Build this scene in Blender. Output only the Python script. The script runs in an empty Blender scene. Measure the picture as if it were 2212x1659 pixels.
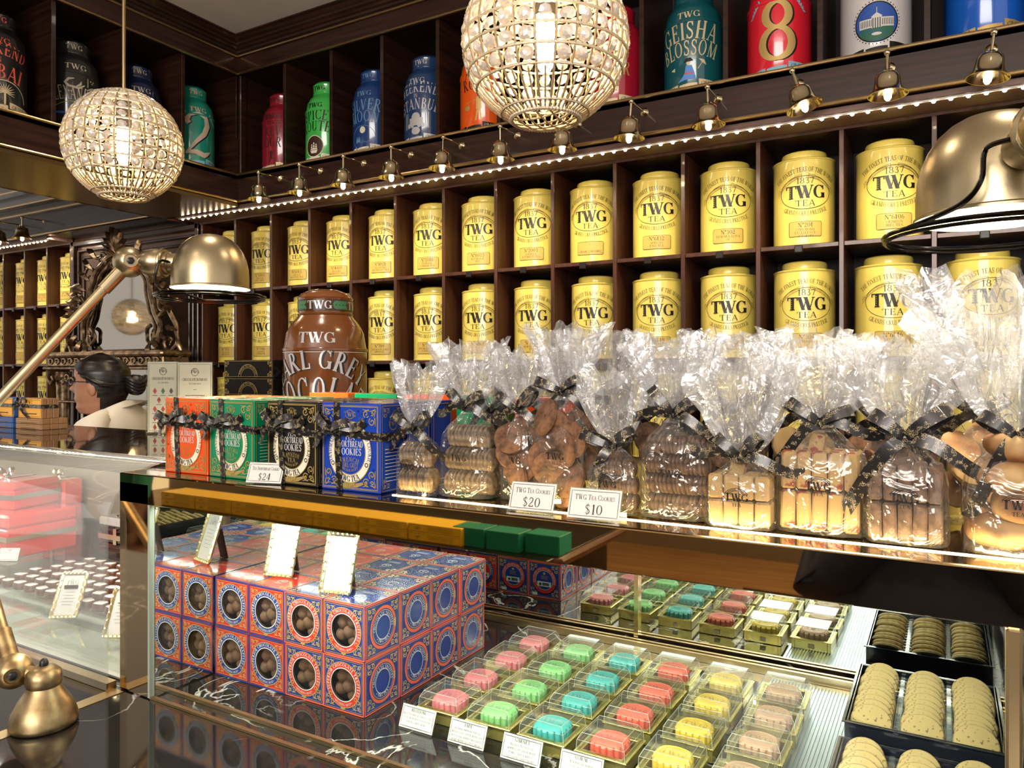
import bpy, math, random
from mathutils import Vector, Matrix, noise
from math import sin, cos, pi, radians
random.seed(7)
SC = bpy.context.scene
COL = SC.collection
E = 1.55                       # eye height above the shop floor
TH = radians(30.0)             # the camera looks 30 degrees left of the shelf wall's normal
F = 1620.0
# ---------------- camera ----------------
cam = bpy.data.cameras.new('camera')
cam.sensor_fit = 'HORIZONTAL'; cam.sensor_width = 36.0
cam.lens = 36.0 * F / 2212.0
cam.shift_y = -26.5 / 2212.0
cam.clip_start = 0.02; cam.clip_end = 60
camo = bpy.data.objects.new('camera', cam); COL.objects.link(camo)
camo.location = (0, 0, E); camo.rotation_euler = (pi/2, 0, TH)
SC.camera = camo
# ---------------- world, exposure ----------------
W_ = bpy.data.worlds.new('world'); SC.world = W_; W_.use_nodes = True
W_.node_tree.nodes['Background'].inputs[0].default_value = (1.0, 0.9, 0.8, 1)
W_.node_tree.nodes['Background'].inputs[1].default_value = 0.72
SC.view_settings.view_transform = 'Standard'; SC.view_settings.look = 'None'
SC.view_settings.exposure = 0.5; SC.view_settings.gamma = 1.0
SC.view_settings.use_curve_mapping = False
cy = SC.cycles
cy.max_bounces = 10; cy.diffuse_bounces = 3; cy.glossy_bounces = 4; cy.transmission_bounces = 4
cy.transparent_max_bounces = 24; cy.sample_clamp_indirect = 4.0; cy.sample_clamp_direct = 0.0
cy.caustics_reflective = False; cy.caustics_refractive = False; cy.blur_glossy = 0.5; cy.adaptive_threshold = .02

def light(name, kind, loc, energy, color=(1, .85, .65), size=.1, rot=(0, 0, 0), sizey=None, spot=None, blend=.5, parent=None):
    d = bpy.data.lights.new(name, kind); d.energy = energy; d.color = color
    if kind == 'AREA':
        d.size = size
        if sizey is not None: d.shape = 'RECTANGLE'; d.size_y = sizey
        else: d.shape = 'DISK'
    else:
        d.shadow_soft_size = size
    if kind == 'SPOT': d.spot_size = radians(spot); d.spot_blend = blend
    o = bpy.data.objects.new(name, d); COL.objects.link(o)
    if parent: o.parent = parent; o.location = loc
    else: o.location = (loc[0], loc[1], loc[2] + E)
    o.rotation_euler = rot
    return o
# shop's own ceiling downlight, then others added as fill (fixtures are built further down at the same spots)
WARM = (1.0, .84, .64)
DOWN = [(-2.62, 2.02), (-1.3, 1.0), (.3, 1.3), (-2.9, .2), (-1.2, -.8), (.6, -.6), (-3.0, -1.6), (1.6, 1.0), (-.8, -2.4)]
DZ = 1.68
for i, (x, y) in enumerate(DOWN):
    light('downlight_and_fill_beam', 'SPOT', (x, y, DZ - .03), 26 if i else 10, WARM, .05, (0, 0, 0), spot=110, blend=.6)
light('added_fill', 'AREA', (.4, -3.4, 1.0), 170, (1, .93, .85), 3.4, (radians(118), 0, 0), 1.4)  # added area light behind the camera, tilted up to brighten the ceiling
LEDC = (1, .87, .68)
LEDZ = .858
light('led_strip_beam', 'AREA', (-1.6, 2.66, LEDZ - .006), 19, LEDC, 4.2, (radians(18), 0, 0), .02)
light('led_strip_beam', 'AREA', (-5.6, 2.66, LEDZ - .006), 6, LEDC, 1.6, (radians(18), 0, 0), .02)
# strips inside the glass cases
light('case_strip_beam', 'AREA', (-.48, .722, -.190), 2.9, (.95, 1, .86), 1.06, (radians(28), 0, 0), .015)
light('case_strip_beam', 'AREA', (-.48, 1.2, -.190), 1.3, (.95, 1, .86), 1.06, (radians(-20), 0, 0), .015)
light('case_strip_beam', 'AREA', (-2.1, .812, -.160), 5.5, (1, .97, .86), 1.9, (radians(22), 0, 0), .015)

# ---------------- materials ----------------
MATS = {}
def mat(name, col=(.8, .8, .8), rough=.5, metal=0., spec=.5, coat=0., emit=None, estr=0., alpha=1., trans=0., bump=0., bscale=60., sheen=0., ior=1.45, sss=0.):
    if name in MATS: return MATS[name]
    m = bpy.data.materials.new(name); m.use_nodes = True
    b = m.node_tree.nodes['Principled BSDF']
    b.inputs['Base Color'].default_value = (*col, 1); b.inputs['Roughness'].default_value = rough
    b.inputs['Metallic'].default_value = metal; b.inputs['Specular IOR Level'].default_value = spec
    b.inputs['Coat Weight'].default_value = coat; b.inputs['Coat Roughness'].default_value = .06
    b.inputs['IOR'].default_value = ior; b.inputs['Transmission Weight'].default_value = trans
    b.inputs['Alpha'].default_value = alpha
    if emit: b.inputs['Emission Color'].default_value = (*emit, 1); b.inputs['Emission Strength'].default_value = estr
    if bump:
        nt = m.node_tree; tc = nt.nodes.new('ShaderNodeTexCoord'); n = nt.nodes.new('ShaderNodeTexNoise'); n.inputs['Scale'].default_value = bscale; n.inputs['Detail'].default_value = 4
        bp = nt.nodes.new('ShaderNodeBump'); bp.inputs['Strength'].default_value = bump; bp.inputs['Distance'].default_value = .002
        nt.links.new(tc.outputs['Object'], n.inputs['Vector']); nt.links.new(n.outputs['Fac'], bp.inputs['Height']); nt.links.new(bp.outputs['Normal'], b.inputs['Normal'])
    MATS[name] = m
    return m
def ramp2(m, c0, c1, scale=(6, 6, 6), p0=.35, p1=.65, detail=4, dist=0., bump=0.):
    """two-tone procedural colour on a principled material"""
    nt = m.node_tree; b = nt.nodes['Principled BSDF']
    tc = nt.nodes.new('ShaderNodeTexCoord'); mp = nt.nodes.new('ShaderNodeMapping'); mp.inputs['Scale'].default_value = scale
    n = nt.nodes.new('ShaderNodeTexNoise'); n.inputs['Scale'].default_value = 1; n.inputs['Detail'].default_value = detail; n.inputs['Distortion'].default_value = dist
    r = nt.nodes.new('ShaderNodeValToRGB'); r.color_ramp.elements[0].position = p0; r.color_ramp.elements[1].position = p1
    r.color_ramp.elements[0].color = (*c0, 1); r.color_ramp.elements[1].color = (*c1, 1)
    L = nt.links.new
    L(tc.outputs['Object'], mp.inputs[0]); L(mp.outputs[0], n.inputs['Vector']); L(n.outputs['Fac'], r.inputs[0]); L(r.outputs[0], b.inputs['Base Color'])
    if bump:
        bp = nt.nodes.new('ShaderNodeBump'); bp.inputs['Strength'].default_value = bump; bp.inputs['Distance'].default_value = .002
        L(n.outputs['Fac'], bp.inputs['Height']); L(bp.outputs[0], b.inputs['Normal'])
    return m
M = {}
M['wood'] = ramp2(mat('dark_mahogany', rough=.33, coat=.25), (.014, .0055, .0035), (.038, .014, .008), (3, 3, 60), bump=.05)
M['woodh'] = ramp2(mat('mahogany_fascia', rough=.3, coat=.3), (.019, .007, .0045), (.044, .016, .01), (3, 3, 70), bump=.05)
M['woodr'] = ramp2(mat('red_mahogany', rough=.35, coat=.3), (.04, .0125, .007), (.082, .028, .015), (40, 40, 3), bump=.05)
M['soffit'] = ramp2(mat('walnut_board', rough=.42), (.13, .07, .055), (.24, .14, .11), (3, 60, 60))
M['black'] = mat('black_lacquer', (.008, .007, .006), .25)
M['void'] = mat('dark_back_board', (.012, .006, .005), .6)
M['floorw'] = ramp2(mat('oak_floor', rough=.4), (.2, .105, .05), (.34, .2, .1), (1.2, 14, 6))
M['ceil'] = ramp2(mat('ceiling_paint', rough=.75), (.84, .8, .77), (.88, .84, .81), (1.5, 1.5, 1.5))
M['brass'] = mat('polished_brass', (.88, .78, .52), .17, 1.)
M['brassd'] = mat('satin_brass_trim', (.62, .46, .24), .3, 1.)
M['bmirror'] = mat('brass_mirror', (.8, .58, .27), .02, 1., bump=.012, bscale=4)
M['pillar'] = mat('bronze_mirror', (.5, .38, .24), .05, 1., bump=.02, bscale=5)
M['shelfm'] = mat('bronze_mirror_top', (.42, .32, .22), .06, 1.)
M['satin'] = mat('antique_brass_satin', (.43, .355, .22), .32, 1., bump=.05, bscale=220)
M['satinw'] = ramp2(mat('worn_brass', rough=.4, metal=1.), (.2, .13, .06), (.42, .33, .18), (45, 45, 45), .3, .7, 6, bump=.1)
M['chrome'] = mat('chrome', (.75, .73, .7), .12, 1.)
M['steel'] = mat('dark_steel_wire', (.035, .033, .032), .18, 1.)
M['blackp'] = mat('black_plastic', (.01, .01, .01), .35)
M['amirror'] = mat('antique_mirror', (.34, .33, .3), .04, 1.)
M['mirror'] = mat('mirror_glass', (.84, .86, .82), .015, 1.)
M['carved'] = ramp2(mat('carved_bronze_gold', rough=.33, metal=.9), (.11, .065, .035), (.46, .33, .2), (26, 26, 26), .35, .65, 4, bump=.4)
M['yellow'] = mat('yellow_tin', (.86, .7, .15), .3, 0., .5, coat=.6)
M['ink'] = mat('black_ink', (.012, .01, .008), .4)
M['inkb'] = mat('brown_ink', (.16, .09, .02), .5)
M['tinlabel'] = mat('ochre_label', (.62, .44, .1), .4)
M['gold'] = mat('gold_print', (.72, .5, .18), .35, .5)
M['goldpale'] = mat('pale_gold_print', (.75, .62, .38), .4, .2)
M['greyink'] = mat('grey_print', (.33, .33, .33), .5)
M['white'] = mat('white_card', (.66, .65, .62), .5)
M['cream'] = mat('cream_print', (.8, .74, .58), .5)
M['silverp'] = mat('silver_print', (.6, .6, .62), .35, .3)
M['bulb'] = mat('glowing_bulb', (1, .9, .7), .3, emit=(1, .72, .38), estr=26)
M['bulb2'] = mat('chandelier_bulb', (1, .9, .7), .3, emit=(1, .7, .36), estr=34)
M['led'] = mat('led_dot', (1, .9, .7), .3, emit=(1, .8, .56), estr=30)
M['caseled'] = mat('case_led', (1, 1, .9), .3, emit=(.95, 1, .85), estr=14)
M['shelfled'] = mat('shelf_led', (1, .9, .6), .3, emit=(1, .78, .4), estr=4)
M['downl'] = mat('downlight_lens', (1, .95, .9), .3, emit=(1, .93, .82), estr=7)
M['hoodin'] = mat('white_enamel', (.85, .83, .75), .35)
M['red'] = mat('red_card', (.62, .035, .018), .28, coat=.5)
M['blue'] = mat('blue_card', (.022, .045, .23), .25, coat=.5)
M['skin'] = mat('skin', (.42, .2, .12), .45, bump=.03, bscale=120)
M['skin2'] = mat('skin_tan', (.5, .27, .16), .5)
M['hair'] = ramp2(mat('black_hair', rough=.3), (.004, .003, .003), (.02, .014, .012), (20, 20, 200), bump=.25)
M['jacket'] = mat('cream_jacket', (.72, .68, .6), .8, bump=.15, bscale=400)
def marble():
    m = mat('black_marble', (.01, .01, .01), .07, coat=.4); nt = m.node_tree; b = nt.nodes['Principled BSDF']; L = nt.links.new
    tc = nt.nodes.new('ShaderNodeTexCoord'); n = nt.nodes.new('ShaderNodeTexNoise'); n.inputs['Scale'].default_value = 5.5; n.inputs['Detail'].default_value = 7; n.inputs['Distortion'].default_value = 1.4
    s = nt.nodes.new('ShaderNodeMath'); s.operation = 'SUBTRACT'; s.inputs[1].default_value = .5
    a = nt.nodes.new('ShaderNodeMath'); a.operation = 'ABSOLUTE'
    r = nt.nodes.new('ShaderNodeValToRGB'); r.color_ramp.elements[0].position = 0; r.color_ramp.elements[0].color = (.7, .66, .6, 1)
    r.color_ramp.elements[1].position = .012; r.color_ramp.elements[1].color = (.012, .0105, .01, 1)
    n2 = nt.nodes.new('ShaderNodeTexNoise'); n2.inputs['Scale'].default_value = 3; n2.inputs['Detail'].default_value = 3
    r2 = nt.nodes.new('ShaderNodeValToRGB'); r2.color_ramp.elements[0].position = .49; r2.color_ramp.elements[1].position = .57
    mx = nt.nodes.new('ShaderNodeMixRGB'); mx.inputs[1].default_value = (.013, .011, .0105, 1)
    L(tc.outputs['Object'], n.inputs['Vector']); L(n.outputs['Fac'], s.inputs[0]); L(s.outputs[0], a.inputs[0]); L(a.outputs[0], r.inputs[0])
    L(tc.outputs['Object'], n2.inputs['Vector']); L(n2.outputs['Fac'], r2.inputs[0]); L(r2.outputs[0], mx.inputs[0]); L(r.outputs[0], mx.inputs[2]); L(mx.outputs[0], b.inputs['Base Color'])
    return m
M['marble'] = marble()
def clear(name, tint=(.97, .985, .97), gl=.06, rough=.03, milk=0., fres=.7, bump=0., bscale=30, milkcol=(.9, .92, .95)):
    """thin clear sheet: what is behind shows through, reflections by Fresnel, a little milkiness"""
    m = bpy.data.materials.new(name); m.use_nodes = True; nt = m.node_tree; nt.nodes.clear(); L = nt.links.new
    out = nt.nodes.new('ShaderNodeOutputMaterial'); tr = nt.nodes.new('ShaderNodeBsdfTransparent'); tr.inputs[0].default_value = (*tint, 1)
    g = nt.nodes.new('ShaderNodeBsdfGlossy'); g.inputs['Roughness'].default_value = rough; g.inputs[0].default_value = (1, 1, 1, 1)
    fr = nt.nodes.new('ShaderNodeLayerWeight'); fr.inputs[0].default_value = .5
    pw = nt.nodes.new('ShaderNodeMath'); pw.operation = 'POWER'; pw.inputs[1].default_value = 4.0; L(fr.outputs['Facing'], pw.inputs[0])
    ad = nt.nodes.new('ShaderNodeMath'); ad.operation = 'MULTIPLY_ADD'; ad.inputs[1].default_value = fres; ad.inputs[2].default_value = gl; ad.use_clamp = True
    mx = nt.nodes.new('ShaderNodeMixShader'); L(pw.outputs[0], ad.inputs[0]); L(ad.outputs[0], mx.inputs[0])
    if milk:
        d = nt.nodes.new('ShaderNodeBsdfDiffuse'); d.inputs[0].default_value = (*milkcol, 1)
        m2 = nt.nodes.new('ShaderNodeMixShader'); m2.inputs[0].default_value = milk; L(tr.outputs[0], m2.inputs[1]); L(d.outputs[0], m2.inputs[2]); L(m2.outputs[0], mx.inputs[1])
    else: L(tr.outputs[0], mx.inputs[1])
    L(g.outputs[0], mx.inputs[2]); L(mx.outputs[0], out.inputs[0])
    if bump:
        tc = nt.nodes.new('ShaderNodeTexCoord'); n = nt.nodes.new('ShaderNodeTexNoise'); n.inputs['Scale'].default_value = bscale; n.inputs['Detail'].default_value = 3; n.inputs['Distortion'].default_value = .8
        bp = nt.nodes.new('ShaderNodeBump'); bp.inputs['Strength'].default_value = bump; bp.inputs['Distance'].default_value = .01
        L(tc.outputs['Object'], n.inputs['Vector']); L(n.outputs['Fac'], bp.inputs['Height']); L(bp.outputs[0], g.inputs['Normal']); L(bp.outputs[0], fr.inputs['Normal'])
    return m
M['glass'] = clear('case_glass', (.955, .975, .955), .015)
M['glassl'] = clear('curved_case_glass', (.95, .965, .95), .06, milk=.09)  # milk whitens the whole pane to stand for room glare
M['acrylic'] = clear('clear_acrylic', (.93, .96, .94), .06, .05)
M['lid'] = clear('clear_plastic_lid', (.96, .975, .97), .05, .06, milk=.03)
M['cello0'] = clear('cellophane_taut', (.965, .96, .95), .06, .1, milk=.02, fres=.7, bump=.8, bscale=30)
M['cello'] = clear('cellophane', (.95, .955, .965), .15, .2, milk=.13, fres=.9, bump=.9, bscale=38)
M['crystal'] = clear('cut_crystal', (.9, .84, .74), .25, .08, milk=.6, fres=.9, milkcol=(1, .97, .92))
M['bead'] = mat('glass_beads', (.78, .66, .48), .3, .35, bump=.6, bscale=500)
M['beadd'] = mat('bead_wire', (.5, .38, .24), .35, .4, bump=.6, bscale=500)

# ---------------- mesh builder ----------------
class MB:
    def __init__(s): s.v = []; s.f = []; s.m = []
    def add(s, vs, fs, mi=0):
        o = len(s.v); s.v.extend([tuple(p) for p in vs]); s.f.extend([tuple(i + o for i in f) for f in fs]); s.m.extend([mi] * len(fs)); return s
    def box(s, x0, x1, y0, y1, z0, z1, mi=0, b=0., X=None):
        cx, cy_, cz = (x0+x1)/2, (y0+y1)/2, (z0+z1)/2; hx, hy, hz = abs(x1-x0)/2, abs(y1-y0)/2, abs(z1-z0)/2
        b = min(b, hx*.9, hy*.9, hz*.9)
        vs, fs = [], []
        if b <= 0:
            vs = [(cx+i*hx, cy_+j*hy, cz+k*hz) for i in (-1, 1) for j in (-1, 1) for k in (-1, 1)]
            fs = [(0, 1, 3, 2), (4, 6, 7, 5), (0, 4, 5, 1), (2, 3, 7, 6), (0, 2, 6, 4), (1, 5, 7, 3)]
        else:
            idx = {}
            for i in (-1, 1):
                for j in (-1, 1):
                    for k in (-1, 1):
                        for a in range(3):
                            h = [hx-b, hy-b, hz-b]; h[a] = (hx, hy, hz)[a]
                            idx[(i, j, k, a)] = len(vs); vs.append((cx+i*h[0], cy_+j*h[1], cz+k*h[2]))
            for a in range(3):
                u, w = (a+1) % 3, (a+2) % 3
                for sg in (-1, 1):
                    q = []
                    for su, sw in ((-1, -1), (1, -1), (1, 1), (-1, 1)):
                        t = [0, 0, 0]; t[a] = sg; t[u] = su; t[w] = sw; q.append(idx[(*t, a)])
                    fs.append(tuple(q if sg > 0 else q[::-1]))
                for su in (-1, 1):          # edges running along a
                    for sw in (-1, 1):
                        t0 = [0]*3; t1 = [0]*3; t0[a] = -1; t1[a] = 1; t0[u] = t1[u] = su; t0[w] = t1[w] = sw
                        q = (idx[(*t0, u)], idx[(*t1, u)], idx[(*t1, w)], idx[(*t0, w)])
                        fs.append(q if su*sw > 0 else q[::-1])
            for i in (-1, 1):
                for j in (-1, 1):
                    for k in (-1, 1):
                        q = (idx[(i, j, k, 0)], idx[(i, j, k, 1)], idx[(i, j, k, 2)]); fs.append(q if i*j*k > 0 else q[::-1])
        if X is not None: vs = [X @ Vector(p) for p in vs]
        return s.add(vs, fs, mi)
    def lathe(s, prof, n=32, c=(0, 0, 0), mi=0, X=None, rmod=None):
        vs, fs = [], []
        rows = []
        for r, z in prof:
            if r <= 1e-6: rows.append([len(vs)]); vs.append((c[0], c[1], c[2]+z))
            else:
                rows.append(list(range(len(vs), len(vs)+n)))
                for i in range(n):
                    a = 2*pi*i/n; rr = r * (rmod(a, z) if rmod else 1); vs.append((c[0]+rr*cos(a), c[1]+rr*sin(a), c[2]+z))
        for A, B in zip(rows, rows[1:]):
            if len(A) == 1 and len(B) == 1: continue
            for i in range(n):
                j = (i+1) % n
                if len(A) == 1: fs.append((A[0], B[j], B[i])) if False else fs.append((A[0], B[i], B[j])[::-1])
                elif len(B) == 1: fs.append((A[i], A[j], B[0]))
                else: fs.append((A[i], A[j], B[j], B[i]))
        if X is not None: vs = [X @ Vector(p) for p in vs]
        return s.add(vs, fs, mi)
    def tube(s, pts, r, n=8, mi=0, closed=False, cap=True, X=None, flat=1.):
        P = [Vector(p) for p in pts]; N = len(P)
        R = r if isinstance(r, (list, tuple)) else [r]*N
        vs, fs = [], []
        up = None
        for i in range(N):
            a = P[(i-1) % N] if (closed or i) else P[i]; b = P[(i+1) % N] if (closed or i < N-1) else P[i]
            t = (b-a)
            if t.length < 1e-9: t = Vector((0, 0, 1))
            t.normalize()
            if up is None:
                up = Vector((0, 0, 1)) if abs(t.z) < .9 else Vector((1, 0, 0))
            u = up - t*up.dot(t)
            if u.length < 1e-6: u = t.orthogonal()
            u.normalize(); up = u; w = t.cross(u)
            for k in range(n):
                an = 2*pi*k/n; vs.append(P[i] + u*(R[i]*cos(an)) + w*(R[i]*flat*sin(an)))
        for i in range(N if closed else N-1):
            j = (i+1) % N
            for k in range(n):
                l = (k+1) % n; fs.append((i*n+k, i*n+l, j*n+l, j*n+k))
        if cap and not closed: fs.append(tuple(range(n))[::-1]); fs.append(tuple((N-1)*n+k for k in range(n)))
        if X is not None: vs = [X @ Vector(p) for p in vs]
        return s.add(vs, fs, mi)
    def sphere(s, c, r, n=16, m=10, mi=0, X=None):
        rx, ry, rz = r if isinstance(r, (list, tuple)) else (r, r, r)
        prof = [(sin(pi*i/m), -cos(pi*i/m)) for i in range(m+1)]; prof[0] = (0, -1); prof[-1] = (0, 1)
        T = Matrix.Translation(c) @ Matrix.Diagonal((rx, ry, rz, 1))
        if X is not None: T = X @ T
        return s.lathe(prof, n, mi=mi, X=T)
    def prism(s, poly, y0, y1, mi=0, X=None):
        """a polygon in x,z extruded along y"""
        n = len(poly); vs = [(x, y0, z) for x, z in poly] + [(x, y1, z) for x, z in poly]
        fs = [tuple(range(n)), tuple(range(2*n-1, n-1, -1))] + [(i, i+n, (i+1) % n+n, (i+1) % n) for i in range(n)]
        if X is not None: vs = [X @ Vector(p) for p in vs]
        return s.add(vs, fs, mi)
def obj(name, mb, mats, parent=None, loc=None, smooth=35, rot=None, kind=None, label=None):
    me = bpy.data.meshes.new(name); me.from_pydata([tuple(p) for p in mb.v], [], mb.f)
    if not isinstance(mats, (list, tuple)): mats = [mats]
    for m in mats: me.materials.append(m)
    if len(mats) > 1: me.polygons.foreach_set('material_index', mb.m)
    if smooth:
        me.polygons.foreach_set('use_smooth', [True]*len(mb.f)); me.set_sharp_from_angle(angle=radians(smooth))
    me.update()
    o = bpy.data.objects.new(name, me); COL.objects.link(o)
    if parent is not None:
        o.parent = parent
        if loc: o.location = loc
    else:
        l = loc or (0, 0, 0); o.location = (l[0], l[1], l[2]+E)
    if rot: o.rotation_euler = rot
    if kind: o['kind'] = kind
    if label: o['label'] = label
    return o
def tag(o, label, cat, group=None, kind=None):
    o['label'] = label; o['category'] = cat
    if group: o['group'] = group
    if kind: o['kind'] = kind
    return o
def thing(name, label, cat, loc=(0, 0, 0), rz=0., group=None, rot=None):
    o = bpy.data.objects.new(name, None); COL.objects.link(o); o.empty_display_size = .02
    o.location = (loc[0], loc[1], loc[2]+E); o.rotation_euler = rot or (0, 0, rz)
    return tag(o, label, cat, group)
def dup(o, loc=None, rz=None, label=None, group=None, parent=None, rot=None):
    c = o.copy(); COL.objects.link(c)
    if parent is not None: c.parent = parent
    for ch in list(o.children): dup(ch, parent=c)
    if loc: c.location = (loc[0], loc[1], loc[2]+E)
    if rz is not None: c.rotation_euler = (0, 0, rz)
    if rot: c.rotation_euler = rot
    if label: c['label'] = label
    if group: c['group'] = group
    return c
def struct(name, mb, m, loc=None, **k): return obj(name, mb, m, None, loc, kind='structure', **k)
def ray(px, py, z=None, y=None, x=None):
    """the point of the plane z=, y= or x= seen at a pixel (used only while measuring the place)"""
    t = (px-1106)/F; v = (803-py)/F
    dx, dy = t*cos(TH)-sin(TH), t*sin(TH)+cos(TH)
    k = z/v if z is not None else (y/dy if y is not None else x/dx)
    return Vector((dx*k, dy*k, v*k))

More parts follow.
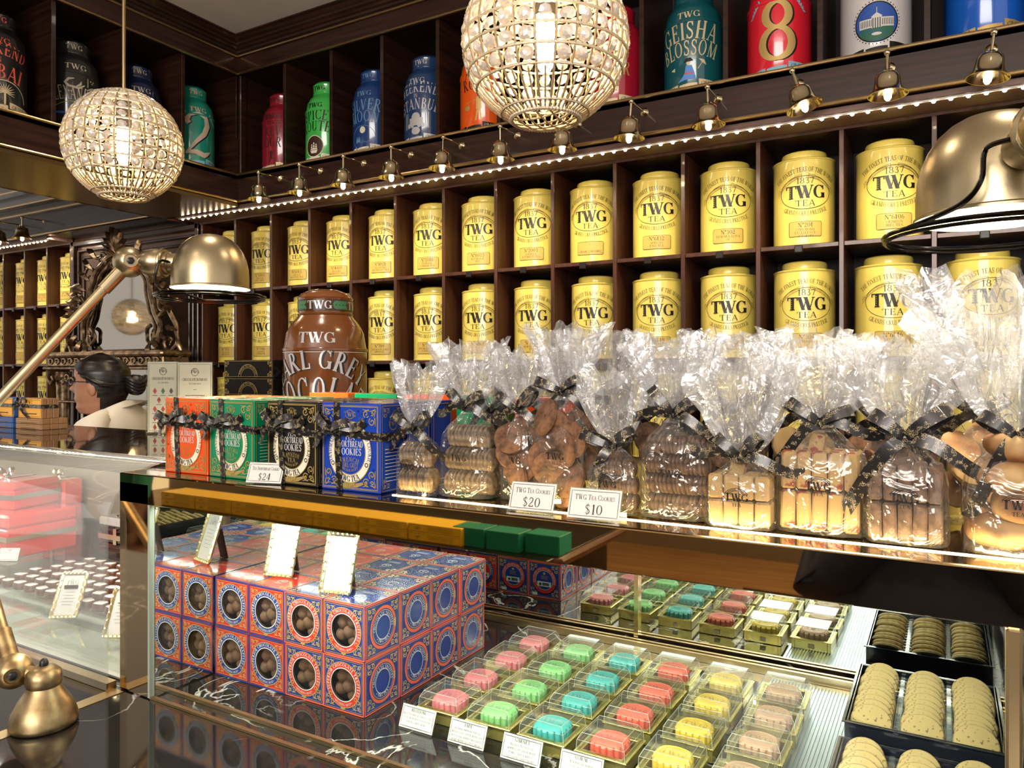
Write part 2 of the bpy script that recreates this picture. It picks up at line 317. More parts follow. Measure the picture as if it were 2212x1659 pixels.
# ---------------- lettering: a roman serif alphabet drawn as strokes ----------------
K, T_ = .165, .06
def _g(w, *ops): return (w, ops)
GL = {
 'A': _g(.86, ('l', .1, 0, .43, 1, T_), ('l', .43, 1, .76, 0, K), ('l', .22, .34, .64, .34, T_), ('s', .1, 0, .11), ('s', .76, 0, .14)),
 'B': _g(.72, ('l', .17, 0, .17, 1, K), ('a', .3, .75, .27, .22, -90, 90), ('a', .3, .27, .33, .24, -90, 90), ('l', .1, .97, .32, .97, T_), ('l', .1, .03, .32, .03, T_), ('l', .17, .52, .34, .52, T_)),
 'C': _g(.8, ('a', .45, .5, .38, .47, 42, 318), ('l', .74, .66, .74, .98, T_), ('l', .74, .06, .74, .3, T_)),
 'D': _g(.84, ('l', .17, 0, .17, 1, K), ('a', .3, .5, .46, .47, -90, 90), ('l', .08, .97, .32, .97, T_), ('l', .08, .03, .32, .03, T_)),
 'E': _g(.7, ('l', .17, 0, .17, 1, K), ('l', .06, .97, .6, .97, T_), ('l', .06, .03, .62, .03, T_), ('l', .17, .52, .48, .52, T_), ('l', .6, .76, .6, 1, T_), ('l', .62, 0, .62, .26, T_), ('l', .48, .42, .48, .62, T_)),
 'F': _g(.66, ('l', .17, 0, .17, 1, K), ('l', .06, .97, .6, .97, T_), ('s', .17, 0, .13), ('l', .17, .5, .46, .5, T_), ('l', .6, .76, .6, 1, T_), ('l', .46, .4, .46, .6, T_)),
 'G': _g(.88, ('a', .45, .5, .38, .47, 42, 322), ('l', .74, .66, .74, .98, T_), ('l', .74, .04, .74, .42, K), ('s', .72, .42, .14)),
 'H': _g(.92, ('l', .19, 0, .19, 1, K), ('l', .73, 0, .73, 1, K), ('l', .19, .52, .73, .52, T_), ('s', .19, 0, .14), ('s', .19, 1, .14), ('s', .73, 0, .14), ('s', .73, 1, .14)),
 'I': _g(.4, ('l', .2, 0, .2, 1, K), ('s', .2, 0, .14), ('s', .2, 1, .14)),
 'J': _g(.55, ('l', .36, .2, .36, 1, K), ('a', .2, .2, .16, .18, 180, 360), ('s', .36, 1, .14)),
 'K': _g(.88, ('l', .19, 0, .19, 1, K), ('l', .19, .4, .68, 1, T_), ('l', .34, .56, .74, 0, K), ('s', .19, 0, .14), ('s', .19, 1, .14), ('s', .68, 1, .1), ('s', .74, 0, .12)),
 'L': _g(.68, ('l', .19, 0, .19, 1, K), ('s', .19, 1, .14), ('l', .06, .03, .62, .03, T_), ('l', .62, 0, .62, .28, T_)),
 'M': _g(1.08, ('l', .15, 0, .15, 1, T_), ('l', .15, 1, .52, .04, K), ('l', .52, .04, .88, 1, T_), ('l', .9, 0, .9, 1, K), ('s', .15, 0, .11), ('s', .9, 0, .14), ('s', .13, 1, .09), ('s', .92, 1, .1)),
 'N': _g(.94, ('l', .17, 0, .17, 1, T_), ('l', .17, 1, .75, 0, K), ('l', .75, 0, .75, 1, T_), ('s', .17, 0, .11), ('s', .14, 1, .1), ('s', .75, 1, .11)),
 'O': _g(.88, ('a', .44, .5, .37, .47, 0, 360)),
 'P': _g(.7, ('l', .18, 0, .18, 1, K), ('a', .3, .72, .3, .25, -90, 90), ('l', .08, .97, .32, .97, T_), ('l', .18, .47, .32, .47, T_), ('s', .18, 0, .14)),
 'Q': _g(.88, ('a', .44, .5, .37, .47, 0, 360), ('l', .44, .1, .8, -.2, K)),
 'R': _g(.84, ('l', .18, 0, .18, 1, K), ('a', .3, .74, .28, .23, -90, 90), ('l', .08, .97, .32, .97, T_), ('l', .18, .5, .32, .5, T_), ('l', .36, .5, .72, 0, K), ('s', .18, 0, .14), ('s', .76, 0, .08)),
 'S': _g(.64, ('p', .1, ((.52, .8), (.44, .93), (.3, .97), (.16, .9), (.11, .76), (.17, .62), (.32, .52), (.47, .42), (.54, .26), (.48, .1), (.32, .03), (.18, .07), (.1, .2))), ('l', .54, .72, .54, .98, T_), ('l', .09, .02, .09, .28, T_)),
 'T': _g(.84, ('l', .42, 0, .42, 1, K), ('l', .05, .97, .79, .97, T_), ('l', .06, .74, .06, 1, T_), ('l', .78, .74, .78, 1, T_), ('s', .42, 0, .16)),
 'U': _g(.88, ('l', .19, .3, .19, 1, K), ('a', .44, .3, .26, .28, 180, 360), ('l', .7, .3, .7, 1, T_), ('s', .19, 1, .14), ('s', .7, 1, .11)),
 'V': _g(.84, ('l', .1, 1, .43, 0, K), ('l', .43, 0, .74, 1, T_), ('s', .1, 1, .14), ('s', .74, 1, .11)),
 'W': _g(1.2, ('l', .1, 1, .38, 0, K), ('l', .38, 0, .6, .95, T_), ('l', .54, 1, .82, 0, K), ('l', .82, 0, 1.1, 1, T_), ('s', .1, 1, .14), ('s', .54, 1, .14), ('s', 1.1, 1, .1)),
 'X': _g(.84, ('l', .1, 1, .72, 0, K), ('l', .12, 0, .7, 1, T_), ('s', .1, 1, .12), ('s', .72, 0, .12), ('s', .12, 0, .1), ('s', .7, 1, .1)),
 'Y': _g(.84, ('l', .1, 1, .42, .45, K), ('l', .42, .45, .74, 1, T_), ('l', .42, 0, .42, .47, K), ('s', .1, 1, .12), ('s', .74, 1, .1), ('s', .42, 0, .14)),
 'Z': _g(.72, ('l', .08, .97, .64, .97, T_), ('l', .62, .97, .1, .03, K), ('l', .08, .03, .64, .03, T_), ('l', .08, .76, .08, 1, T_), ('l', .65, 0, .65, .26, T_)),
 '0': _g(.66, ('a', .33, .5, .26, .47, 0, 360)), '1': _g(.46, ('l', .25, 0, .25, 1, K), ('s', .25, 0, .14), ('l', .08, .84, .25, .97, T_)),
 '2': _g(.62, ('p', .1, ((.1, .72), (.14, .9), (.3, .97), (.46, .88), (.48, .7), (.38, .5), (.2, .27), (.09, .08))), ('l', .07, .06, .54, .06, .11), ('l', .54, .02, .54, .22, T_)),
 '3': _g(.62, ('p', .1, ((.1, .82), (.22, .96), (.38, .93), (.46, .76), (.38, .58), (.24, .52))), ('p', .11, ((.24, .52), (.42, .46), (.52, .28), (.44, .08), (.26, .03), (.1, .16)))),
 '4': _g(.64, ('l', .42, 0, .42, 1, K), ('l', .4, .98, .05, .32, T_), ('l', .04, .3, .6, .3, T_), ('s', .42, 0, .12)),
 '5': _g(.62, ('l', .14, .5, .14, .98, T_), ('l', .12, .93, .5, .93, .1), ('p', .11, ((.14, .52), (.34, .6), (.5, .48), (.53, .28), (.44, .08), (.26, .03), (.09, .14)))),
 '6': _g(.64, ('a', .32, .31, .24, .28, 0, 360), ('p', .1, ((.1, .34), (.14, .62), (.28, .86), (.5, .96)))),
 '7': _g(.6, ('l', .07, .93, .56, .93, .1), ('l', .53, .93, .22, 0, .12), ('l', .07, .76, .07, .98, T_)),
 '8': _g(.64, ('a', .32, .74, .2, .22, 0, 360), ('a', .32, .28, .25, .25, 0, 360)),
 '9': _g(.64, ('a', .32, .69, .24, .28, 0, 360), ('p', .1, ((.54, .66), (.5, .38), (.36, .14), (.14, .04)))),
 '$': _g(.62, ('p', .09, ((.52, .78), (.42, .92), (.28, .94), (.14, .84), (.12, .68), (.3, .52), (.48, .4), (.52, .24), (.42, .08), (.26, .04), (.1, .18))), ('l', .31, -.1, .31, 1.1, .045)),
 '.': _g(.26, ('l', .13, 0, .13, .1, .1)), ',': _g(.26, ('l', .15, .1, .09, -.14, .08)), "'": _g(.22, ('l', .12, .72, .12, 1, .08)),
 '-': _g(.42, ('l', .08, .4, .34, .4, .08)), '*': _g(.5, ('l', .1, .5, .4, .5, .3)), 'o': _g(.3, ('a', .15, .82, .1, .13, 0, 360)),
 ':': _g(.26, ('l', .13, .1, .13, .22, .1), ('l', .13, .6, .13, .72, .1)), '/': _g(.4, ('l', .05, -.1, .35, 1.1, .06)), '&': _g(.8, ('a', .36, .27, .26, .24, 0, 360), ('a', .38, .74, .18, .22, 0, 360), ('l', .3, .6, .76, 0, .1)),
}
def cyl(R, zc=0., a0=0., eps=.0005):
    """(u,v) on the outside of an upright cylinder, u=0 facing -y turned by a0"""
    def f(u, v, d=0.):
        a = -pi/2 + a0 + u/R; r = R+eps+d
        return (r*cos(a), r*sin(a), zc+v)
    return f
def plane(O, U, V):
    O, U, V = Vector(O), Vector(U), Vector(V); N = U.cross(V).normalized()
    return lambda u, v, d=0.: O + U*u + V*v + N*(.0006+d)
def pline(mb, fm, pts, wd, mi=0, closed=False, d=0.):
    """a flat stroke of width wd (number or list) along pts"""
    n = len(pts); W_ = list(wd) if isinstance(wd, (list, tuple)) else [wd]*n
    P, Q = [], []
    for i in range(n if closed else n-1):      # long pieces are cut up so that they bend round tins
        a, b = pts[i], pts[(i+1) % n]; k = max(1, int(math.hypot(b[0]-a[0], b[1]-a[1])/.012)+1) if max(W_) > .0035 or math.hypot(b[0]-a[0], b[1]-a[1]) > .02 else 1
        for j in range(k): P.append((a[0]+(b[0]-a[0])*j/k, a[1]+(b[1]-a[1])*j/k)); Q.append(W_[i]+(W_[(i+1) % n]-W_[i])*j/k)
    if not closed: P.append(pts[-1]); Q.append(W_[-1])
    pts, n = P, len(P); m = 1+min(5, int(max(Q)/.008)); rows = [[] for _ in range(m+1)]
    for i in range(n):
        a = pts[(i-1) % n] if (closed or i) else pts[i]; b = pts[(i+1) % n] if (closed or i < n-1) else pts[i]
        tx, ty = b[0]-a[0], b[1]-a[1]; l = math.hypot(tx, ty) or 1; nx, ny = -ty/l, tx/l; w = Q[i]/2
        for k in range(m+1): q = w*(1-2*k/m); rows[k].append(fm(pts[i][0]+nx*q, pts[i][1]+ny*q, d))
    for k in range(m): mb.add(rows[k]+rows[k+1], [(i, n+i, n+(i+1) % n, (i+1) % n) for i in range(n if closed else n-1)], mi)
def ell(cx, cy_, rx, ry, a0=0, a1=360, n=32): return [(cx+rx*cos(radians(a0+(a1-a0)*i/n)), cy_+ry*sin(radians(a0+(a1-a0)*i/n))) for i in range(n+(0 if a1-a0 == 360 else 1))]
def disc(mb, fm, cx, cy_, rx, ry, mi=0, n=28, d=0., rin=0.):
    if rin > 0:
        O = [fm(x, y, d) for x, y in ell(cx, cy_, rx, ry, n=n)]; I = [fm(cx+(x-cx)*rin, cy_+(y-cy_)*rin, d) for x, y in ell(cx, cy_, rx, ry, n=n)]
        mb.add(O+I, [(i, (i+1) % n, n+(i+1) % n, n+i) for i in range(n)], mi)
        return
    k = 4; vs = [fm(cx, cy_, d)]
    for j in range(1, k+1): vs += [fm(cx+(x-cx)*j/k, cy_+(y-cy_)*j/k, d) for x, y in ell(cx, cy_, rx, ry, n=n)]
    fs = [(0, 1+i, 1+(i+1) % n) for i in range(n)]
    for j in range(k-1): fs += [(1+j*n+i, 1+(j+1)*n+i, 1+(j+1)*n+(i+1) % n, 1+j*n+(i+1) % n) for i in range(n)]
    mb.add(vs, fs, mi)
def rect(mb, fm, x0, x1, y0, y1, mi=0, d=0., n=8):
    vs = []; 
    for i in range(n+1):
        x = x0+(x1-x0)*i/n; vs += [fm(x, y0, d), fm(x, y1, d)]
    mb.add(vs, [(2*i, 2*i+2, 2*i+3, 2*i+1) for i in range(n)], mi)
def frame(mb, fm, x0, x1, y0, y1, w, mi=0, d=0., r=0.):
    pts = []
    for (cx, cy_, a) in ((x1-r, y1-r, 0), (x0+r, y1-r, 90), (x0+r, y0+r, 180), (x1-r, y0+r, 270)):
        pts += ell(cx, cy_, r, r, a, a+90, 3) if r else [(cx, cy_)]
        # subdivide the long sides so that frames bend round tins
    out = []
    for i, p in enumerate(pts):
        q = pts[(i+1) % len(pts)]; k = max(1, int(math.hypot(q[0]-p[0], q[1]-p[1])/.02))
        out += [(p[0]+(q[0]-p[0])*j/k, p[1]+(q[1]-p[1])*j/k) for j in range(k)]
    pline(mb, fm, out, w, mi, True, d)
def width(s, h, sp=.06):
    w = 0
    for ch in s:
        small = ch.islower(); g = GL.get(ch.upper() if ch != '\u00b0' else 'o')
        w += (.38 if ch == ' ' or g is None else (g[0]+sp)*(.76 if small else 1))
    return w*h
def text(mb, fm, s, h, cx=0., y=0., mi=0, arc=0., bold=1., sp=.06, fit=None, d=0., wx=1., slant=0., grow=0., seg=7):
    """letters centred on cx with baseline y; arc bends the baseline (radius, + = arch); fit squeezes to a width; grow scales letters from middle"""
    W = width(s, h, sp)*wx
    if fit and W > fit: wx *= fit/W; W = fit
    x = -W/2
    def base(u):   # point, tangent angle on the baseline
        if not arc: return u, 0., 0.
        a = u/arc; return arc*sin(a), arc*(cos(a)-1), -a
    for ch in s:
        small = ch.islower(); key = 'o' if ch == '\u00b0' else ch.upper(); g = GL.get(key)
        if ch == ' ' or g is None: x += .38*h*wx; continue
        k = h*(.76 if small else 1)
        adv = (g[0]+sp)*k*wx; mid = x+adv/2; gr = 1+grow*abs(mid)/(W/2+1e-9)
        bx, by, an = base(mid); ca, sa = cos(an), sin(an)
        def pt(px_, py_):
            lx = (px_-(g[0]+sp)/2+sp/2)*k*wx + slant*py_*k; ly = py_*k*gr
            return (cx+bx+lx*ca-ly*sa, y+by+lx*sa+ly*ca)
        for op in g[1]:
            if op[0] == 'l':
                w = op[5]*(bold if op[5] > .09 else 1+.5*(bold-1)); dx, dy = op[3]-op[1], op[4]-op[2]; l = math.hypot(dx, dy) or 1
                w2 = w*abs(dy)/l*1.02 + w*abs(dx)/l*.02 if abs(dy) > abs(dx) else w
                if abs(dy) > abs(dx):   # uprights and diagonals end flat
                    q = [pt(op[1]-w/2, op[2]), pt(op[1]+w/2, op[2]), pt(op[3]+w/2, op[4]), pt(op[3]-w/2, op[4])]
                    if dy < 0: q = q[::-1]
                else:
                    q = [pt(op[1], op[2]-w/2), pt(op[3], op[4]-w/2), pt(op[3], op[4]+w/2), pt(op[1], op[2]+w/2)]
                if abs(dy) > abs(dx): q = [q[0], q[3], q[2], q[1]]
                ns = max(1, int(max(math.hypot(q[1][0]-q[0][0], q[1][1]-q[0][1]), 0)/.011)+1); vs = []
                for i in range(ns+1):
                    u = i/ns; vs += [fm(q[0][0]+(q[1][0]-q[0][0])*u, q[0][1]+(q[1][1]-q[0][1])*u, d), fm(q[3][0]+(q[2][0]-q[3][0])*u, q[3][1]+(q[2][1]-q[3][1])*u, d)]
                mb.add(vs, [(2*i, 2*i+2, 2*i+3, 2*i+1) for i in range(ns)], mi)
            elif op[0] == 's':
                hw = op[3]*(.7+.3*bold); t = .028+.022*bold; y0 = op[2]-(t if op[2] > .4 else 0); q = [pt(op[1]-hw, y0), pt(op[1]+hw, y0), pt(op[1]+hw, y0+t), pt(op[1]-hw, y0+t)]
                mb.add([fm(a, b, d) for a, b in q], [(0, 1, 2, 3)], mi)
            elif op[0] == 'a':
                _, ax, ay, rx, ry, a0, a1 = op; n = max(5, int(seg*abs(a1-a0)/180)); n = n if a1-a0 < 360 else 2*seg
                I, O = [], []
                for i in range(n+1):
                    a = radians(a0+(a1-a0)*i/n); w = (T_+(K*bold-T_)*abs(cos(a)))/2
                    O.append(fm(*pt(ax+(rx+w*.6)*cos(a), ay+(ry+w*.6)*sin(a)), d)); I.append(fm(*pt(ax+(rx-w*1.1)*cos(a), ay+(ry-w*.6)*sin(a)), d))
                mb.add(O+I, [(i, i+1, n+2+i, n+1+i) for i in range(n)], mi)
            elif op[0] == 'p':
                P = op[2]; n = len(P); ws = [op[1]*bold*(.55+.6*sin(pi*i/(n-1))) for i in range(n)]
                L, R = [], []
                for i in range(n):
                    a, b = P[max(i-1, 0)], P[min(i+1, n-1)]; tx, ty = b[0]-a[0], b[1]-a[1]; l = math.hypot(tx, ty); nx, ny = -ty/l*ws[i]/2, tx/l*ws[i]/2
                    L.append(fm(*pt(P[i][0]+nx, P[i][1]+ny), d)); R.append(fm(*pt(P[i][0]-nx, P[i][1]-ny), d))
                mb.add(L+R, [(i, n+i, n+i+1, i+1) for i in range(n-1)], mi)
        x += adv
def fill(mb, fm, pts, mi=0, d=0., rows=8, cols=6):
    """a filled outline (monotone in y), cut into a small grid so that it bends with its surface"""
    y0, y1 = min(p[1] for p in pts), max(p[1] for p in pts); vs = []; n = len(pts)
    for j in range(rows+1):
        y = min(max(y0+(y1-y0)*j/rows, y0+1e-6), y1-1e-6); xs = []
        for i in range(n):
            a, b = pts[i], pts[(i+1) % n]
            if (a[1] <= y) != (b[1] <= y): xs.append(a[0]+(b[0]-a[0])*(y-a[1])/(b[1]-a[1]))
        lo, hi = (min(xs), max(xs)) if xs else (0, 0)
        vs += [fm(lo+(hi-lo)*k/cols, y, d) for k in range(cols+1)]
    mb.add(vs, [(j*(cols+1)+k, j*(cols+1)+k+1, (j+1)*(cols+1)+k+1, (j+1)*(cols+1)+k) for j in range(rows) for k in range(cols)], mi)
def curl(mb, fm, x, y, s, fx=1, fy=1, mi=0, d=0., w=.05):
    """a corner scroll ornament"""
    for k, (ox, oy, r, a0, a1) in enumerate(((.3, .72, .22, -60, 380), (.72, .3, .22, 150, -290), (.28, .28, .12, 0, 400))):
        n = 16; pts = []
        for i in range(n+1):
            t = i/n; a = radians(a0+(a1-a0)*t); rr = r*(1-.78*t); pts.append((x+fx*s*(ox+rr*cos(a)), y+fy*s*(oy+rr*sin(a))))
        pline(mb, fm, pts, w*s, mi, d=d)
    for a, b in (((.05, .05), (.5, .16)), ((.05, .05), (.16, .5)), ((.5, .1), (.95, .06)), ((.1, .5), (.06, .95))):
        pline(mb, fm, [(x+fx*s*a[0], y+fy*s*a[1]), (x+fx*s*(a[0]+b[0])/2, y+fy*s*((a[1]+b[1])/2+.04)), (x+fx*s*b[0], y+fy*s*b[1])], [w*s*1.3, w*s, w*s*.3], mi, d=d)
def leafp(mb, fm, x, y, l, ang, mi=0, d=0., fat=.3):
    n = 6; pts = [(x+l*i/n*cos(ang), y+l*i/n*sin(ang)) for i in range(n+1)]
    pline(mb, fm, pts, [max(.02*l, fat*l*sin(pi*min(1, (i+.3)/n*.95))) for i in range(n)]+[.01*l], mi, d=d)
# ================= the room =================
W, YF = 2.8, 2.624            # shelf front plane, fascia plane
CW = .0994*W                  # width of a shelf compartment
XR = -.0108*W                 # divider at the right of compartment 12
XC, XB = -3.138, -3.748       # room face and far face of the lowered cabinet on the left
ROW = [.45, .0525, -.345, -.7425]
SOF = .862
mb = MB(); mb.box(-9, 4, -5, 3.6, -1.60, -1.55); struct('floor', mb, M['floorw'], smooth=0)
mb = MB(); mb.box(XC-.1, 4, -5, 2.76, 1.68, 1.74); struct('ceiling', mb, M['ceil'], smooth=0)
mb = MB(); mb.box(-9, XB-.02, 1.1, 3.3, 1.27, 1.32); struct('ceiling', mb, M['woodh'], smooth=0)
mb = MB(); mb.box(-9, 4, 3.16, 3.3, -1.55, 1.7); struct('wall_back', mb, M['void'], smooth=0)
mb = MB(); mb.box(-9, 4, -5.1, -5, -1.55, 1.7); struct('wall_front', mb, mat('mall_wall', (.14, .11, .08), .7), smooth=0)
# crown moulding where ceiling meets the cabinets, stepped profile; back run and left run
def moulding(name, prof, mats, run):
    """prof: list of (out, z) ; run 'x' faces the viewer on the back wall, 'y' faces right on the left cabinet"""
    mb = MB(); n = len(prof)
    if run == 'x': ends = (Vector((XC, YF, 0)), Vector((1.2, YF, 0)))
    elif run == 'y': ends = (Vector((XC, YF, 0)), Vector((XC, -.6, 0)))
    else: ends = (Vector((-8, YF, 0)), Vector((XB+.02, YF, 0)))
    vs = []
    for k, e in enumerate(ends):
        for o, z in prof:
            if run == 'x': vs.append((e.x+(o if k == 0 else 0), e.y-o, z))
            elif run == 'y': vs.append((e.x+o, e.y-(o if k == 0 else 0), z))
            else: vs.append((e.x, e.y-o, z))
    fs = [(i, i+1, n+i+1, n+i) for i in range(n-1)]
    mb.add(vs, fs); return struct(name, mb, mats, smooth=25)
crown = [(0, 1.607), (.012, 1.607), (.014, 1.615), (.022, 1.618), (.024, 1.628), (.034, 1.632), (.04, 1.641), (.05, 1.646), (.052, 1.655), (.064, 1.662), (.072, 1.67), (.085, 1.674), (.085, 1.69)]
moulding('trim_1', crown, M['wood'], 'x'); moulding('trim_2', crown, M['wood'], 'y')
frz = [(0, 1.517), (.006, 1.517), (.006, 1.607)]
moulding('trim_3', frz, M['woodh'], 'x'); moulding('trim_4', frz, M['woodh'], 'y')
nb = 4
for z in (1.607, 1.517, 1.005, .868):
    for run in 'xy':
        nb += 1; mb = MB(); r = .0065; o = .012
        if run == 'x': mb.tube([(XC+o, YF-o, z), (1.2, YF-o, z)], r, 8)
        else: mb.tube([(XC+o, YF-o, z), (XC+o, -.6, z)], r, 8)
        struct('trim_%d' % nb, mb, M['brassd'])
# recessed panelled alcove on the far left
alc = [(0, .865), (.008, .865), (.008, 1.0), (.02, 1.005), (.03, 1.02), (.03, 1.05), (.05, 1.06), (.06, 1.09), (.06, 1.12), (.085, 1.14), (.1, 1.18), (.13, 1.2), (.14, 1.27)]
moulding('trim_20', alc, M['woodh'], 'z')
for k, (z, o) in enumerate(((.868, .012), (1.008, .03), (1.06, .06), (1.14, .095), (1.2, .14))):
    mb = MB(); mb.tube([(-8, YF-o, z), (XB+.02, YF-o, z)], .006, 6); struct('trim_%d' % (21+k), mb, M['brassd'])

# ---- upper display cabinets ----
def up_cab(name, label, run):
    t = thing(name, label, 'cabinet')
    D = .34
    def B(nm, a0, a1, d0, d1, z0, z1, m, b=.001):
        mb = MB()
        if run == 'x': mb.box(a0, a1, YF+d0, YF+d1, z0, z1, b=b)
        else: mb.box(XC-d1, XC-d0, a0, a1, z0, z1, b=b)
        return obj(nm, mb, m, t, smooth=0)
    if run == 'x': lo, hi = XC, 1.25
    else: lo, hi = -.6, YF
    B('fascia_board', lo, hi, 0, .02, SOF+.003, 1.005, M['woodh'])
    B('cabinet_floor', lo, hi, 0, D, .985, 1.005, M['wood'])
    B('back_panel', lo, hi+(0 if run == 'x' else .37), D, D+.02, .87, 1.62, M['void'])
    B('cabinet_end', *((lo+.001, lo+.016) if run == 'x' else (hi+.001, hi+.012)), .012, D, 1.005, 1.517, M['wood'])
    B('cabinet_top', lo, hi+(0 if run == 'x' else .34), .006, D, 1.517, 1.60, M['wood'])
    if run == 'x':
        xs = [(-1.0693+.1168*k)*YF for k in range(0, 13)]
        for x in xs: B('divider', x-.009, x+.009, .002, D, 1.005, 1.517, M['wood'])
        mb = MB(); mb.box(XC+.0005, XC+.022, YF-.0, YF+.04, 1.005, 1.517, b=.004); obj('corner_post', mb, M['wood'], t, smooth=0)
    else:
        for y in [2.31-.3*k for k in range(0, 9)]: B('divider', y-.009, y+.009, .002, D, 1.005, 1.517, M['wood'])
        B('soffit_panel', lo, hi, 0, XC-XB, .845, .862, mat('bronze_soffit', (.3, .21, .09), .28, .85))
        mb = MB(); mb.box(XB-.01, XB+.01, lo, hi+.35, .845, 1.62); obj('outer_panel', mb, M['woodh'], t, smooth=0)
    return t
up_cab('upper_display_cabinet', 'dark wood high cabinet of open niches running above the lit tea shelves', 'x')
up_cab('hanging_display_cabinet', 'dark wood hanging cabinet with bronze underside jutting out beside the hanging globe lamp', 'y')

# ---- shelf wall: right block of 15 compartments, left block of 5 ----
def shelving(label, x0, ncell):
    t = thing('tea_shelving', label, 'shelving', (x0, W, 0)); w = ncell*CW
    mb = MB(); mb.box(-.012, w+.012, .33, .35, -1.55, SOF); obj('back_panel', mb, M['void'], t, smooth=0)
    for k in range(ncell+1):
        mb = MB(); mb.box(k*CW-.008, k*CW+.008, 0, .33, -1.1, SOF-.02, b=.0015); obj('divider', mb, M['woodr'], t, smooth=0)
    for z in ROW:
        for k in range(ncell):
            mb = MB(); mb.box(k*CW+.0085, (k+1)*CW-.0085, .003, .33, z-.016, z, b=.0015); s_ = obj('shelf_board', mb, M['woodr'], t, smooth=0)
            if z > -.2 and k < ncell:
                mb = MB(); mb.box((k+.5)*CW-.014, (k+.5)*CW+.014, -.006, .0025, z-.03, z-.004, b=.003); obj('clip', mb, M['blackp'], s_)
    mb = MB(); mb.box(-.012, w+.012, YF-W+.02, .01, SOF-.02, SOF, b=.001); obj('soffit_board', mb, M['soffit'], t, smooth=0)
    mb = MB(); mb.box(-.012, w+.012, .01, .33, SOF-.03, SOF-.012); obj('top_board', mb, M['wood'], t, smooth=0)
    mb = MB(); mb.box(-.012, w+.012, -.004, .012, SOF-.03, SOF-.02); obj('valance_strip', mb, M['woodr'], t, smooth=0)
    ls = MB(); ls.box(0, w, YF-W+.028, YF-W+.04, SOF-.0245, SOF-.0203); st = obj('led_strip', ls, M['white'], t, smooth=0)
    me = None; n = int(w/.046)
    for k in range(n):
        if me is None:
            b_ = MB(); b_.sphere((0, 0, 0), (.0062, .0062, .005), 10, 6); o = obj('led_dot', b_, M['led'], st); me = o
        else: o = me.copy(); COL.objects.link(o); o.parent = st
        o.location = (.03+k*.046, YF-W+.034, SOF-.0275)
    return t
XL0 = XR-13*CW
shelving('red-brown wooden shelf wall of yellow tea tins behind the counter, right of the carved mirror', XL0, 15)
XLL = -1.767*W-5*CW
shelving('smaller red-brown shelf block of yellow tins, left of the carved mirror', XLL, 5)
# panel wall between the two blocks
mb = MB(); mb.box(-1.767*W+.012, XL0-.012, W+.02, W+.05, -1.55, SOF); struct('wall_panel', mb, mat('bronze_brown_panel', (.1, .05, .03), .25, .3), smooth=0)
mb = MB()
for a, b_, o in ((.02, .05, .03), (.075, .09, .02), (.12, .135, .012)):
    x0, x1, z1 = -1.767*W+a, XL0-a, SOF-a
    for q in (((x0, x0+b_-a), (-1.5, z1)), ((x1-b_+a, x1), (-1.5, z1))): mb.box(q[0][0], q[0][1], W+.02-o, W+.02, q[1][0], q[1][1], b=.004)
    mb.box(x0, x1, W+.02-o, W+.02, z1-b_+a, z1, b=.004)
struct('trim_30', mb, M['wood'], smooth=0)
mb = MB(); mb.box(-8, -1.767*W-.0, YF+.001, YF+.02, SOF, 1.2); struct('trim_31', mb, M['woodh'], smooth=0)
mb = MB(); mb.box(-1.767*W, XL0, YF, W+.04, SOF-.001, SOF+.02); struct('trim_32', mb, M['wood'], smooth=0)
mb = MB(); mb.box(-1.767*W, XC, YF+.0, YF+.02, SOF, 1.2); struct('trim_33', mb, M['woodh'], smooth=0)
# fixtures of the shop's downlight and of the added fill ones
for i, (x, y) in enumerate(DOWN):
    t = thing('shop_and_fill_downlight', 'white round recessed downlight in the pale ceiling' if i == 0 else 'added ceiling downlight giving fill light above the shop floor', 'ceiling light', (x, y, DZ), group=None if i == 0 else 'added fill downlights over the customer side')
    mb = MB(); mb.lathe([(.052, .0), (.052, -.006), (.062, -.008), (.066, -.003), (.066, .002)], 28); obj('trim_ring', mb, M['white'], t)
    mb = MB(); mb.lathe([(0, -.003), (.052, -.003), (.052, .004)], 28); obj('lens', mb, M['downl'], t)

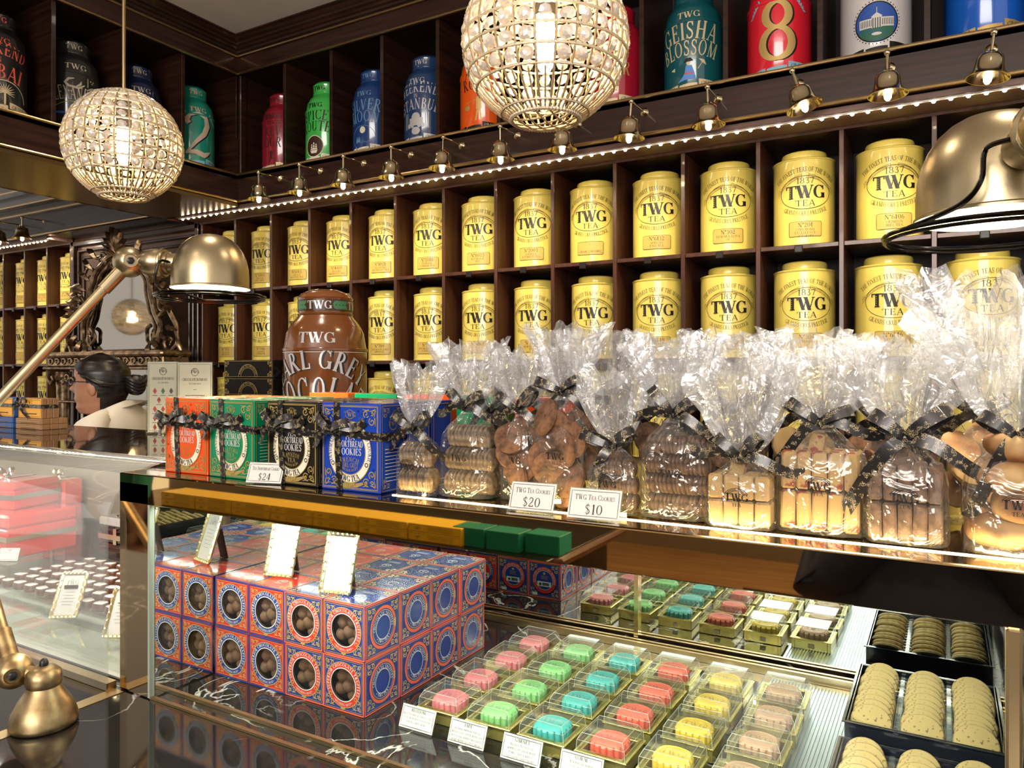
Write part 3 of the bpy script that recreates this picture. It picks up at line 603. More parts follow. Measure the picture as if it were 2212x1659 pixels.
# ================= yellow tea tins =================
TR = .108
def tin_print(full=True):
    """printing shared by every yellow tin; v measured from the tin's base"""
    mb = MB(); f = cyl(TR, 0, 0)
    text(mb, f, 'THE FINEST TEAS OF THE WORLD', .0165, 0, .262, arc=.155, fit=.225, bold=.85, sp=.05, seg=4)
    text(mb, f, '1837', .022, 0, .219, bold=.7, wx=1.1)
    text(mb, f, 'TWG', .046, 0, .167, bold=1.55, wx=1.02, sp=.0, fit=.15, seg=10)
    text(mb, f, 'TEA', .0215, 0, .139, bold=.7, wx=1.25)
    text(mb, f, 'GRANDS CRUS PRESTIGE', .0155, 0, .105, arc=-.16, fit=.165, bold=.85, seg=4)
    pline(mb, f, ell(0, .188, .09, .059, n=48), .0017, closed=True)
    # the ribbon banner above the oval
    rb = MB()
    for sx in (-1, 1):
        top = [(sx*u, .257-.055*(u/.1)**2-.004) for u in (.012, .03, .05, .07, .088, .103)]; lo = [(a, b-.0115) for a, b in top]
        for q in (top, lo): pline(rb, f, q, .0012)
        pline(rb, f, [top[0], lo[0]], .0012); pline(rb, f, [top[-1], (top[-1][0]-sx*.004, top[-1][1]-.008), lo[-1]], .0012)
        pline(rb, f, [(sx*.09, .2), (sx*.098, .208), (sx*.104, .2), (sx*.098, .196)], .0011)
    text(rb, f, 'MELANGES EXQUIS', .0058, -.055, .2365, bold=.7, fit=.062, slant=0, arc=.16, seg=3) if False else None
    for sx, s in ((-1, 'MELANGES EXQUIS'), (1, "MILLESIMES D'EXCEPTION")):
        n = len(s); 
        def fm(u, v, d=0., sx=sx): 
            uu = sx*.058+u; return f(uu, v+.2475-.055*(uu/.1)**2-.0055, d)
        text(rb, fm, s, .0062, 0, -.0015, bold=.7, fit=.072, seg=3)
    # two dots rows in the big letters (pale spots)
    sp_ = MB()
    for u in (-.047, ): 
        for k in range(5): disc(sp_, f, u-.004, .173+k*.0075, .0012, .0012, n=6, d=.0003)
    for k in range(5): disc(sp_, f, -.0135+k*.0033, .205-k*.0072, .0012, .0012, n=6, d=.0003); disc(sp_, f, .0085+k*.0033, .205-k*.0072, .0012, .0012, n=6, d=.0003)
    for k in range(4): disc(sp_, f, .0375+.001*abs(k-1.5)**2, .176+k*.0085, .0012, .0012, n=6, d=.0003)
    return mb, rb, sp_
bd = MB(); bd.lathe([(0, 0), (TR-.002, 0), (TR, .002), (TR, .007), (TR-.0015, .009), (TR-.0015, .305), (TR+.0005, .307), (TR+.0015, .311), (TR-.002, .314), (TR-.01, .315), (.079, .315)], 48)
ld = MB(); ld.lathe([(.0775, .313), (.0785, .316), (.0785, .336), (.076, .343), (.068, .3475), (.03, .35), (0, .35)], 40)
pr, rbn, spt = tin_print()
tin0 = thing('tea_tin', 'x', 'tin', (0, 9, 0), group='yellow tea tins')
_b = obj('tin_body', bd, M['yellow'], tin0); obj('lid', ld, M['yellow'], tin0)
_p = obj('lettering', pr, M['ink'], tin0, smooth=0); obj('banner', rbn, M['inkb'], tin0, smooth=0); obj('letter_spots', spt, M['yellow'], tin0, smooth=0)
def tin_label(t, l1, rest):
    mb = MB(); f = cyl(TR); rect(mb, f, -.0545, .0545, .033, .083, 0, d=-.0002)
    frame(mb, f, -.056, .056, .0315, .0845, .0014, 1, r=.006)
    text(mb, f, 'N\u00b0'+l1 if l1 else '', .0155, 0, .0645, 1, bold=.9)
    for i, s in enumerate(rest): text(mb, f, s, .0088, 0, .0515-i*.0115, 1, bold=.8, fit=.1, seg=4)
    obj('name_label', mb, [M['tinlabel'], M['ink']], t, smooth=0)
L1 = {0: ('1005', ('DARJEELING',)), 1: ('3005', ('FRENCH', 'EARL GREY')), 2: ('6013', ('SAKURA', 'BLOSSOM TEA')), 3: ('4007', ('ENGLISH', 'BREAKFAST TEA')), 4: ('4021', ('SINGAPORE', 'BREAKFAST TEA')), 5: ('2010', ('ETERNAL', 'SUMMER TEA')), 6: ('6033', ('1837 BLACK', 'TEA')), 7: ('2003', ('VANILLA', 'BOURBON TEA')), 8: ('', ('', 'CREME CARAMEL')), 9: ('6132', ('AFRICAN', 'BALL TEA')), 10: ('302', ('NUWARA ELIYA', 'OP')), 11: ('201', ('CHIYABARI', 'EXCELLENCE', 'SFTGFOP1')), 12: ('6106', ('CRIMSON', 'HILL TEA')), 13: ('', ('',))}
L2 = {0: ('705', ('ALISHAN', 'IMPERIAL')), 1: ('706', ('ALISHAN', 'SUPERIOR')), 3: ('708', ('SUN MOON', 'LAKE')), 4: ('709', ('SUN MOON LAKE', 'IMPERIAL')), 5: ('710', ('SUN MOON LAKE', 'SUPERIOR')), 6: ('6061', ('',)), 7: ('6155', ('WHITE GOLD', 'TEA')), 8: ('', ('',)), 9: ('6148', ('WHITE', 'EARL GREY')), 10: ('613', ('OOLONG',)), 11: ('304', ('PETTIAGALLA', '')), 12: ('6146', ('MOONLIT', 'NIGHT TEA')), 13: ('', ('',))}
ROWN = {0: 'top', 1: 'middle', 2: 'bottom'}
MARK = {8: 'above the tall bag of thin round cookies', 12: '', 13: 'behind the big brass lamp'}
def ordinal(n): return ['first', 'second', 'third', 'fourth', 'fifth', 'sixth', 'seventh', 'eighth', 'ninth', 'tenth', 'eleventh', 'twelfth', 'thirteenth', 'fourteenth', 'fifteenth'][n]
def put_tin(x, row, lab, num, first=[True], jit=0.):
    t = tin0 if first[0] else dup(tin0)
    first[0] = False
    t.location = (x, W+.025+TR+jit, ROW[row]+E); t.rotation_euler = (0, 0, radians(12)+random.uniform(-.03, .03))
    t['label'] = lab; t['group'] = 'yellow tea tins in the %s row of the shelf wall' % ROWN[row]
    return t
base_children = list(tin0.children)
tins = []
def labtext(num, name, row, k, block):
    nm = ' '.join(n for n in name if n).lower().replace("'", '')
    a = ('yellow tin %s, ' % (('numbered %s' % num) if num else ('labelled '+nm if nm else 'with hidden label')))
    return a + ('%s of the %s row counted %s' % (ordinal(k), ROWN[row], block))
for row, LL in ((0, L1), (1, L2)):
    for k in range(14):
        num, name = LL.get(k, ('', ('',)))
        t = put_tin(XL0+(k+.5)*CW+random.uniform(-.003, .003), row, labtext(num, name, row, k, 'from the carved mirror')[:110], num, jit=random.uniform(0, .006)); tins.append((t, num, name))
for k in (0, 4, 5, 6, 7, 8, 9, 10, 11, 12, 13):
    tins.append((put_tin(XL0+(k+.5)*CW, 2, 'yellow tin half hidden by counter goods, %s of the bottom row from the carved mirror' % ordinal(k), ''), '', ('',)))
LLf = {(0, 2): ('724', ('BAI HAO',)), (0, 3): ('702', ('TIE GUAN', 'YIN')), (0, 4): ('701', ('JADE DRAGON',))}
for row in (0, 1, 2):
    for k in (1, 2, 3, 4):
        if row == 2 and k < 2: continue
        num, name = LLf.get((row, k), ('', ('',)))
        t = put_tin(XLL+(k+.5)*CW, row, 'yellow tin left of the carved mirror, %s row, %s one from the mirror' % (ROWN[row], ordinal(4-k)), '')
        t['group'] = 'yellow tea tins left of the carved mirror'; tins.append((t, num, name))
for t, num, name in tins: tin_label(t, num, name)

# ================= big shop tins =================
def big_profile(R, H): return [(0, 0), (R-.002, 0), (R, .003), (R, H*.605), (R+.0022, H*.608), (R+.0022, H*.622), (R-.001, H*.626), (R-.004, H*.66), (R*.93, H*.72), (R*.82, H*.775), (R*.7, H*.81), (R*.66, H*.825), (R*.645, H*.83)]
def big_tin(name, label, loc, R, H, col, draw, rz=0., group=None, mats=(), lidcol=None):
    t = thing(name, label, 'tin', loc, rz, group)
    m = mat('tin_paint_%s' % label.split(',')[0].replace(' ', '_')[:30], col, .22, 0, .5, coat=.8)
    mb = MB(); mb.lathe(big_profile(R, H), 56); obj('tin_body', mb, m, t)
    mb = MB(); r = R*.655; mb.lathe([(r-.002, H*.825), (r, H*.83), (r+.001, H*.84), (r-.001, H*.845), (r, H*.93), (r+.0015, H*.94), (r-.003, H*.95), (r*.9, H*.965), (r*.5, H*.993), (0, H)], 48); obj('lid', mb, m, t)
    pm = MB(); draw(pm, R, H); obj('painted_design', pm, list(mats), t, smooth=0)
    return t
def shoulder(R, H):
    """printing on the sloping shoulder"""
    P = big_profile(R, H)
    def f(u, v, d=0.):
        z = H*.645+v
        for (r0, z0), (r1, z1) in zip(P, P[1:]):
            if z0 <= z <= z1 and z1 > z0: r = r0+(r1-r0)*(z-z0)/(z1-z0); break
        r += .0016; a = -pi/2+u/R; return (r*cos(a), r*sin(a), z)
    return f
def std(pm, R, H, lines, y0, hs, mi=0, sh=True, banner=1, bfill=1, **k):
    f = cyl(R); 
    for i, (s, h, y) in enumerate(lines): text(pm, f, s, h*H, k.get('cx', 0)*R, y*H, mi, arc=k.get('arc', .3), bold=1.1, fit=k.get('fit', 1.9)*R, grow=k.get('grow', .1), wx=.75)
    fl = cyl(R*.657)
    text(pm, fl, 'TWG', .05*H, 0, .87*H, mi, bold=1.4)
    if sh: text(pm, shoulder(R, H), 'TWG', .055*H, 0, .0, mi, bold=1.3, wx=1.2)
    if banner:
        for x0, x1, dy in ((-1.35*R, -.35*R, 0), (-.3*R, .3*R, -.012*H), (.35*R, 1.35*R, .02*H)):
            n = 8; vs = []
            for i in range(n+1):
                u = x0+(x1-x0)*i/n; wv = .012*H*sin(3*u/R+1); vs += [f(u, .03*H+dy+wv, .0001), f(u, .085*H+dy+wv, .0001)]
            pm.add(vs, [(2*i, 2*i+2, 2*i+3, 2*i+1) for i in range(n)], bfill)
        text(pm, f, 'TWG TEA', .034*H, -.85*R, .038*H, 3, fit=.8*R, d=.0003); text(pm, f, '1837', .03*H, 0, .028*H, 3, fit=.45*R, d=.0003); text(pm, f, 'GRAND CRU', .034*H, .85*R, .06*H, 3, fit=.85*R, d=.0003)
BR, BH = .108, .425
UPX = lambda k: (-1.186+.1168*(k+.5))*YF
C_ = {'gold': M['gold'], 'pale': M['goldpale'], 'white': M['cream'], 'ink': M['ink'], 'silver': M['silverp']}
redfig = mat('coral_print', (.75, .12, .07), .4); skyb = mat('light_blue_print', (.25, .5, .62), .4); cob = mat('cobalt_print', (.03, .1, .42), .35); dkg = mat('lawn_green_print', (.03, .14, .07), .4); brn = mat('dark_brown_print', (.05, .02, .012), .4); pinkc = mat('kimono_blue_print', (.12, .3, .75), .4)
def d_plain(lines, **k):
    return lambda pm, R, H: std(pm, R, H, lines, 0, 0, **k)
def d_ship(pm, R, H):
    f = cyl(R); std(pm, R, H, (('SPICE', .12, .5), ('ROUTE', .11, .375)), 0, 0, mi=0)
    disc(pm, f, 0, .2*H, .12*H, .125*H, 2, d=.0002); disc(pm, f, 0, .2*H, .12*H, .125*H, 1, d=.0004, rin=.93)
    hull = [(-.05, .155), (.05, .155), (.035, .12), (-.035, .12)]; fill(pm, f, [(x*H, y*H) for x, y in hull], 1, .0006)
    for x, h in ((-.03, .07), (0, .09), (.03, .07)):
        for j in range(3): pm.add([f((x-.015+.003*j)*H, (.16+h*j/3)*H, .0005), f((x+.015-.003*j)*H, (.16+h*j/3)*H, .0005), f((x+.012-.003*j)*H, (.158+h*(j+.85)/3)*H, .0005), f((x-.012+.003*j)*H, (.158+h*(j+.85)/3)*H, .0005)], [(0, 1, 2, 3)], 1)
def d_moon(pm, R, H):
    f = cyl(R); std(pm, R, H, (('SILVER', .12, .49), ('MOON', .12, .36)), 0, 0, mi=0)
    disc(pm, f, 0, .27*H, .035*H, .037*H, 1, d=.0003); disc(pm, f, 0, .19*H, .15*H, .13*H, 0, d=.0004, rin=.965)
    for k in range(6): pline(pm, f, [(-.1*H+.03*k*H, (.13+.01*(k % 2))*H), (-.08*H+.03*k*H, (.136+.01*(k % 2))*H), (-.055*H+.03*k*H, (.13+.01*(k % 2))*H)], .003*H, 0)
    for k in range(3): pline(pm, f, [(-.08*H+.02*k*H, .14*H), (-.08*H+.02*k*H, .2*H)], [.03*H, .004*H], 0)
def d_ist(pm, R, H):
    f = cyl(R); std(pm, R, H, (('WEEKEND', .105, .545), ('IN', .04, .49), ('ISTANBUL', .11, .37)), 0, 0, mi=0)
    disc(pm, f, 0, .29*H, .05*H, .045*H, 1); rect(pm, f, -.08*H, .08*H, .2*H, .28*H, 1); disc(pm, f, 0, .145*H, .05*H, .04*H, 1)
    for x in (-.14, -.11, .11, .14): rect(pm, f, (x-.005)*H, (x+.005)*H, .17*H, .32*H, 1); pline(pm, f, [(x*H, .32*H), (x*H, .345*H)], [.014*H, .001*H], 1)
    for x in (-.08, -.04, .04, .08): disc(pm, f, x*H, .2*H, .02*H, .025*H, 0, n=12, d=.0003)
def d_orange(pm, R, H):
    f = cyl(R); std(pm, R, H, (('ARL', .12, .56), ('ROUI', .11, .44)), 0, 0, mi=0, fit=1.5)
    x = .2*R
    fill(pm, f, [(x-.035*H, .395*H), (x+.035*H, .395*H), (x+.008*H, .42*H), (x-.008*H, .42*H)], 2); disc(pm, f, x, .375*H, .014*H, .018*H, 2)
    pline(pm, f, [(x, .36*H), (x, .24*H)], [.05*H, .055*H], 2); pline(pm, f, [(x-.01*H, .24*H), (x-.03*H, .13*H)], .016*H, 2); pline(pm, f, [(x+.01*H, .24*H), (x+.025*H, .13*H)], .016*H, 2)
    pline(pm, f, [(x-.13*H, .31*H), (x, .34*H), (x+.13*H, .32*H)], .006*H, 2)
    for sx in (-1, 1): disc(pm, f, x+sx*.13*H, .26*H, .035*H, .025*H, 2); pline(pm, f, [(x+sx*.13*H, .32*H), (x+sx*.1*H, .27*H)], .003*H, 2); pline(pm, f, [(x+sx*.13*H, .32*H), (x+sx*.16*H, .27*H)], .003*H, 2)
def d_red(a, b, c): 
    def g(pm, R, H):
        f = cyl(R); std(pm, R, H, ((a, .11, .57), (b, .11, .43), (c, .11, .3)), 0, 0, mi=0, fit=1.5, cx=.15)
        x = .1*R; disc(pm, f, x, .235*H, .014*H, .016*H, 0); pline(pm, f, [(x, .22*H), (x, .17*H)], [.03*H, .02*H], 0); pline(pm, f, [(x, .17*H), (x-.03*H, .11*H)], .012*H, 0); pline(pm, f, [(x, .17*H), (x+.05*H, .15*H)], .012*H, 0); pline(pm, f, [(x-.04*H, .24*H), (x, .21*H), (x+.05*H, .25*H)], .009*H, 0)
    return g
def d_geisha(pm, R, H):
    f = cyl(R); std(pm, R, H, (('GEISHA', .15, .46), ('BLOSSOM', .13, .32)), 0, 0, mi=0)
    disc(pm, f, 0, .255*H, .016*H, .02*H, 1); fill(pm, f, [(-.04*H, .262*H), (.045*H, .27*H), (.02*H, .3*H), (-.02*H, .295*H)], 2, .0006)
    fill(pm, f, [(x*H, y*H) for x, y in ((-.02, .235), (.03, .235), (.055, .16), (.07, .105), (-.09, .1), (-.05, .14), (-.03, .17))], 4, .0004)
    pline(pm, f, [(-.03*H, .17*H), (.04*H, .165*H)], .014*H, 5, d=.0006); pline(pm, f, [(.08*H, .2*H), (.12*H, .26*H)], .005*H, 0); pline(pm, f, [(.09*H, .285*H), (.125*H, .265*H), (.15*H, .235*H)], [.004*H, .03*H, .004*H], 0)
    pline(pm, f, [(-.16*H, .22*H), (-.12*H, .22*H)], [.002*H, .035*H], 0)
def d_digit(s, y=.13, h=.52):
    def g(pm, R, H):
        f = cyl(R); std(pm, R, H, (), 0, 0, mi=0, sh=True)
        w8 = [.06*H]*60
        for mi_, ox, oy, dd in ((3, .06*R, -.002, 0.), (0, 0, 0, .0006)):
            if s == '8':
                for cy8, rx, ry in ((.27, .115, .125), (.5, .09, .1)):
                    P8 = ell(ox, cy8*H+oy, rx*H, ry*H, n=40); pline(pm, f, P8, [(.028+.036*abs(cos(2*pi*i/40)))*H for i in range(40)], mi_, True, dd)
            else:
                P2 = [(-.1, .5), (-.13, .54), (-.09, .6), (.0, .63), (.09, .59), (.11, .5), (.07, .4), (-.02, .3), (-.1, .2), (-.13, .15)]; pline(pm, f, [(a*H+ox, b*H+oy) for a, b in P2], [.05*H, .06*H, .035*H, .03*H, .05*H, .07*H, .06*H, .04*H, .03*H, .02*H], mi_, False, dd)
                pline(pm, f, [(-.13*H+ox, .165*H+oy), (-.03*H+ox, .18*H+oy), (.07*H+ox, .15*H+oy), (.15*H+ox, .2*H+oy)], [.03*H, .055*H, .06*H, .015*H], mi_, False, dd)
        for sx in (-1, 1):
            for k in range(5): leafp(pm, f, sx*(.55+.07*k)*R, (.62-.022*k)*H, .035*H, radians(60 if sx > 0 else 120)+sx*k*.1, 4, fat=.45); leafp(pm, f, sx*(.55+.07*k)*R, (.62-.022*k)*H, .035*H, radians(-20 if sx > 0 else 200), 4, fat=.45)
    return g
def d_house(pm, R, H):
    f = cyl(R); std(pm, R, H, (('WHITE', .12, .64), ('HOUSE', .15, .46)), 0, 0, mi=0, arc=-.17, bfill=3)
    disc(pm, f, 0, .27*H, .155*H, .155*H, 3, n=40); disc(pm, f, 0, .27*H, .145*H, .145*H, 2, n=40, d=.0003); disc(pm, f, 0, .2*H, .12*H, .07*H, 4, n=30, d=.0004)
    rect(pm, f, -.12*H, .12*H, .23*H, .3*H, 1, d=.0006); rect(pm, f, -.035*H, .035*H, .225*H, .31*H, 1, d=.0008)
    fill(pm, f, [(-.04*H, .31*H), (.04*H, .31*H), (0, .34*H)], 1, .0009); rect(pm, f, -.002*H, .002*H, .33*H, .38*H, 1, d=.0008)
    for k in range(7): rect(pm, f, (-.11+.012*k)*H, (-.106+.012*k)*H, .24*H, .29*H, 3, d=.001); rect(pm, f, (.038+.012*k)*H, (.042+.012*k)*H, .24*H, .29*H, 3, d=.001)
    for k in range(4): rect(pm, f, (-.028+.016*k)*H, (-.022+.016*k)*H, .225*H, .3*H, 3, d=.0011)
    disc(pm, f, 0, .18*H, .035*H, .012*H, 1, n=16, d=.0006)
    for k in range(40): a = 2*pi*k/40; disc(pm, f, .165*H*cos(a), .27*H+.165*H*sin(a), .005*H, .005*H, 3, n=6)
def d_bridge(pm, R, H):
    f = cyl(R); std(pm, R, H, (), 0, 0, mi=0)
    n = 14; vs = []
    for i in range(n+1):
        u = (-.75+1.5*i/n)*R; v = .42*H-.09*H*((i/n-.5)*2)**2; vs += [f(u, v), f(u, v+.06*H)]
    pm.add(vs, [(2*i, 2*i+2, 2*i+3, 2*i+1) for i in range(n)], 0)
    text(pm, f, 'QUARTERS OF', .035*H, 0, .435*H, 3, arc=.16, d=.0004, fit=1.1*R)
    pline(pm, f, [(-.15*R, .3*H), (0, .27*H), (.25*R, .3*H), (.35*R, .33*H)], [.004*H, .03*H, .03*H, .002*H], 0)
def d_dubai(pm, R, H):
    f = cyl(R); std(pm, R, H, (('WEEKEND', .105, .54), ('in', .06, .47), ('DUBAI', .13, .32)), 0, 0, mi=0)
    x = .2*R; pline(pm, f, ell(x, .14*H, .75*R, .17*H, 0, 180, 20), .008*H, 1); rect(pm, f, x-.008*H, x+.008*H, .09*H, .2*H, 1)
    for k in range(14): leafp(pm, f, x, .2*H, .09*H, pi*(k/13)*1.2-.3, 1, fat=.08)
def d_alex(pm, R, H):
    f = cyl(R); std(pm, R, H, (('ALEXANDRIA', .125, .34),), 0, 0, mi=0, grow=.25)
    for P in (((.1, .5), (.03, .46), (-.08, .47), (-.12, .5), (-.08, .54), (-.02, .55)), ((.0, .47), (.05, .5), (.06, .53)), ((.13, .46), (.2, .49), (.24, .5)), ((.14, .49), (.14, .58))): pline(pm, f, [(a*H*.8, b*H) for a, b in P], [.01*H]+[.022*H]*(len(P)-2)+[.008*H], 0)
    for a, b in ((-.08, .42), (-.05, .42), (.2, .54), (.18, .56), (.22, .56)): disc(pm, f, a*H*.8, b*H, .008*H, .009*H, 0, n=8)
    pline(pm, f, ell(0, .08*H, 1.1*R, .24*H, 0, 180, 24), .006*H, 4); rect(pm, f, .0, .07*H, .08*H, .2*H, 4); rect(pm, f, .015*H, .055*H, .2*H, .25*H, 4); rect(pm, f, .028*H, .042*H, .25*H, .3*H, 4); disc(pm, f, -.14*H, .2*H, .05*H, .012*H, 2, n=12)
UPB = [
 (0, 'red tin lettered AR RE OU, in the corner niche', (.3, .012, .03), d_red('ARN', 'REV', 'OUR'), (brn, M['goldpale'], M['gold'], M['ink'], skyb, redfig)),
 (1, 'bright green tin with a sailing ship badge', (.06, .52, .09), d_ship, (M['ink'], M['cream'], brn, M['ink'], skyb, redfig)),
 (2, 'navy tin with a silver moon and pale blue letters', (.012, .05, .2), d_moon, (mat('steel_blue_print', (.14, .3, .5), .4), M['cream'], brn, M['ink'], skyb, redfig)),
 (3, 'slate blue tin with a domed mosque drawing', (.02, .055, .15), d_ist, (M['silverp'], M['silverp'], brn, M['ink'], skyb, redfig)),
 (4, 'orange tin with a man carrying two baskets', (.9, .12, .01), d_orange, (M['ink'], M['ink'], M['gold'], M['orange'] if 'orange' in M else M['cream'], skyb, redfig)),
 (5, 'black tin behind the large globe lamp', (.02, .02, .025), d_plain((('TEA', .12, .4),)), (M['gold'], M['gold'], M['gold'], M['ink'], skyb, redfig)),
 (6, 'crimson tin partly hidden by the large globe lamp', (.42, .01, .03), d_red('EARL', 'GREY', 'ROUR'), (M['gold'], M['goldpale'], M['gold'], M['ink'], skyb, redfig)),
 (7, 'dark teal tin with a kneeling figure in a blue robe', (.008, .1, .12), d_geisha, (M['goldpale'], M['goldpale'], M['ink'], M['ink'], pinkc, redfig)),
 (8, 'bright red tin with a big gold figure eight', (.8, .02, .04), d_digit('8'), (M['gold'], skyb, M['gold'], M['ink'], skyb, redfig)),
 (9, 'white tin with a columned house in a blue roundel', (.72, .68, .68), d_house, (mat('bronze_print', (.2, .13, .05), .35, .3), M['white'], cob, M['ink'], dkg, redfig)),
 (10, 'vivid blue tin with a gold bridge shaped banner', (.01, .12, .6), d_bridge, (M['gold'], M['gold'], M['gold'], M['ink'], skyb, redfig)),
]
for k, lab, col, dr, ms in UPB:
    big_tin('tea_canister', 'tall %s, in the high cabinet' % lab, (UPX(k), YF+.035+BR, 1.005), BR, BH, col, dr, radians(6), 'painted tea canisters in the high cabinets', ms)
UPL = [(0, 'teal tin with a big numeral two', (.01, .27, .19), d_digit('2'), (mat('beige_print', (.6, .48, .36), .4), skyb, M['gold'], M['ink'], M['silverp'], redfig)),
 (1, 'navy tin behind the smaller globe lamp', (.01, .018, .06), d_plain((('IMMORTEL', .12, .4),)), (mat('stone_print', (.42, .38, .3), .4), M['goldpale'], M['gold'], M['ink'], skyb, redfig)),
 (2, 'black tin with curly script above ALEXANDRIA', (.02, .02, .018), d_alex, (mat('stone_print'), M['goldpale'], cob, M['ink'], mat('olive_print', (.3, .29, .05), .4), redfig)),
 (3, 'black tin with coral letters and a palm island', (.012, .012, .013), d_dubai, (redfig, M['goldpale'], M['gold'], M['ink'], skyb, redfig))]
for k, lab, col, dr, ms in UPL:
    big_tin('tea_canister', 'tall %s, standing in the hanging cabinet' % lab, (XC-.035-BR, 2.46-.3*k, 1.005), BR, BH, col, dr, radians(70), 'painted tea canisters in the high cabinets', ms)

# ================= bell lamps =================
def bell_lamp(loc, tilt=0., twist=0., label=''):
    t = thing('bell_wall_lamp', label, 'wall lamp', loc, group='brass bell lamps on the fascia')
    mb = MB(); mb.lathe([(0, -.002), (.016, 0), (.016, .004), (.011, .009), (.006, .014), (0, .016)], 20, X=Matrix.Rotation(pi/2, 4, 'X')); obj('rosette', mb, M['brass'], t)
    L = .135; a = Vector((0, -.01, 0)); b = Vector((0, -L, -.002))
    mb = MB(); mb.tube([a, b], .0032, 8); mb.sphere(b, .0095, 12, 8); obj('arm', mb, M['brass'], t)
    R_ = Matrix.Translation(b) @ Matrix.Rotation(tilt, 4, 'Y') @ Matrix.Rotation(twist, 4, 'X')
    mb = MB(); mb.tube([(0, 0, 0), (0, 0, -.058)], .0042, 8, X=R_); obj('rod', mb, M['brass'], t)
    prof = [(0, -.052), (.012, -.053), (.016, -.058), (.02, -.061), (.029, -.066), (.034, -.074), (.0355, -.083), (.036, -.09), (.0375, -.1), (.041, -.112), (.048, -.122), (.0535, -.127), (.055, -.129), (.053, -.129), (.046, -.1235), (.036, -.113), (.029, -.09), (.02, -.07), (0, -.062)]
    mb = MB(); mb.lathe(prof, 32, X=R_); obj('bell_shade', mb, M['brass'], t)
    mb = MB(); mb.lathe([(0, -.146), (.005, -.1445), (.0095, -.138), (.0105, -.13), (.0085, -.115), (.006, -.1), (.006, -.085), (0, -.085)], 16, X=R_); obj('bulb', mb, M['bulb'], t)
    p = R_ @ Vector((0, 0, -.152)); light('bell_lamp_beam', 'SPOT', p, 4.2, (1, .82, .58), .012, (radians(22)+twist, -tilt*0, 0), spot=118, blend=.5, parent=t)
    return t
for k in range(12):
    x = (-1.0789+.1022*k)*YF
    bell_lamp((x, YF, .951), {5: .0, 9: -.3, 11: .12, 7: .06}.get(k, random.uniform(-.03, .03)), random.uniform(-.05, .05), ('small brass bell wall lamp, %s along the beam from the corner' % ordinal(k)) + (', visibly tilted' if k == 9 else ''))
for k in range(3):
    bell_lamp((-4.917-.268*k, YF, .951), 0, 0, 'small brass bell wall lamp on the left alcove beam, %s from the carved mirror' % ordinal(k))

# ================= globe chandeliers =================
def globe_meshes(R=.18):
    NM = 26
    lats = [62, 50, 38, 26, 14, 2, -10, -22, -34, -58]     # wire hoops
    def P(lat, lon, r=R): return (r*cos(radians(lat))*cos(lon), r*cos(radians(lat))*sin(lon), r*sin(radians(lat)))
    def wob(n, r): return [r*(1.3 if i % 2 else .85) for i in range(n)]
    hoop, mer = MB(), MB()
    for la in lats+[75]:
        n = max(40, int(150*cos(radians(la)))) // 2 * 2
        hoop.tube([P(la, 2*pi*i/n) for i in range(n)], wob(n, .0031), 5, closed=True)
    n = 130; hoop.tube([P(-66, 2*pi*i/n, R*1.005) for i in range(n)], wob(n, .0048), 6, closed=True)
    for k in range(NM):
        lo = 2*pi*k/NM; m = 70
        mer.tube([P(-66+(84+66)*i/m, lo) for i in range(m+1)], wob(m+1, .0024), 5)
    for k in range(NM):      # doubled fine strands low and high
        lo = 2*pi*(k+.5)/NM
        mer.tube([P(-66+30*i/16, lo) for i in range(17)], wob(17, .0019), 5)
        mer.tube([P(52+32*i/14, lo) for i in range(15)], wob(15, .0019), 5)
    # cross grid over the bottom opening
    for k in range(4):
        for ax in (0, 1):
            o = (-.6+.4*k)*R*.38
            h = math.sqrt(max(0, (R*.4)**2-o*o)); pts = [((o, -h+2*h*i/12) if ax else (-h+2*h*i/12, o)) for i in range(13)]
            mer.tube([(x, y, -R*.93-.012*(1-(x*x+y*y)/(R*.4)**2)) for x, y in pts], wob(13, .002), 5)
    return hoop, mer, P, lats, NM
hoop, mer, GP, LATS, NM = globe_meshes()
cr = MB(); cr.lathe([(0, -.0075), (.0088, -.0055), (.0152, 0), (.0088, .0055), (0, .0075)], 8)
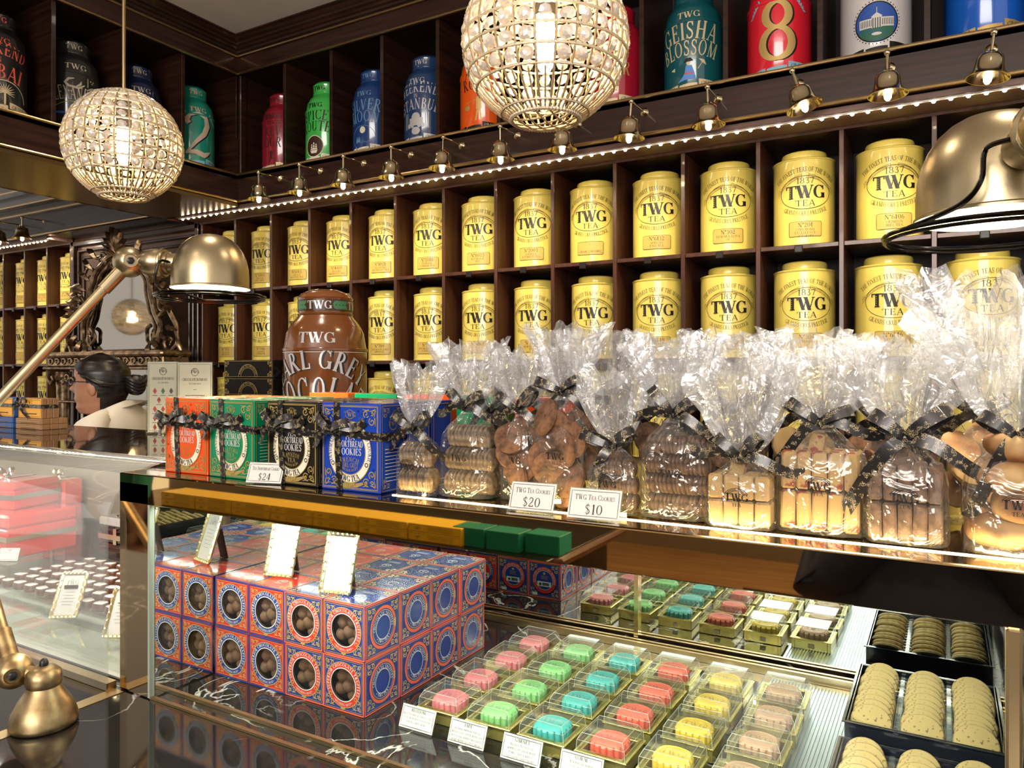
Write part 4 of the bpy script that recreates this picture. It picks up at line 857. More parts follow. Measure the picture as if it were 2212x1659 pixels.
def globe(loc, label, first=[None]):
    if first[0] is None:
        t = thing('globe_pendant_lamp', label, 'pendant lamp', loc, group='beaded crystal globe pendants'); first[0] = t
        obj('wire_hoops', hoop, M['bead'], t); obj('wire_meridians', mer, M['beadd'], t)
        mb = MB(); mb.tube([(0, 0, .178), (0, 0, 1.0)], .0062, 10); obj('stem', mb, M['brassd'], t)
        mb = MB(); mb.lathe([(0, .93), (.05, .935), (.05, .945), (0, .95)], 24); obj('ceiling_rose', mb, M['brassd'], t)
        mb = MB(); mb.lathe([(0, .18), (.022, .178), (.024, .09), (.022, .06), (0, .06)], 20); obj('lamp_holder', mb, mat('grey_holder', (.12, .1, .09), .4), t)
        mb = MB(); mb.lathe([(0, -.06), (.012, -.058), (.02, -.045), (.022, -.01), (.022, .03), (.018, .058), (0, .06)], 20); obj('bulb', mb, M['bulb2'], t)
        proto = None; cnt = 0; rest = MB(); cells = []
        for a, b_ in zip(LATS[:-1], LATS[1:]):
            la = (a+b_)/2
            if b_ == -58: continue
            for k in range(NM): cells.append((la, 2*pi*(k+.5)/NM))
        # the hundred or so that face the shop's customer side are parts of their own
        cam_dir = Vector((-t.location.x, -t.location.y, -.75)).normalized()
        cells.sort(key=lambda c: -Vector(GP(c[0], c[1], 1)).dot(cam_dir))
        for la, lo in cells:
            p = Vector(GP(la, lo, .176)); q = p.to_track_quat('Z', 'Y'); wob = Matrix.Rotation(random.uniform(-.5, .5), 4, 'X') @ Matrix.Rotation(random.uniform(-.5, .5), 4, 'Y')
            Mx = Matrix.Translation(p) @ q.to_matrix().to_4x4() @ wob
            if cnt < 100:
                if proto is None: proto = obj('crystal', cr, M['crystal'], t, smooth=0); c = proto
                else: c = proto.copy(); COL.objects.link(c); c.parent = t
                c.matrix_local = Mx if False else c.matrix_local; c.location = Mx.to_translation(); c.rotation_euler = Mx.to_euler(); cnt += 1
            else:
                rest.add([Mx @ Vector(v) for v in cr.v], cr.f)
        o = obj('crystals', rest, M['crystal'], t, smooth=0); o['kind'] = 'stuff'
        return t
    return dup(first[0], loc, label=label)
G1, G2 = (-2.342, 1.50, .742), (-.757, 1.456, .717)
globe(G2, 'large beaded crystal globe pendant hanging over the cookie bags')
globe(G1, 'smaller looking beaded crystal globe pendant hanging before the hanging cabinet')
globe((-7.05, .68, .547), 'distant beaded globe pendant seen only in the carved mirror')
for g in (G1, G2, (-7.05, .68, .547)): light('globe_lamp_glow', 'POINT', (g[0], g[1], g[2]-.02), 42, (1, .74, .42), .025)

# ================= carved mirror cabinet at the back =================
def carved():
    t = thing('carved_mirror', 'ornate carved bronze-gold mirror with leafy crest and shelf behind the shop assistant', 'mirror', (-4.13, 2.62, 0))
    mb = MB()
    out = [(-.33, .13), (-.36, .25), (-.3, .36), (-.27, .5), (-.2, .6), (-.1, .66), (0, .69)]
    pts = out+[(-x, z) for x, z in out[::-1][1:]]
    mb.prism([(x*.93, z) for x, z in pts][::-1], .02, .03); obj('mirror_glass', mb, M['amirror'], t, smooth=0)
    def sp(cx, cz, r, a0, a1, shrink=.8, n=26): return [(cx+r*(1-shrink*i/n)*cos(radians(a0+(a1-a0)*i/n)), cz+r*(1-shrink*i/n)*sin(radians(a0+(a1-a0)*i/n))) for i in range(n+1)]
    def smooth(P, n=6):
        o = []
        for i in range(len(P)-1):
            p0, p1, p2, p3 = P[max(i-1, 0)], P[i], P[i+1], P[min(i+2, len(P)-1)]
            for k in range(n):
                u = k/n; o.append(tuple(.5*((2*p1[j])+(-p0[j]+p2[j])*u+(2*p0[j]-5*p1[j]+4*p2[j]-p3[j])*u*u+(-p0[j]+3*p1[j]-3*p2[j]+p3[j])*u**3) for j in (0, 1)))
        return o+[P[-1]]
    def tb(mb, P, r0, r1=None, y=0.):
        n = len(P); r1 = r1 if r1 is not None else r0
        mb.tube([(p[0], y-.004*sin(i*.9), p[1]) for i, p in enumerate(P)], [r0+(r1-r0)*i/(n-1) for i in range(n)], 8)
    fr = MB()
    for s in (-1, 1):
        m = lambda P: [(s*x, z) for x, z in P]
        tb(fr, m(smooth([(-.34, .14), (-.37, .26), (-.31, .37), (-.28, .5), (-.2, .61), (-.1, .67), (0, .7)])), .017)
        tb(fr, m(smooth([(-.3, .15), (-.32, .26), (-.26, .37), (-.235, .5), (-.17, .58), (-.08, .64), (0, .665)])), .009)
        tb(fr, m(smooth([(-.36, .3), (-.44, .34), (-.5, .26), (-.52, .17), (-.47, .11)])+sp(-.45, .16, .05, 260, 620, .8)[2:]), .016, .006)
        tb(fr, m(sp(-.41, .41, .075, -100, 330)), .013, .004); tb(fr, m(sp(-.31, .58, .06, -60, 340)), .012, .004)
        tb(fr, m(sp(-.17, .66, .05, -40, 330)), .01, .003); tb(fr, m(sp(-.3, .2, .06, 80, -300)), .012, .004)
        tb(fr, m(smooth([(-.52, .17), (-.55, .1), (-.5, .06), (-.3, .12)])), .014, .01)
    obj('scrolled_frame', fr, M['carved'], t)
    lv = MB()
    def leaf(x, z, l, a, w=.32, y=-.015):
        n = 7; L, R, C = [], [], []
        for i in range(n+1):
            u = i/n; px_, pz = x+l*u*cos(a)+.25*l*u*u*cos(a+1.2), z+l*u*sin(a)+.1*l*u*u*sin(a+1.2); wv = w*l*sin(pi*min(1, u*.93+.07))*(1 if i % 2 else .7)*.5
            L.append((px_-wv*sin(a), y-.018*sin(pi*u), pz+wv*cos(a))); R.append((px_+wv*sin(a), y-.018*sin(pi*u), pz-wv*cos(a))); C.append((px_, y-.03*sin(pi*u*.8)-.008, pz))
        B = [(p[0], y+.006, p[2]) for p in C]
        lv.add(L+C+R+B, [(i, i+1, n+2+i, n+1+i) for i in range(n)]+[(n+1+i, n+2+i, 2*n+3+i, 2*n+2+i) for i in range(n)]+[(i+1, i, 3*n+3+i, 3*n+4+i) for i in range(n)]+[(2*n+2+i, 2*n+3+i, 3*n+4+i, 3*n+3+i) for i in range(n)])
    for k in range(9): leaf(0, .68, .15-.012*abs(k-4), pi*(.1+.1*k), .45)
    for s in (-1, 1):
        for k in range(5): leaf(s*(.2+.04*k), .66-.06*k, .08, pi/2-s*(.5+.1*k), .5); leaf(s*(.36+.015*k), .47-.03*k, .09, pi/2-s*(.9+.2*k), .5)
        for k in range(4): leaf(s*(.3+.05*k), .16+.03*k, .08, -pi/2+s*(.4*k), .5)
    for k in range(5): leaf(0, .64, .06, -pi*(.2+.15*k), .5)
    obj('acanthus_crest', lv, M['carved'], t)
    sh = MB(); sh.box(-.58, .58, -.14, .05, .085, .115, b=.01); sh.box(-.55, .55, -.11, .05, .03, .085, b=.006); sh.box(-.57, .57, -.13, .05, .012, .03, b=.006)
    obj('frieze_shelf', sh, M['carved'], t)
    fz = MB()
    for k in range(16):
        x = -.5+k*.0667; pts = [(x+.026*(1-.7*i/14)*cos(i*.55*(1 if k % 2 else -1)), -.113, .058+.022*(1-.7*i/14)*sin(i*.55)) for i in range(15)]; fz.tube(pts, [.007-.0003*i for i in range(15)], 6)
    for s in (-1, 1):
        for k in range(4): fz.tube([(s*(.36+.05*k)+.03*(1-.7*i/12)*cos(i*.6), -.07, -.03+.02*(k % 2)-.03+.028*(1-.7*i/12)*sin(i*.6)) for i in range(13)], [.009-.0004*i for i in range(13)], 6)
        fz.tube([(s*.55, -.1, .01), (s*.56, -.1, -.04), (s*.52, -.1, -.07), (s*.49, -.1, -.05), (s*.51, -.1, -.03)], .014, 8)
    obj('carved_scrolls', fz, M['carved'], t)
    lw = MB()
    for s in (-1, 1): lw.lathe([(0, -1.5), (.05, -1.5), (.04, -1.2), (.03, -.6), (.04, -.1), (.045, 0), (0, .01)], 14, c=(s*.5, -.04, 0))
    for z in (-.17, -.42, -.68): lw.box(-.5, .5, -.1, .05, z-.012, z, b=.003)
    lw.box(-.55, .55, -.12, .05, -1.55, -1.45)
    obj('glazed_stand', lw, M['carved'], t)
    mb = MB(); mb.box(-.46, .46, .04, .05, -1.45, .02); obj('back_mirror', mb, M['amirror'], t, smooth=0)
    return t
carved()
# ================= the counter =================
YG, ZT, ZV, ZM = .70, -.156, -.200, -.49       # front glass plane, shelf top, valance bottom, marble top
XE, XP = -1.032, .042                          # mirrored left end, right post
mb = MB(); mb.box(-3.4, 1.3, .14, 1.34, ZM-.04, ZM, b=.004); mb.box(-3.4, 1.3, .2, 1.32, -1.55, ZM-.04)
o = obj('marble_counter', mb, [M['marble']], smooth=0); tag(o, 'long counter with polished black white-veined marble top carrying the glass cases', 'counter')
mb = MB(); mb.box(-1.112, -1.088, .14, YG-.004, ZM+.0002, ZM+.0012); o = obj('brass_inlay', mb, M['brassd'], smooth=0); tag(o, 'flat brass strip let into the black marble beside the brass lamp foot', 'inlay')

# ---- right glass case ----
cs = thing('display_case', 'long glass display case with bronze mirror top holding truffle boxes and mooncakes', 'display case', (0, 0, 0))
def cb(nm, x0, x1, y0, y1, z0, z1, m, b=0., par=cs, **k):
    mb = MB(); mb.box(x0, x1, y0, y1, z0, z1, b=b); return obj(nm, mb, m, par, smooth=0, **k)
cb('top_shelf', -1.104, .75, YG+.008, 1.30, ZT-.012, ZT, M['bmirror'], .0012)
cb('front_valance', -1.104, .75, YG, YG+.0075, ZV, ZT+.0005, M['bmirror'], .001)
cb('mirror_top', -1.1, .745, YG+.004, 1.295, ZT+.0002, ZT+.0012, M['shelfm'])
cb('end_pillar', -1.104, XE-.001, YG, 1.29, ZM+.001, ZT-.013, M['pillar'], .001)
cb('end_mirror', XE, XE+.004, YG+.008, 1.283, ZM+.002, ZT-.013, M['mirror'])
cb('front_glass', XE, XP-.002, YG+.001, YG+.006, ZM+.004, ZV-.0005, M['glass'])
cb('glass_edge', XE-.001, XE+.0035, YG-.001, YG+.007, ZM+.002, ZV, mat('glass_edge_green', (.32, .36, .3), .15))
cb('back_mirror', XE+.004, .075, 1.284, 1.29, ZM+.014, ZT-.013, M['mirror'])
for x in (-.479, ): cb('door_edge', x-.005, x+.003, 1.276, 1.2835, ZM+.014, ZV-.001, M['brass'])
for y in (1.255, 1.268): cb('track_rail', XE+.004, .075, y, y+.006, ZM+.0005, ZM+.013, M['brassd'])
for y, h in ((.7, .004), (.728, .006)): cb('front_rail', XE+.002, XP, y, y+.006, ZM+.0004, ZM+h, M['brassd'])
cb('corner_post', XP-.001, XP+.010, YG-.001, YG+.010, ZM+.001, ZV, M['brassd'], .002)
cb('end_panel', .08, .086, YG+.02, 1.29, ZM+.001, ZV-.001, M['black'])
cb('front_panel', XP+.011, .75, YG+.002, YG+.01, ZM+.001, ZV-.001, M['black'])
mat('dark_bronze_panel', (.03, .02, .012), .12, .6)
mb = MB()
for k in range(30): mb.box(-.238+k*.0048, -.2355+k*.0048, .75, 1.24, ZM+.0015, ZM+.0028)
mb.box(-.24, -.095, .745, 1.245, ZM+.0002, ZM+.0014); o = obj('ribbed_tray', mb, mat('ribbed_steel', (.25, .31, .37), .28, .8), smooth=0); tag(o, 'ribbed steel base sheet lying between the brown mooncakes and the cookie trays', 'tray')
lb = cb('light_bar', XE+.02, .07, YG+.0105, YG+.022, ZT-.026, ZT-.0125, M['chrome'])
cb('light_tube', XE+.03, .06, YG+.013, YG+.019, ZT-.0285, ZT-.0262, M['caseled'], par=lb)
mb = MB(); mb.box(XE+.02, .07, YG+.05, YG+.062, ZT+.0013, ZT+.0022); mb.f = mb.f
# underlit strip let into the mirror top below the cookie bags
mb = MB(); mb.box(-.60, .40, .7385, .7415, ZT+.0012, ZT+.0022); obj('underlit_strip', mb, M['shelfled'], cs, smooth=0)
light('shelf_strip_beam', 'AREA', (-.1, .7405, ZT+.004), 0.55, (1, .72, .3), .98, (radians(180-35), 0, 0), .004)

# ================= truffle boxes =================
S = .0782
ora = mat('salmon_edge', (.72, .12, .05), .35); tr_m = ramp2(mat('cocoa_truffle', rough=.8, bump=0), (.13, .06, .03), (.24, .13, .075), (160, 160, 160), bump=.4)
windowm = clear('window_film', (.92, .92, .92), .05, .05)
def face_map(side):
    h = S/2
    return {'front': plane((0, -h, h), (1, 0, 0), (0, 0, 1)), 'right': plane((h, 0, h), (0, 1, 0), (0, 0, 1)), 'left': plane((-h, 0, h), (0, -1, 0), (0, 0, 1)),
            'back': plane((0, h, h), (-1, 0, 0), (0, 0, 1)), 'top': plane((0, 0, S), (1, 0, 0), (0, 1, 0))}[side]
def truffle_box_meshes(kind):
    base, edge = (0, 1) if kind == 'red' else (1, 0)      # slots: 0 red 1 blue 2 gold 3 white 4 salmon 5 ink
    h = S/2
    body = MB(); n = 40; rw = .0238
    # front with a round window
    ring = [(rw*cos(2*pi*i/n), rw*sin(2*pi*i/n)) for i in range(n)]; sq = []
    for i in range(n):
        a = 2*pi*i/n; m = max(abs(cos(a)), abs(sin(a))); sq.append((h*cos(a)/m, h*sin(a)/m))
    vs = [(x, -h, h+z) for x, z in ring]+[(x, -h, h+z) for x, z in sq]+[(x, -h+.004, h+z) for x, z in ring]
    fs = [(i, n+i, n+(i+1) % n, (i+1) % n) for i in range(n)]
    body.add(vs, fs, base); body.add(vs, [(i, (i+1) % n, 2*n+(i+1) % n, 2*n+i) for i in range(n)], 5)
    o = body; v = [(-h, -h, 0), (h, -h, 0), (h, h, 0), (-h, h, 0), (-h, -h, S), (h, -h, S), (h, h, S), (-h, h, S)]
    o.add(v, [(1, 2, 6, 5)], base if kind == 'blue' else base); o.add(v, [(2, 3, 7, 6)], base); o.add(v, [(3, 0, 4, 7)], base); o.add(v, [(4, 5, 6, 7)], base); o.add(v, [(0, 3, 2, 1)], base)
    o.add([(-h+.002, -h+.03, .002), (h-.002, -h+.03, .002), (h-.002, -h+.03, S-.002), (-h+.002, -h+.03, S-.002)], [(0, 1, 2, 3)], 5)
    p = MB()
    e = 4 if kind == 'blue' else 1
    for sd in ('front', 'right', 'left', 'back', 'top'):
        f = face_map(sd); frame(p, f, -h+.0012, h-.0012, -h+.0012, h-.0012, .0024, e)
        frame(p, f, -h+.004, h-.004, -h+.004, h-.004, .0006, 2)
        for fx in (-1, 1):
            for fy in (-1, 1): curl(p, f, fx*(h-.0055), fy*(h-.0055), .0175, -fx, -fy, 2, w=.07)
        rc = 1 if kind == 'red' else 0
        if sd == 'front':
            disc(p, f, 0, 0, .0322, .0322, rc, 40, rin=.74); disc(p, f, 0, 0, .0245, .0245, 3, 40, d=.0003, rin=.945); disc(p, f, 0, 0, .0329, .0329, 2, 40, d=.0001, rin=.965)
            text(p, f, 'SUPERIOR CHOCOLATE TRUFFLES', .0050, 0, .0262, 3, arc=.0262, bold=1.2, fit=.105, d=.0004, seg=4)
            text(p, f, '* WELLBEING GROUP *', .0036, 0, -.0302, 3, arc=-.029, bold=1, fit=.04, d=.0004, seg=4)
            for sx in (-1, 1): disc(p, f, sx*.0235, -.0165, .0032, .0032, 2, 12, d=.0005); disc(p, f, sx*.0235, -.0165, .002, .002, rc, 10, d=.0007)
            for k in (-1, 0, 1): disc(p, f, k*.0025, -.0335-.001*(k == 0), .0018, .0018, 2, 8, d=.0005)
        elif sd in ('right', 'left'):
            disc(p, f, 0, 0, .0285, .0305, 1 if kind == 'blue' else 0, 36, rin=.62); disc(p, f, 0, 0, .029, .031, 4, 36, d=.0002, rin=.86); disc(p, f, 0, 0, .0165, .0178, 3, 32, d=.0003, rin=.94); disc(p, f, 0, 0, .0235, .025, 2, 32, d=.0003, rin=.965)
            text(p, f, 'CHOCOLATE TRUFFLES', .0045, 0, .0178, 3, arc=.018, fit=.062, bold=1.2, d=.0004, seg=4); text(p, f, '* TWG TEA *', .0045, 0, -.0222, 3, arc=-.0205, fit=.036, bold=1.2, d=.0004, seg=4)
            for k in range(3): disc(p, f, .0262, -.004+.004*k, .0022, .0022, 2, 8, d=.0005)
        elif sd == 'back':
            disc(p, f, 0, 0, .0285, .0285, rc, 36, rin=.72); disc(p, f, 0, 0, .021, .021, base, 30, d=.0002); disc(p, f, 0, 0, .0212, .0212, 3, 30, d=.0003, rin=.96)
            text(p, f, 'SUPERIOR CHOCOLATE TRUFFLES', .0045, 0, .0228, 3, arc=.0228, fit=.085, d=.0004, seg=4)
            rect(p, f, -.0165, .0165, -.0135, -.003, 3, d=.0004)
            for k in range(14): rect(p, f, -.012+.0012*k, -.0114+.0012*k+.0003*(k % 3), -.011, -.005, 5, d=.0006, n=1)
            rect(p, f, .007, .012, -.011, -.006, 5, d=.0006, n=1); rect(p, f, .0165, .029, -.034, -.028, 3, d=.0004, n=1)
            for k in range(3): pline(p, f, [(-.008, .003+.003*k), (.008, .003+.003*k)], .0007, 2, d=.0004)
            disc(p, f, 0, .0145, .0028, .0028, 2, 10, d=.0004)
        else:
            disc(p, f, 0, -.006, .009, .008, 3, 20, d=.0002, rin=.86); text(p, f, 'TWG', .0055, 0, -.0085, 3, bold=1.4, d=.0002); text(p, f, '1837', .003, 0, -.002, 3, d=.0002)
            for k in range(3): pline(p, f, [(-.013, .012+.003*k), (.013, .012+.003*k)], .0007, 3, d=.0002)
            pline(p, f, [(-.007, -.016), (0, -.018), (.007, -.016)], .0011, 3, d=.0002)
    return body, p
TM = [M['red'], M['blue'], M['gold'], M['white'], ora, M['ink']]
trg = 'red and blue chocolate truffle boxes stacked in the case'
tb_src = {}
for kind in ('red', 'blue'):
    bm_, pm_ = truffle_box_meshes(kind)
    for full in (True, False):
        t = thing('truffle_box', 'x', 'box', (0, 9, 0), group=trg)
        if full or True:
            a = obj('carton', bm_, TM, t, smooth=0); b_ = obj('printed_design', pm_, TM, t, smooth=0)
            mb = MB(); disc(mb, plane((0, -S/2+.003, S/2), (1, 0, 0), (0, 0, 1)), 0, 0, .0242, .0242, n=28); obj('window', mb, windowm, t, smooth=0)
        if full:
            pr_ = None
            for q, (x, z, r) in enumerate(((-.012, .006, .0108), (.007, .009, .0105), (-.001, -.006, .0112), (-.016, -.012, .0105), (.015, -.006, .0108), (.005, -.019, .0105), (-.004, .02, .0102), (.018, .013, .01), (-.019, .018, .009))):
                if pr_ is None:
                    mb = MB(); mb.lathe([(0, -1), (.5, -.86), (.82, -.5), (1, 0), (.84, .5), (.5, .87), (0, 1)], 14); me_o = obj('truffle', mb, tr_m, t, smooth=80); pr_ = me_o
                    c = me_o
                else: c = pr_.copy(); COL.objects.link(c); c.parent = t
                c.location = (x, -S/2+.0145+.003*(q > 3), S/2+z); c.scale = (r, r, r*.93); c.rotation_euler = (q, q*1.7, 0)
        tb_src[(kind, full)] = t
used = {}
COLN = ['leftmost', 'second', 'third', 'rightmost']
for lv in (0, 1):
    for row in range(4):
        for c in range(4):
            kind = 'red' if c < 2 else 'blue'; key = (kind, row == 0)
            t = tb_src[key] if key not in used else dup(tb_src[key]); used[key] = 1
            jx = random.uniform(-.0008, .0012); jr = random.uniform(-.01, .012)
            x = XE+.0065+S/2+c*(S+.0008)+jx*(c > 0)+(.004 if (c == 3 and lv == 1 and row == 3) else 0); y = .813+S/2+row*(S+.0012)+random.uniform(0, .001)
            t.location = (x, y, ZM+.0006+lv*(S+.0006)+E); t.rotation_euler = (0, 0, jr*.5)
            t['label'] = '%s chocolate truffle box, %s layer, %s row, %s column of the stack' % (kind, ('bottom', 'top')[lv], ('front', 'second', 'third', 'back')[row], COLN[c])
            t['group'] = trg
# gold framed signs on the truffle boxes
def gold_sign(loc, rz, label, h=.088, w=.048, tilt=-18, group='gold framed signs standing on goods'):
    t = thing('framed_sign', label, 'sign', loc, rz, group)
    R_ = Matrix.Rotation(radians(tilt), 4, 'X')
    mb = MB(); mb.box(-w/2+.003, w/2-.003, -.001, .001, .004, h-.004, X=R_); obj('card', mb, M['white'], t, smooth=0)
    mb = MB(); pts = []
    for (a, b_) in (((-w/2, .002), (w/2, .002)), ((w/2, .002), (w/2, h)), ((w/2, h), (-w/2, h)), ((-w/2, h), (-w/2, .002))):
        n = 12
        for i in range(n): pts.append(R_ @ Vector((a[0]+(b_[0]-a[0])*i/n, -.001, a[1]+(b_[1]-a[1])*i/n)))
    mb.tube(pts, [.0042 if i % 2 else .0028 for i in range(len(pts))], 6, closed=True)
    for p in pts[::2]: mb.sphere(p+Vector((0, -.0015, 0)), .0028, 6, 4)
    obj('frame', mb, mat('bright_gilt', (.85, .74, .42), .25, .9), t)
    mb = MB(); mb.box(-.012, .012, .003, .006, .0, h*.62, X=Matrix.Translation((0, .036, 0)) @ Matrix.Rotation(radians(12), 4, 'X')); obj('easel_back', mb, mat('brown_velvet', (.05, .025, .015), .7), t, smooth=0)
    mb = MB(); f0 = plane((0, 0, 0), (1, 0, 0), (0, 0, 1)); f = lambda u, v, d=0.: R_ @ Vector((u, -.0016, v))
    text(mb, f, 'TWG', .0075, 0, h*.74, bold=1.3); text(mb, f, '1837', .004, 0, h*.84, bold=.8)
    for k in range(6): pline(mb, f, [(-.012+.003*(k % 2), h*(.64-.07*k)), (.012-.002*(k % 3), h*(.64-.07*k))], .0009)
    obj('lettering', mb, M['greyink'], t, smooth=0)
    return t
zt2 = ZM+2*S+.0018
gold_sign((-.79, .838, zt2), radians(12), 'gold framed white sign standing on the blue truffle boxes nearest the mooncakes')
gold_sign((-.935, .862, zt2), radians(12), 'gold framed white sign standing on the red truffle boxes')

# ================= mooncakes =================
MC = [('pink', (.78, .2, .22)), ('green', (.26, .62, .2)), ('turquoise', (.05, .48, .44)), ('coral', (.85, .13, .07)), ('yellow', (.85, .58, .04)), ('tan', (.58, .32, .17))]
trayg = mat('gold_plastic_tray', (.62, .52, .16), .22, .75)
def hollow_tray(w, d, h, t, rim):
    mb = MB(); a, b_ = w/2, d/2
    mb.box(-a+.002, a-.002, -b_+.002, b_-.002, 0, .0015)
    for s in (-1, 1):
        mb.box(s*(a-t), s*a, -b_, b_, 0, h, b=.0006); mb.box(-a+t, a-t, s*(b_-t), s*b_, 0, h, b=.0006)
        mb.box(s*(a-t-.001), s*(a+rim), -b_-rim, b_+rim, h-.0015, h, b=.0005); mb.box(-a+t, a-t, s*(b_-t-.001), s*(b_+rim), h-.0015, h, b=.0005)
    return mb
def mooncake_src(nm, col):
    t = thing('boxed_mooncake', 'x', 'mooncake', (0, 9, 0))
    obj('gold_tray', hollow_tray(.065, .065, .0185, .0055, .0022), trayg, t, smooth=0)
    n = 128; prof = [(0, .002), (.0232, .002), (.0242, .004), (.0242, .024), (.0234, .0262), (.0215, .0278), (.0205, .0272), (.0195, .0279), (0, .0284)]
    mb = MB(); rm = lambda a, z: (.9+.17*abs(cos(a*8))**.5 if z < .025 else 1.0)*(1/max(abs(cos(a)), abs(sin(a)))**.28)
    mb.lathe(prof, n, rmod=lambda a, z: rm(a, z)*.94); cake = obj('cake', mb, mat(nm+'_snowskin', col, .5, bump=.12, bscale=300, coat=.1), t, smooth=24)
    mb = MB(); f = lambda u, v, d=0.: Vector((u, v, .0292)); disc(mb, f, 0, 0, .0165, .0125, rin=.94, n=30); text(mb, f, 'TWG', .0095, 0, -.005, bold=1.5); text(mb, f, '1837', .0035, 0, .0058)
    obj('embossed_mark', mb, mat(nm+'_mark', tuple(c*.62 for c in col), .5), cake, smooth=0)
    # clear lid: walls, chamfer, top
    mb = MB(); a, c2 = .0325, .027; z0, z1, z2 = .0172, .031, .039
    for (r0, za, r1, zb) in ((a, z0, a-.001, z1), (a-.001, z1, c2, z2)):
        vs = [(sx*r0, sy*r0, za) for sx, sy in ((-1, -1), (1, -1), (1, 1), (-1, 1))]+[(sx*r1, sy*r1, zb) for sx, sy in ((-1, -1), (1, -1), (1, 1), (-1, 1))]
        mb.add(vs, [(i, (i+1) % 4, 4+(i+1) % 4, 4+i) for i in range(4)])
    mb.add([(-c2, -c2, z2), (c2, -c2, z2), (c2, c2, z2), (-c2, c2, z2)], [(0, 1, 2, 3)])
    obj('clear_lid', mb, M['lid'], t, smooth=0)
    mb = MB()
    q = [(sx*c2, sy*c2, z2) for sx, sy in ((-1, -1), (1, -1), (1, 1), (-1, 1))]; q2 = [(sx*(a-.001), sy*(a-.001), z1) for sx, sy in ((-1, -1), (1, -1), (1, 1), (-1, 1))]; q3 = [(sx*a, sy*a, z0) for sx, sy in ((-1, -1), (1, -1), (1, 1), (-1, 1))]
    mb.tube(q, .00035, 4, closed=True); mb.tube(q2, .00025, 4, closed=True)
    for i in range(4): mb.tube([q[i], q2[i], q3[i]], .0003, 4)
    obj('lid_edges', mb, M['acrylic'] if False else mat('clear_edge', (.5, .54, .46), .12), t, smooth=0)
    mb = MB(); mb.box(-.004, .006, .0342, .0345, .004, .011); obj('price_sticker', mb, M['goldpale'], t, smooth=0)
    return t
PX, PY = .082, .0855
CX = -.612
ordr = ['front', 'second', 'third', 'back']
for i, (nm, col) in enumerate(MC):
    src = mooncake_src(nm, col)
    for r in range(4):
        t = src if r == 0 else dup(src)
        t.location = (CX+PX*i+random.uniform(-.0015, .0015), .883+PY*r+random.uniform(-.0015, .0015), ZM+.0006+(.002 if i == 5 else 0)+E); t.rotation_euler = (0, 0, random.uniform(-.03, .03))
        t['label'] = '%s mooncake in a gold tray under a clear lid, %s one of its colour row' % (nm, ordr[r]); t['group'] = 'boxed mooncakes in rows of one colour'
# folded acrylic cards before the mooncakes
def tent_card(loc, w, h, lines, label, rz=0., price=None, tilt=22, title=None, group='small printed cards in clear stands'):
    t = thing('card_holder', label, 'sign', loc, rz, group)
    R_ = Matrix.Rotation(radians(-tilt), 4, 'X')
    mb = MB(); mb.box(-w/2, w/2, -.0008, 0, .0015, h, X=R_); obj('card', mb, M['white'], t, smooth=0)
    mb = MB(); mb.box(-w/2-.001, w/2+.001, .0004, .0016, 0, h+.0015, X=R_); R2 = Matrix.Translation(R_ @ Vector((0, 0, h))) @ Matrix.Rotation(radians(tilt), 4, 'X'); mb.box(-w/2-.001, w/2+.001, 0, .0012, -h*cos(radians(tilt))/cos(radians(tilt)), 0, X=R2); mb.box(-w/2-.001, w/2+.001, -.004, .0, 0, .001)
    obj('clear_stand', mb, M['acrylic'], t, smooth=0)
    mb = MB(); f = lambda u, v, d=0.: R_ @ Vector((u, -.0013-d, v))
    frame(mb, f, -w/2+.0022, w/2-.0022, .004, h-.0025, .0005)
    if price:
        text(mb, f, lines[0], h*.17, 0, h*.64, bold=.8, fit=w*.78); text(mb, f, price, h*.32, 0, h*.18, bold=.8)
    else:
        text(mb, f, title, h*.13, 0, h*.76, fit=w*.8)
        for i, s in enumerate(lines): text(mb, f, s, h*.095, 0, h*(.6-.15*i), fit=w*.86, bold=.8, seg=3)
    obj('lettering', mb, M['ink'], t, smooth=0)
    return t
info = [('BLOSSOM', ('Blue Tea infused white lotus', 'paste with red longan and', 'a rose confit heart')), ('JADE', ('Alishan imperial infused', 'white lotus paste with goji', 'melon and white chocolate', 'heart with coconut cream')), ('GARNET', ('Alishan Tea infused', 'white lotus paste with', 'pomelo and a mango', 'chocolate confit heart')), ('CORAL', ('Tea infused white', 'lotus paste with', 'red berries'))]
for i, (a, b_) in enumerate(info):
    tent_card((CX-.012+PX*i, .817-.001*i, ZM+.0006), .056, .031, b_, 'white card headed %s in a clear stand before the %s mooncakes' % (a, MC[i][0]), title=a)
tent_card((-.812, .722, ZT+.0014), .054, .03, ('Tea Shortbread Cookies',), 'white price card for twenty four dollars before the green and black boxes', radians(16), '$24')
tent_card((-.395, .724, ZT+.0014), .054, .033, ('TWG Tea Cookies',), 'white price card for twenty dollars before the tall cookie bag', radians(4), '$20')
tent_card((-.317, .716, ZT+.0014), .057, .033, ('TWG Tea Cookies',), 'white price card for ten dollars on the shelf edge', radians(4), '$10')

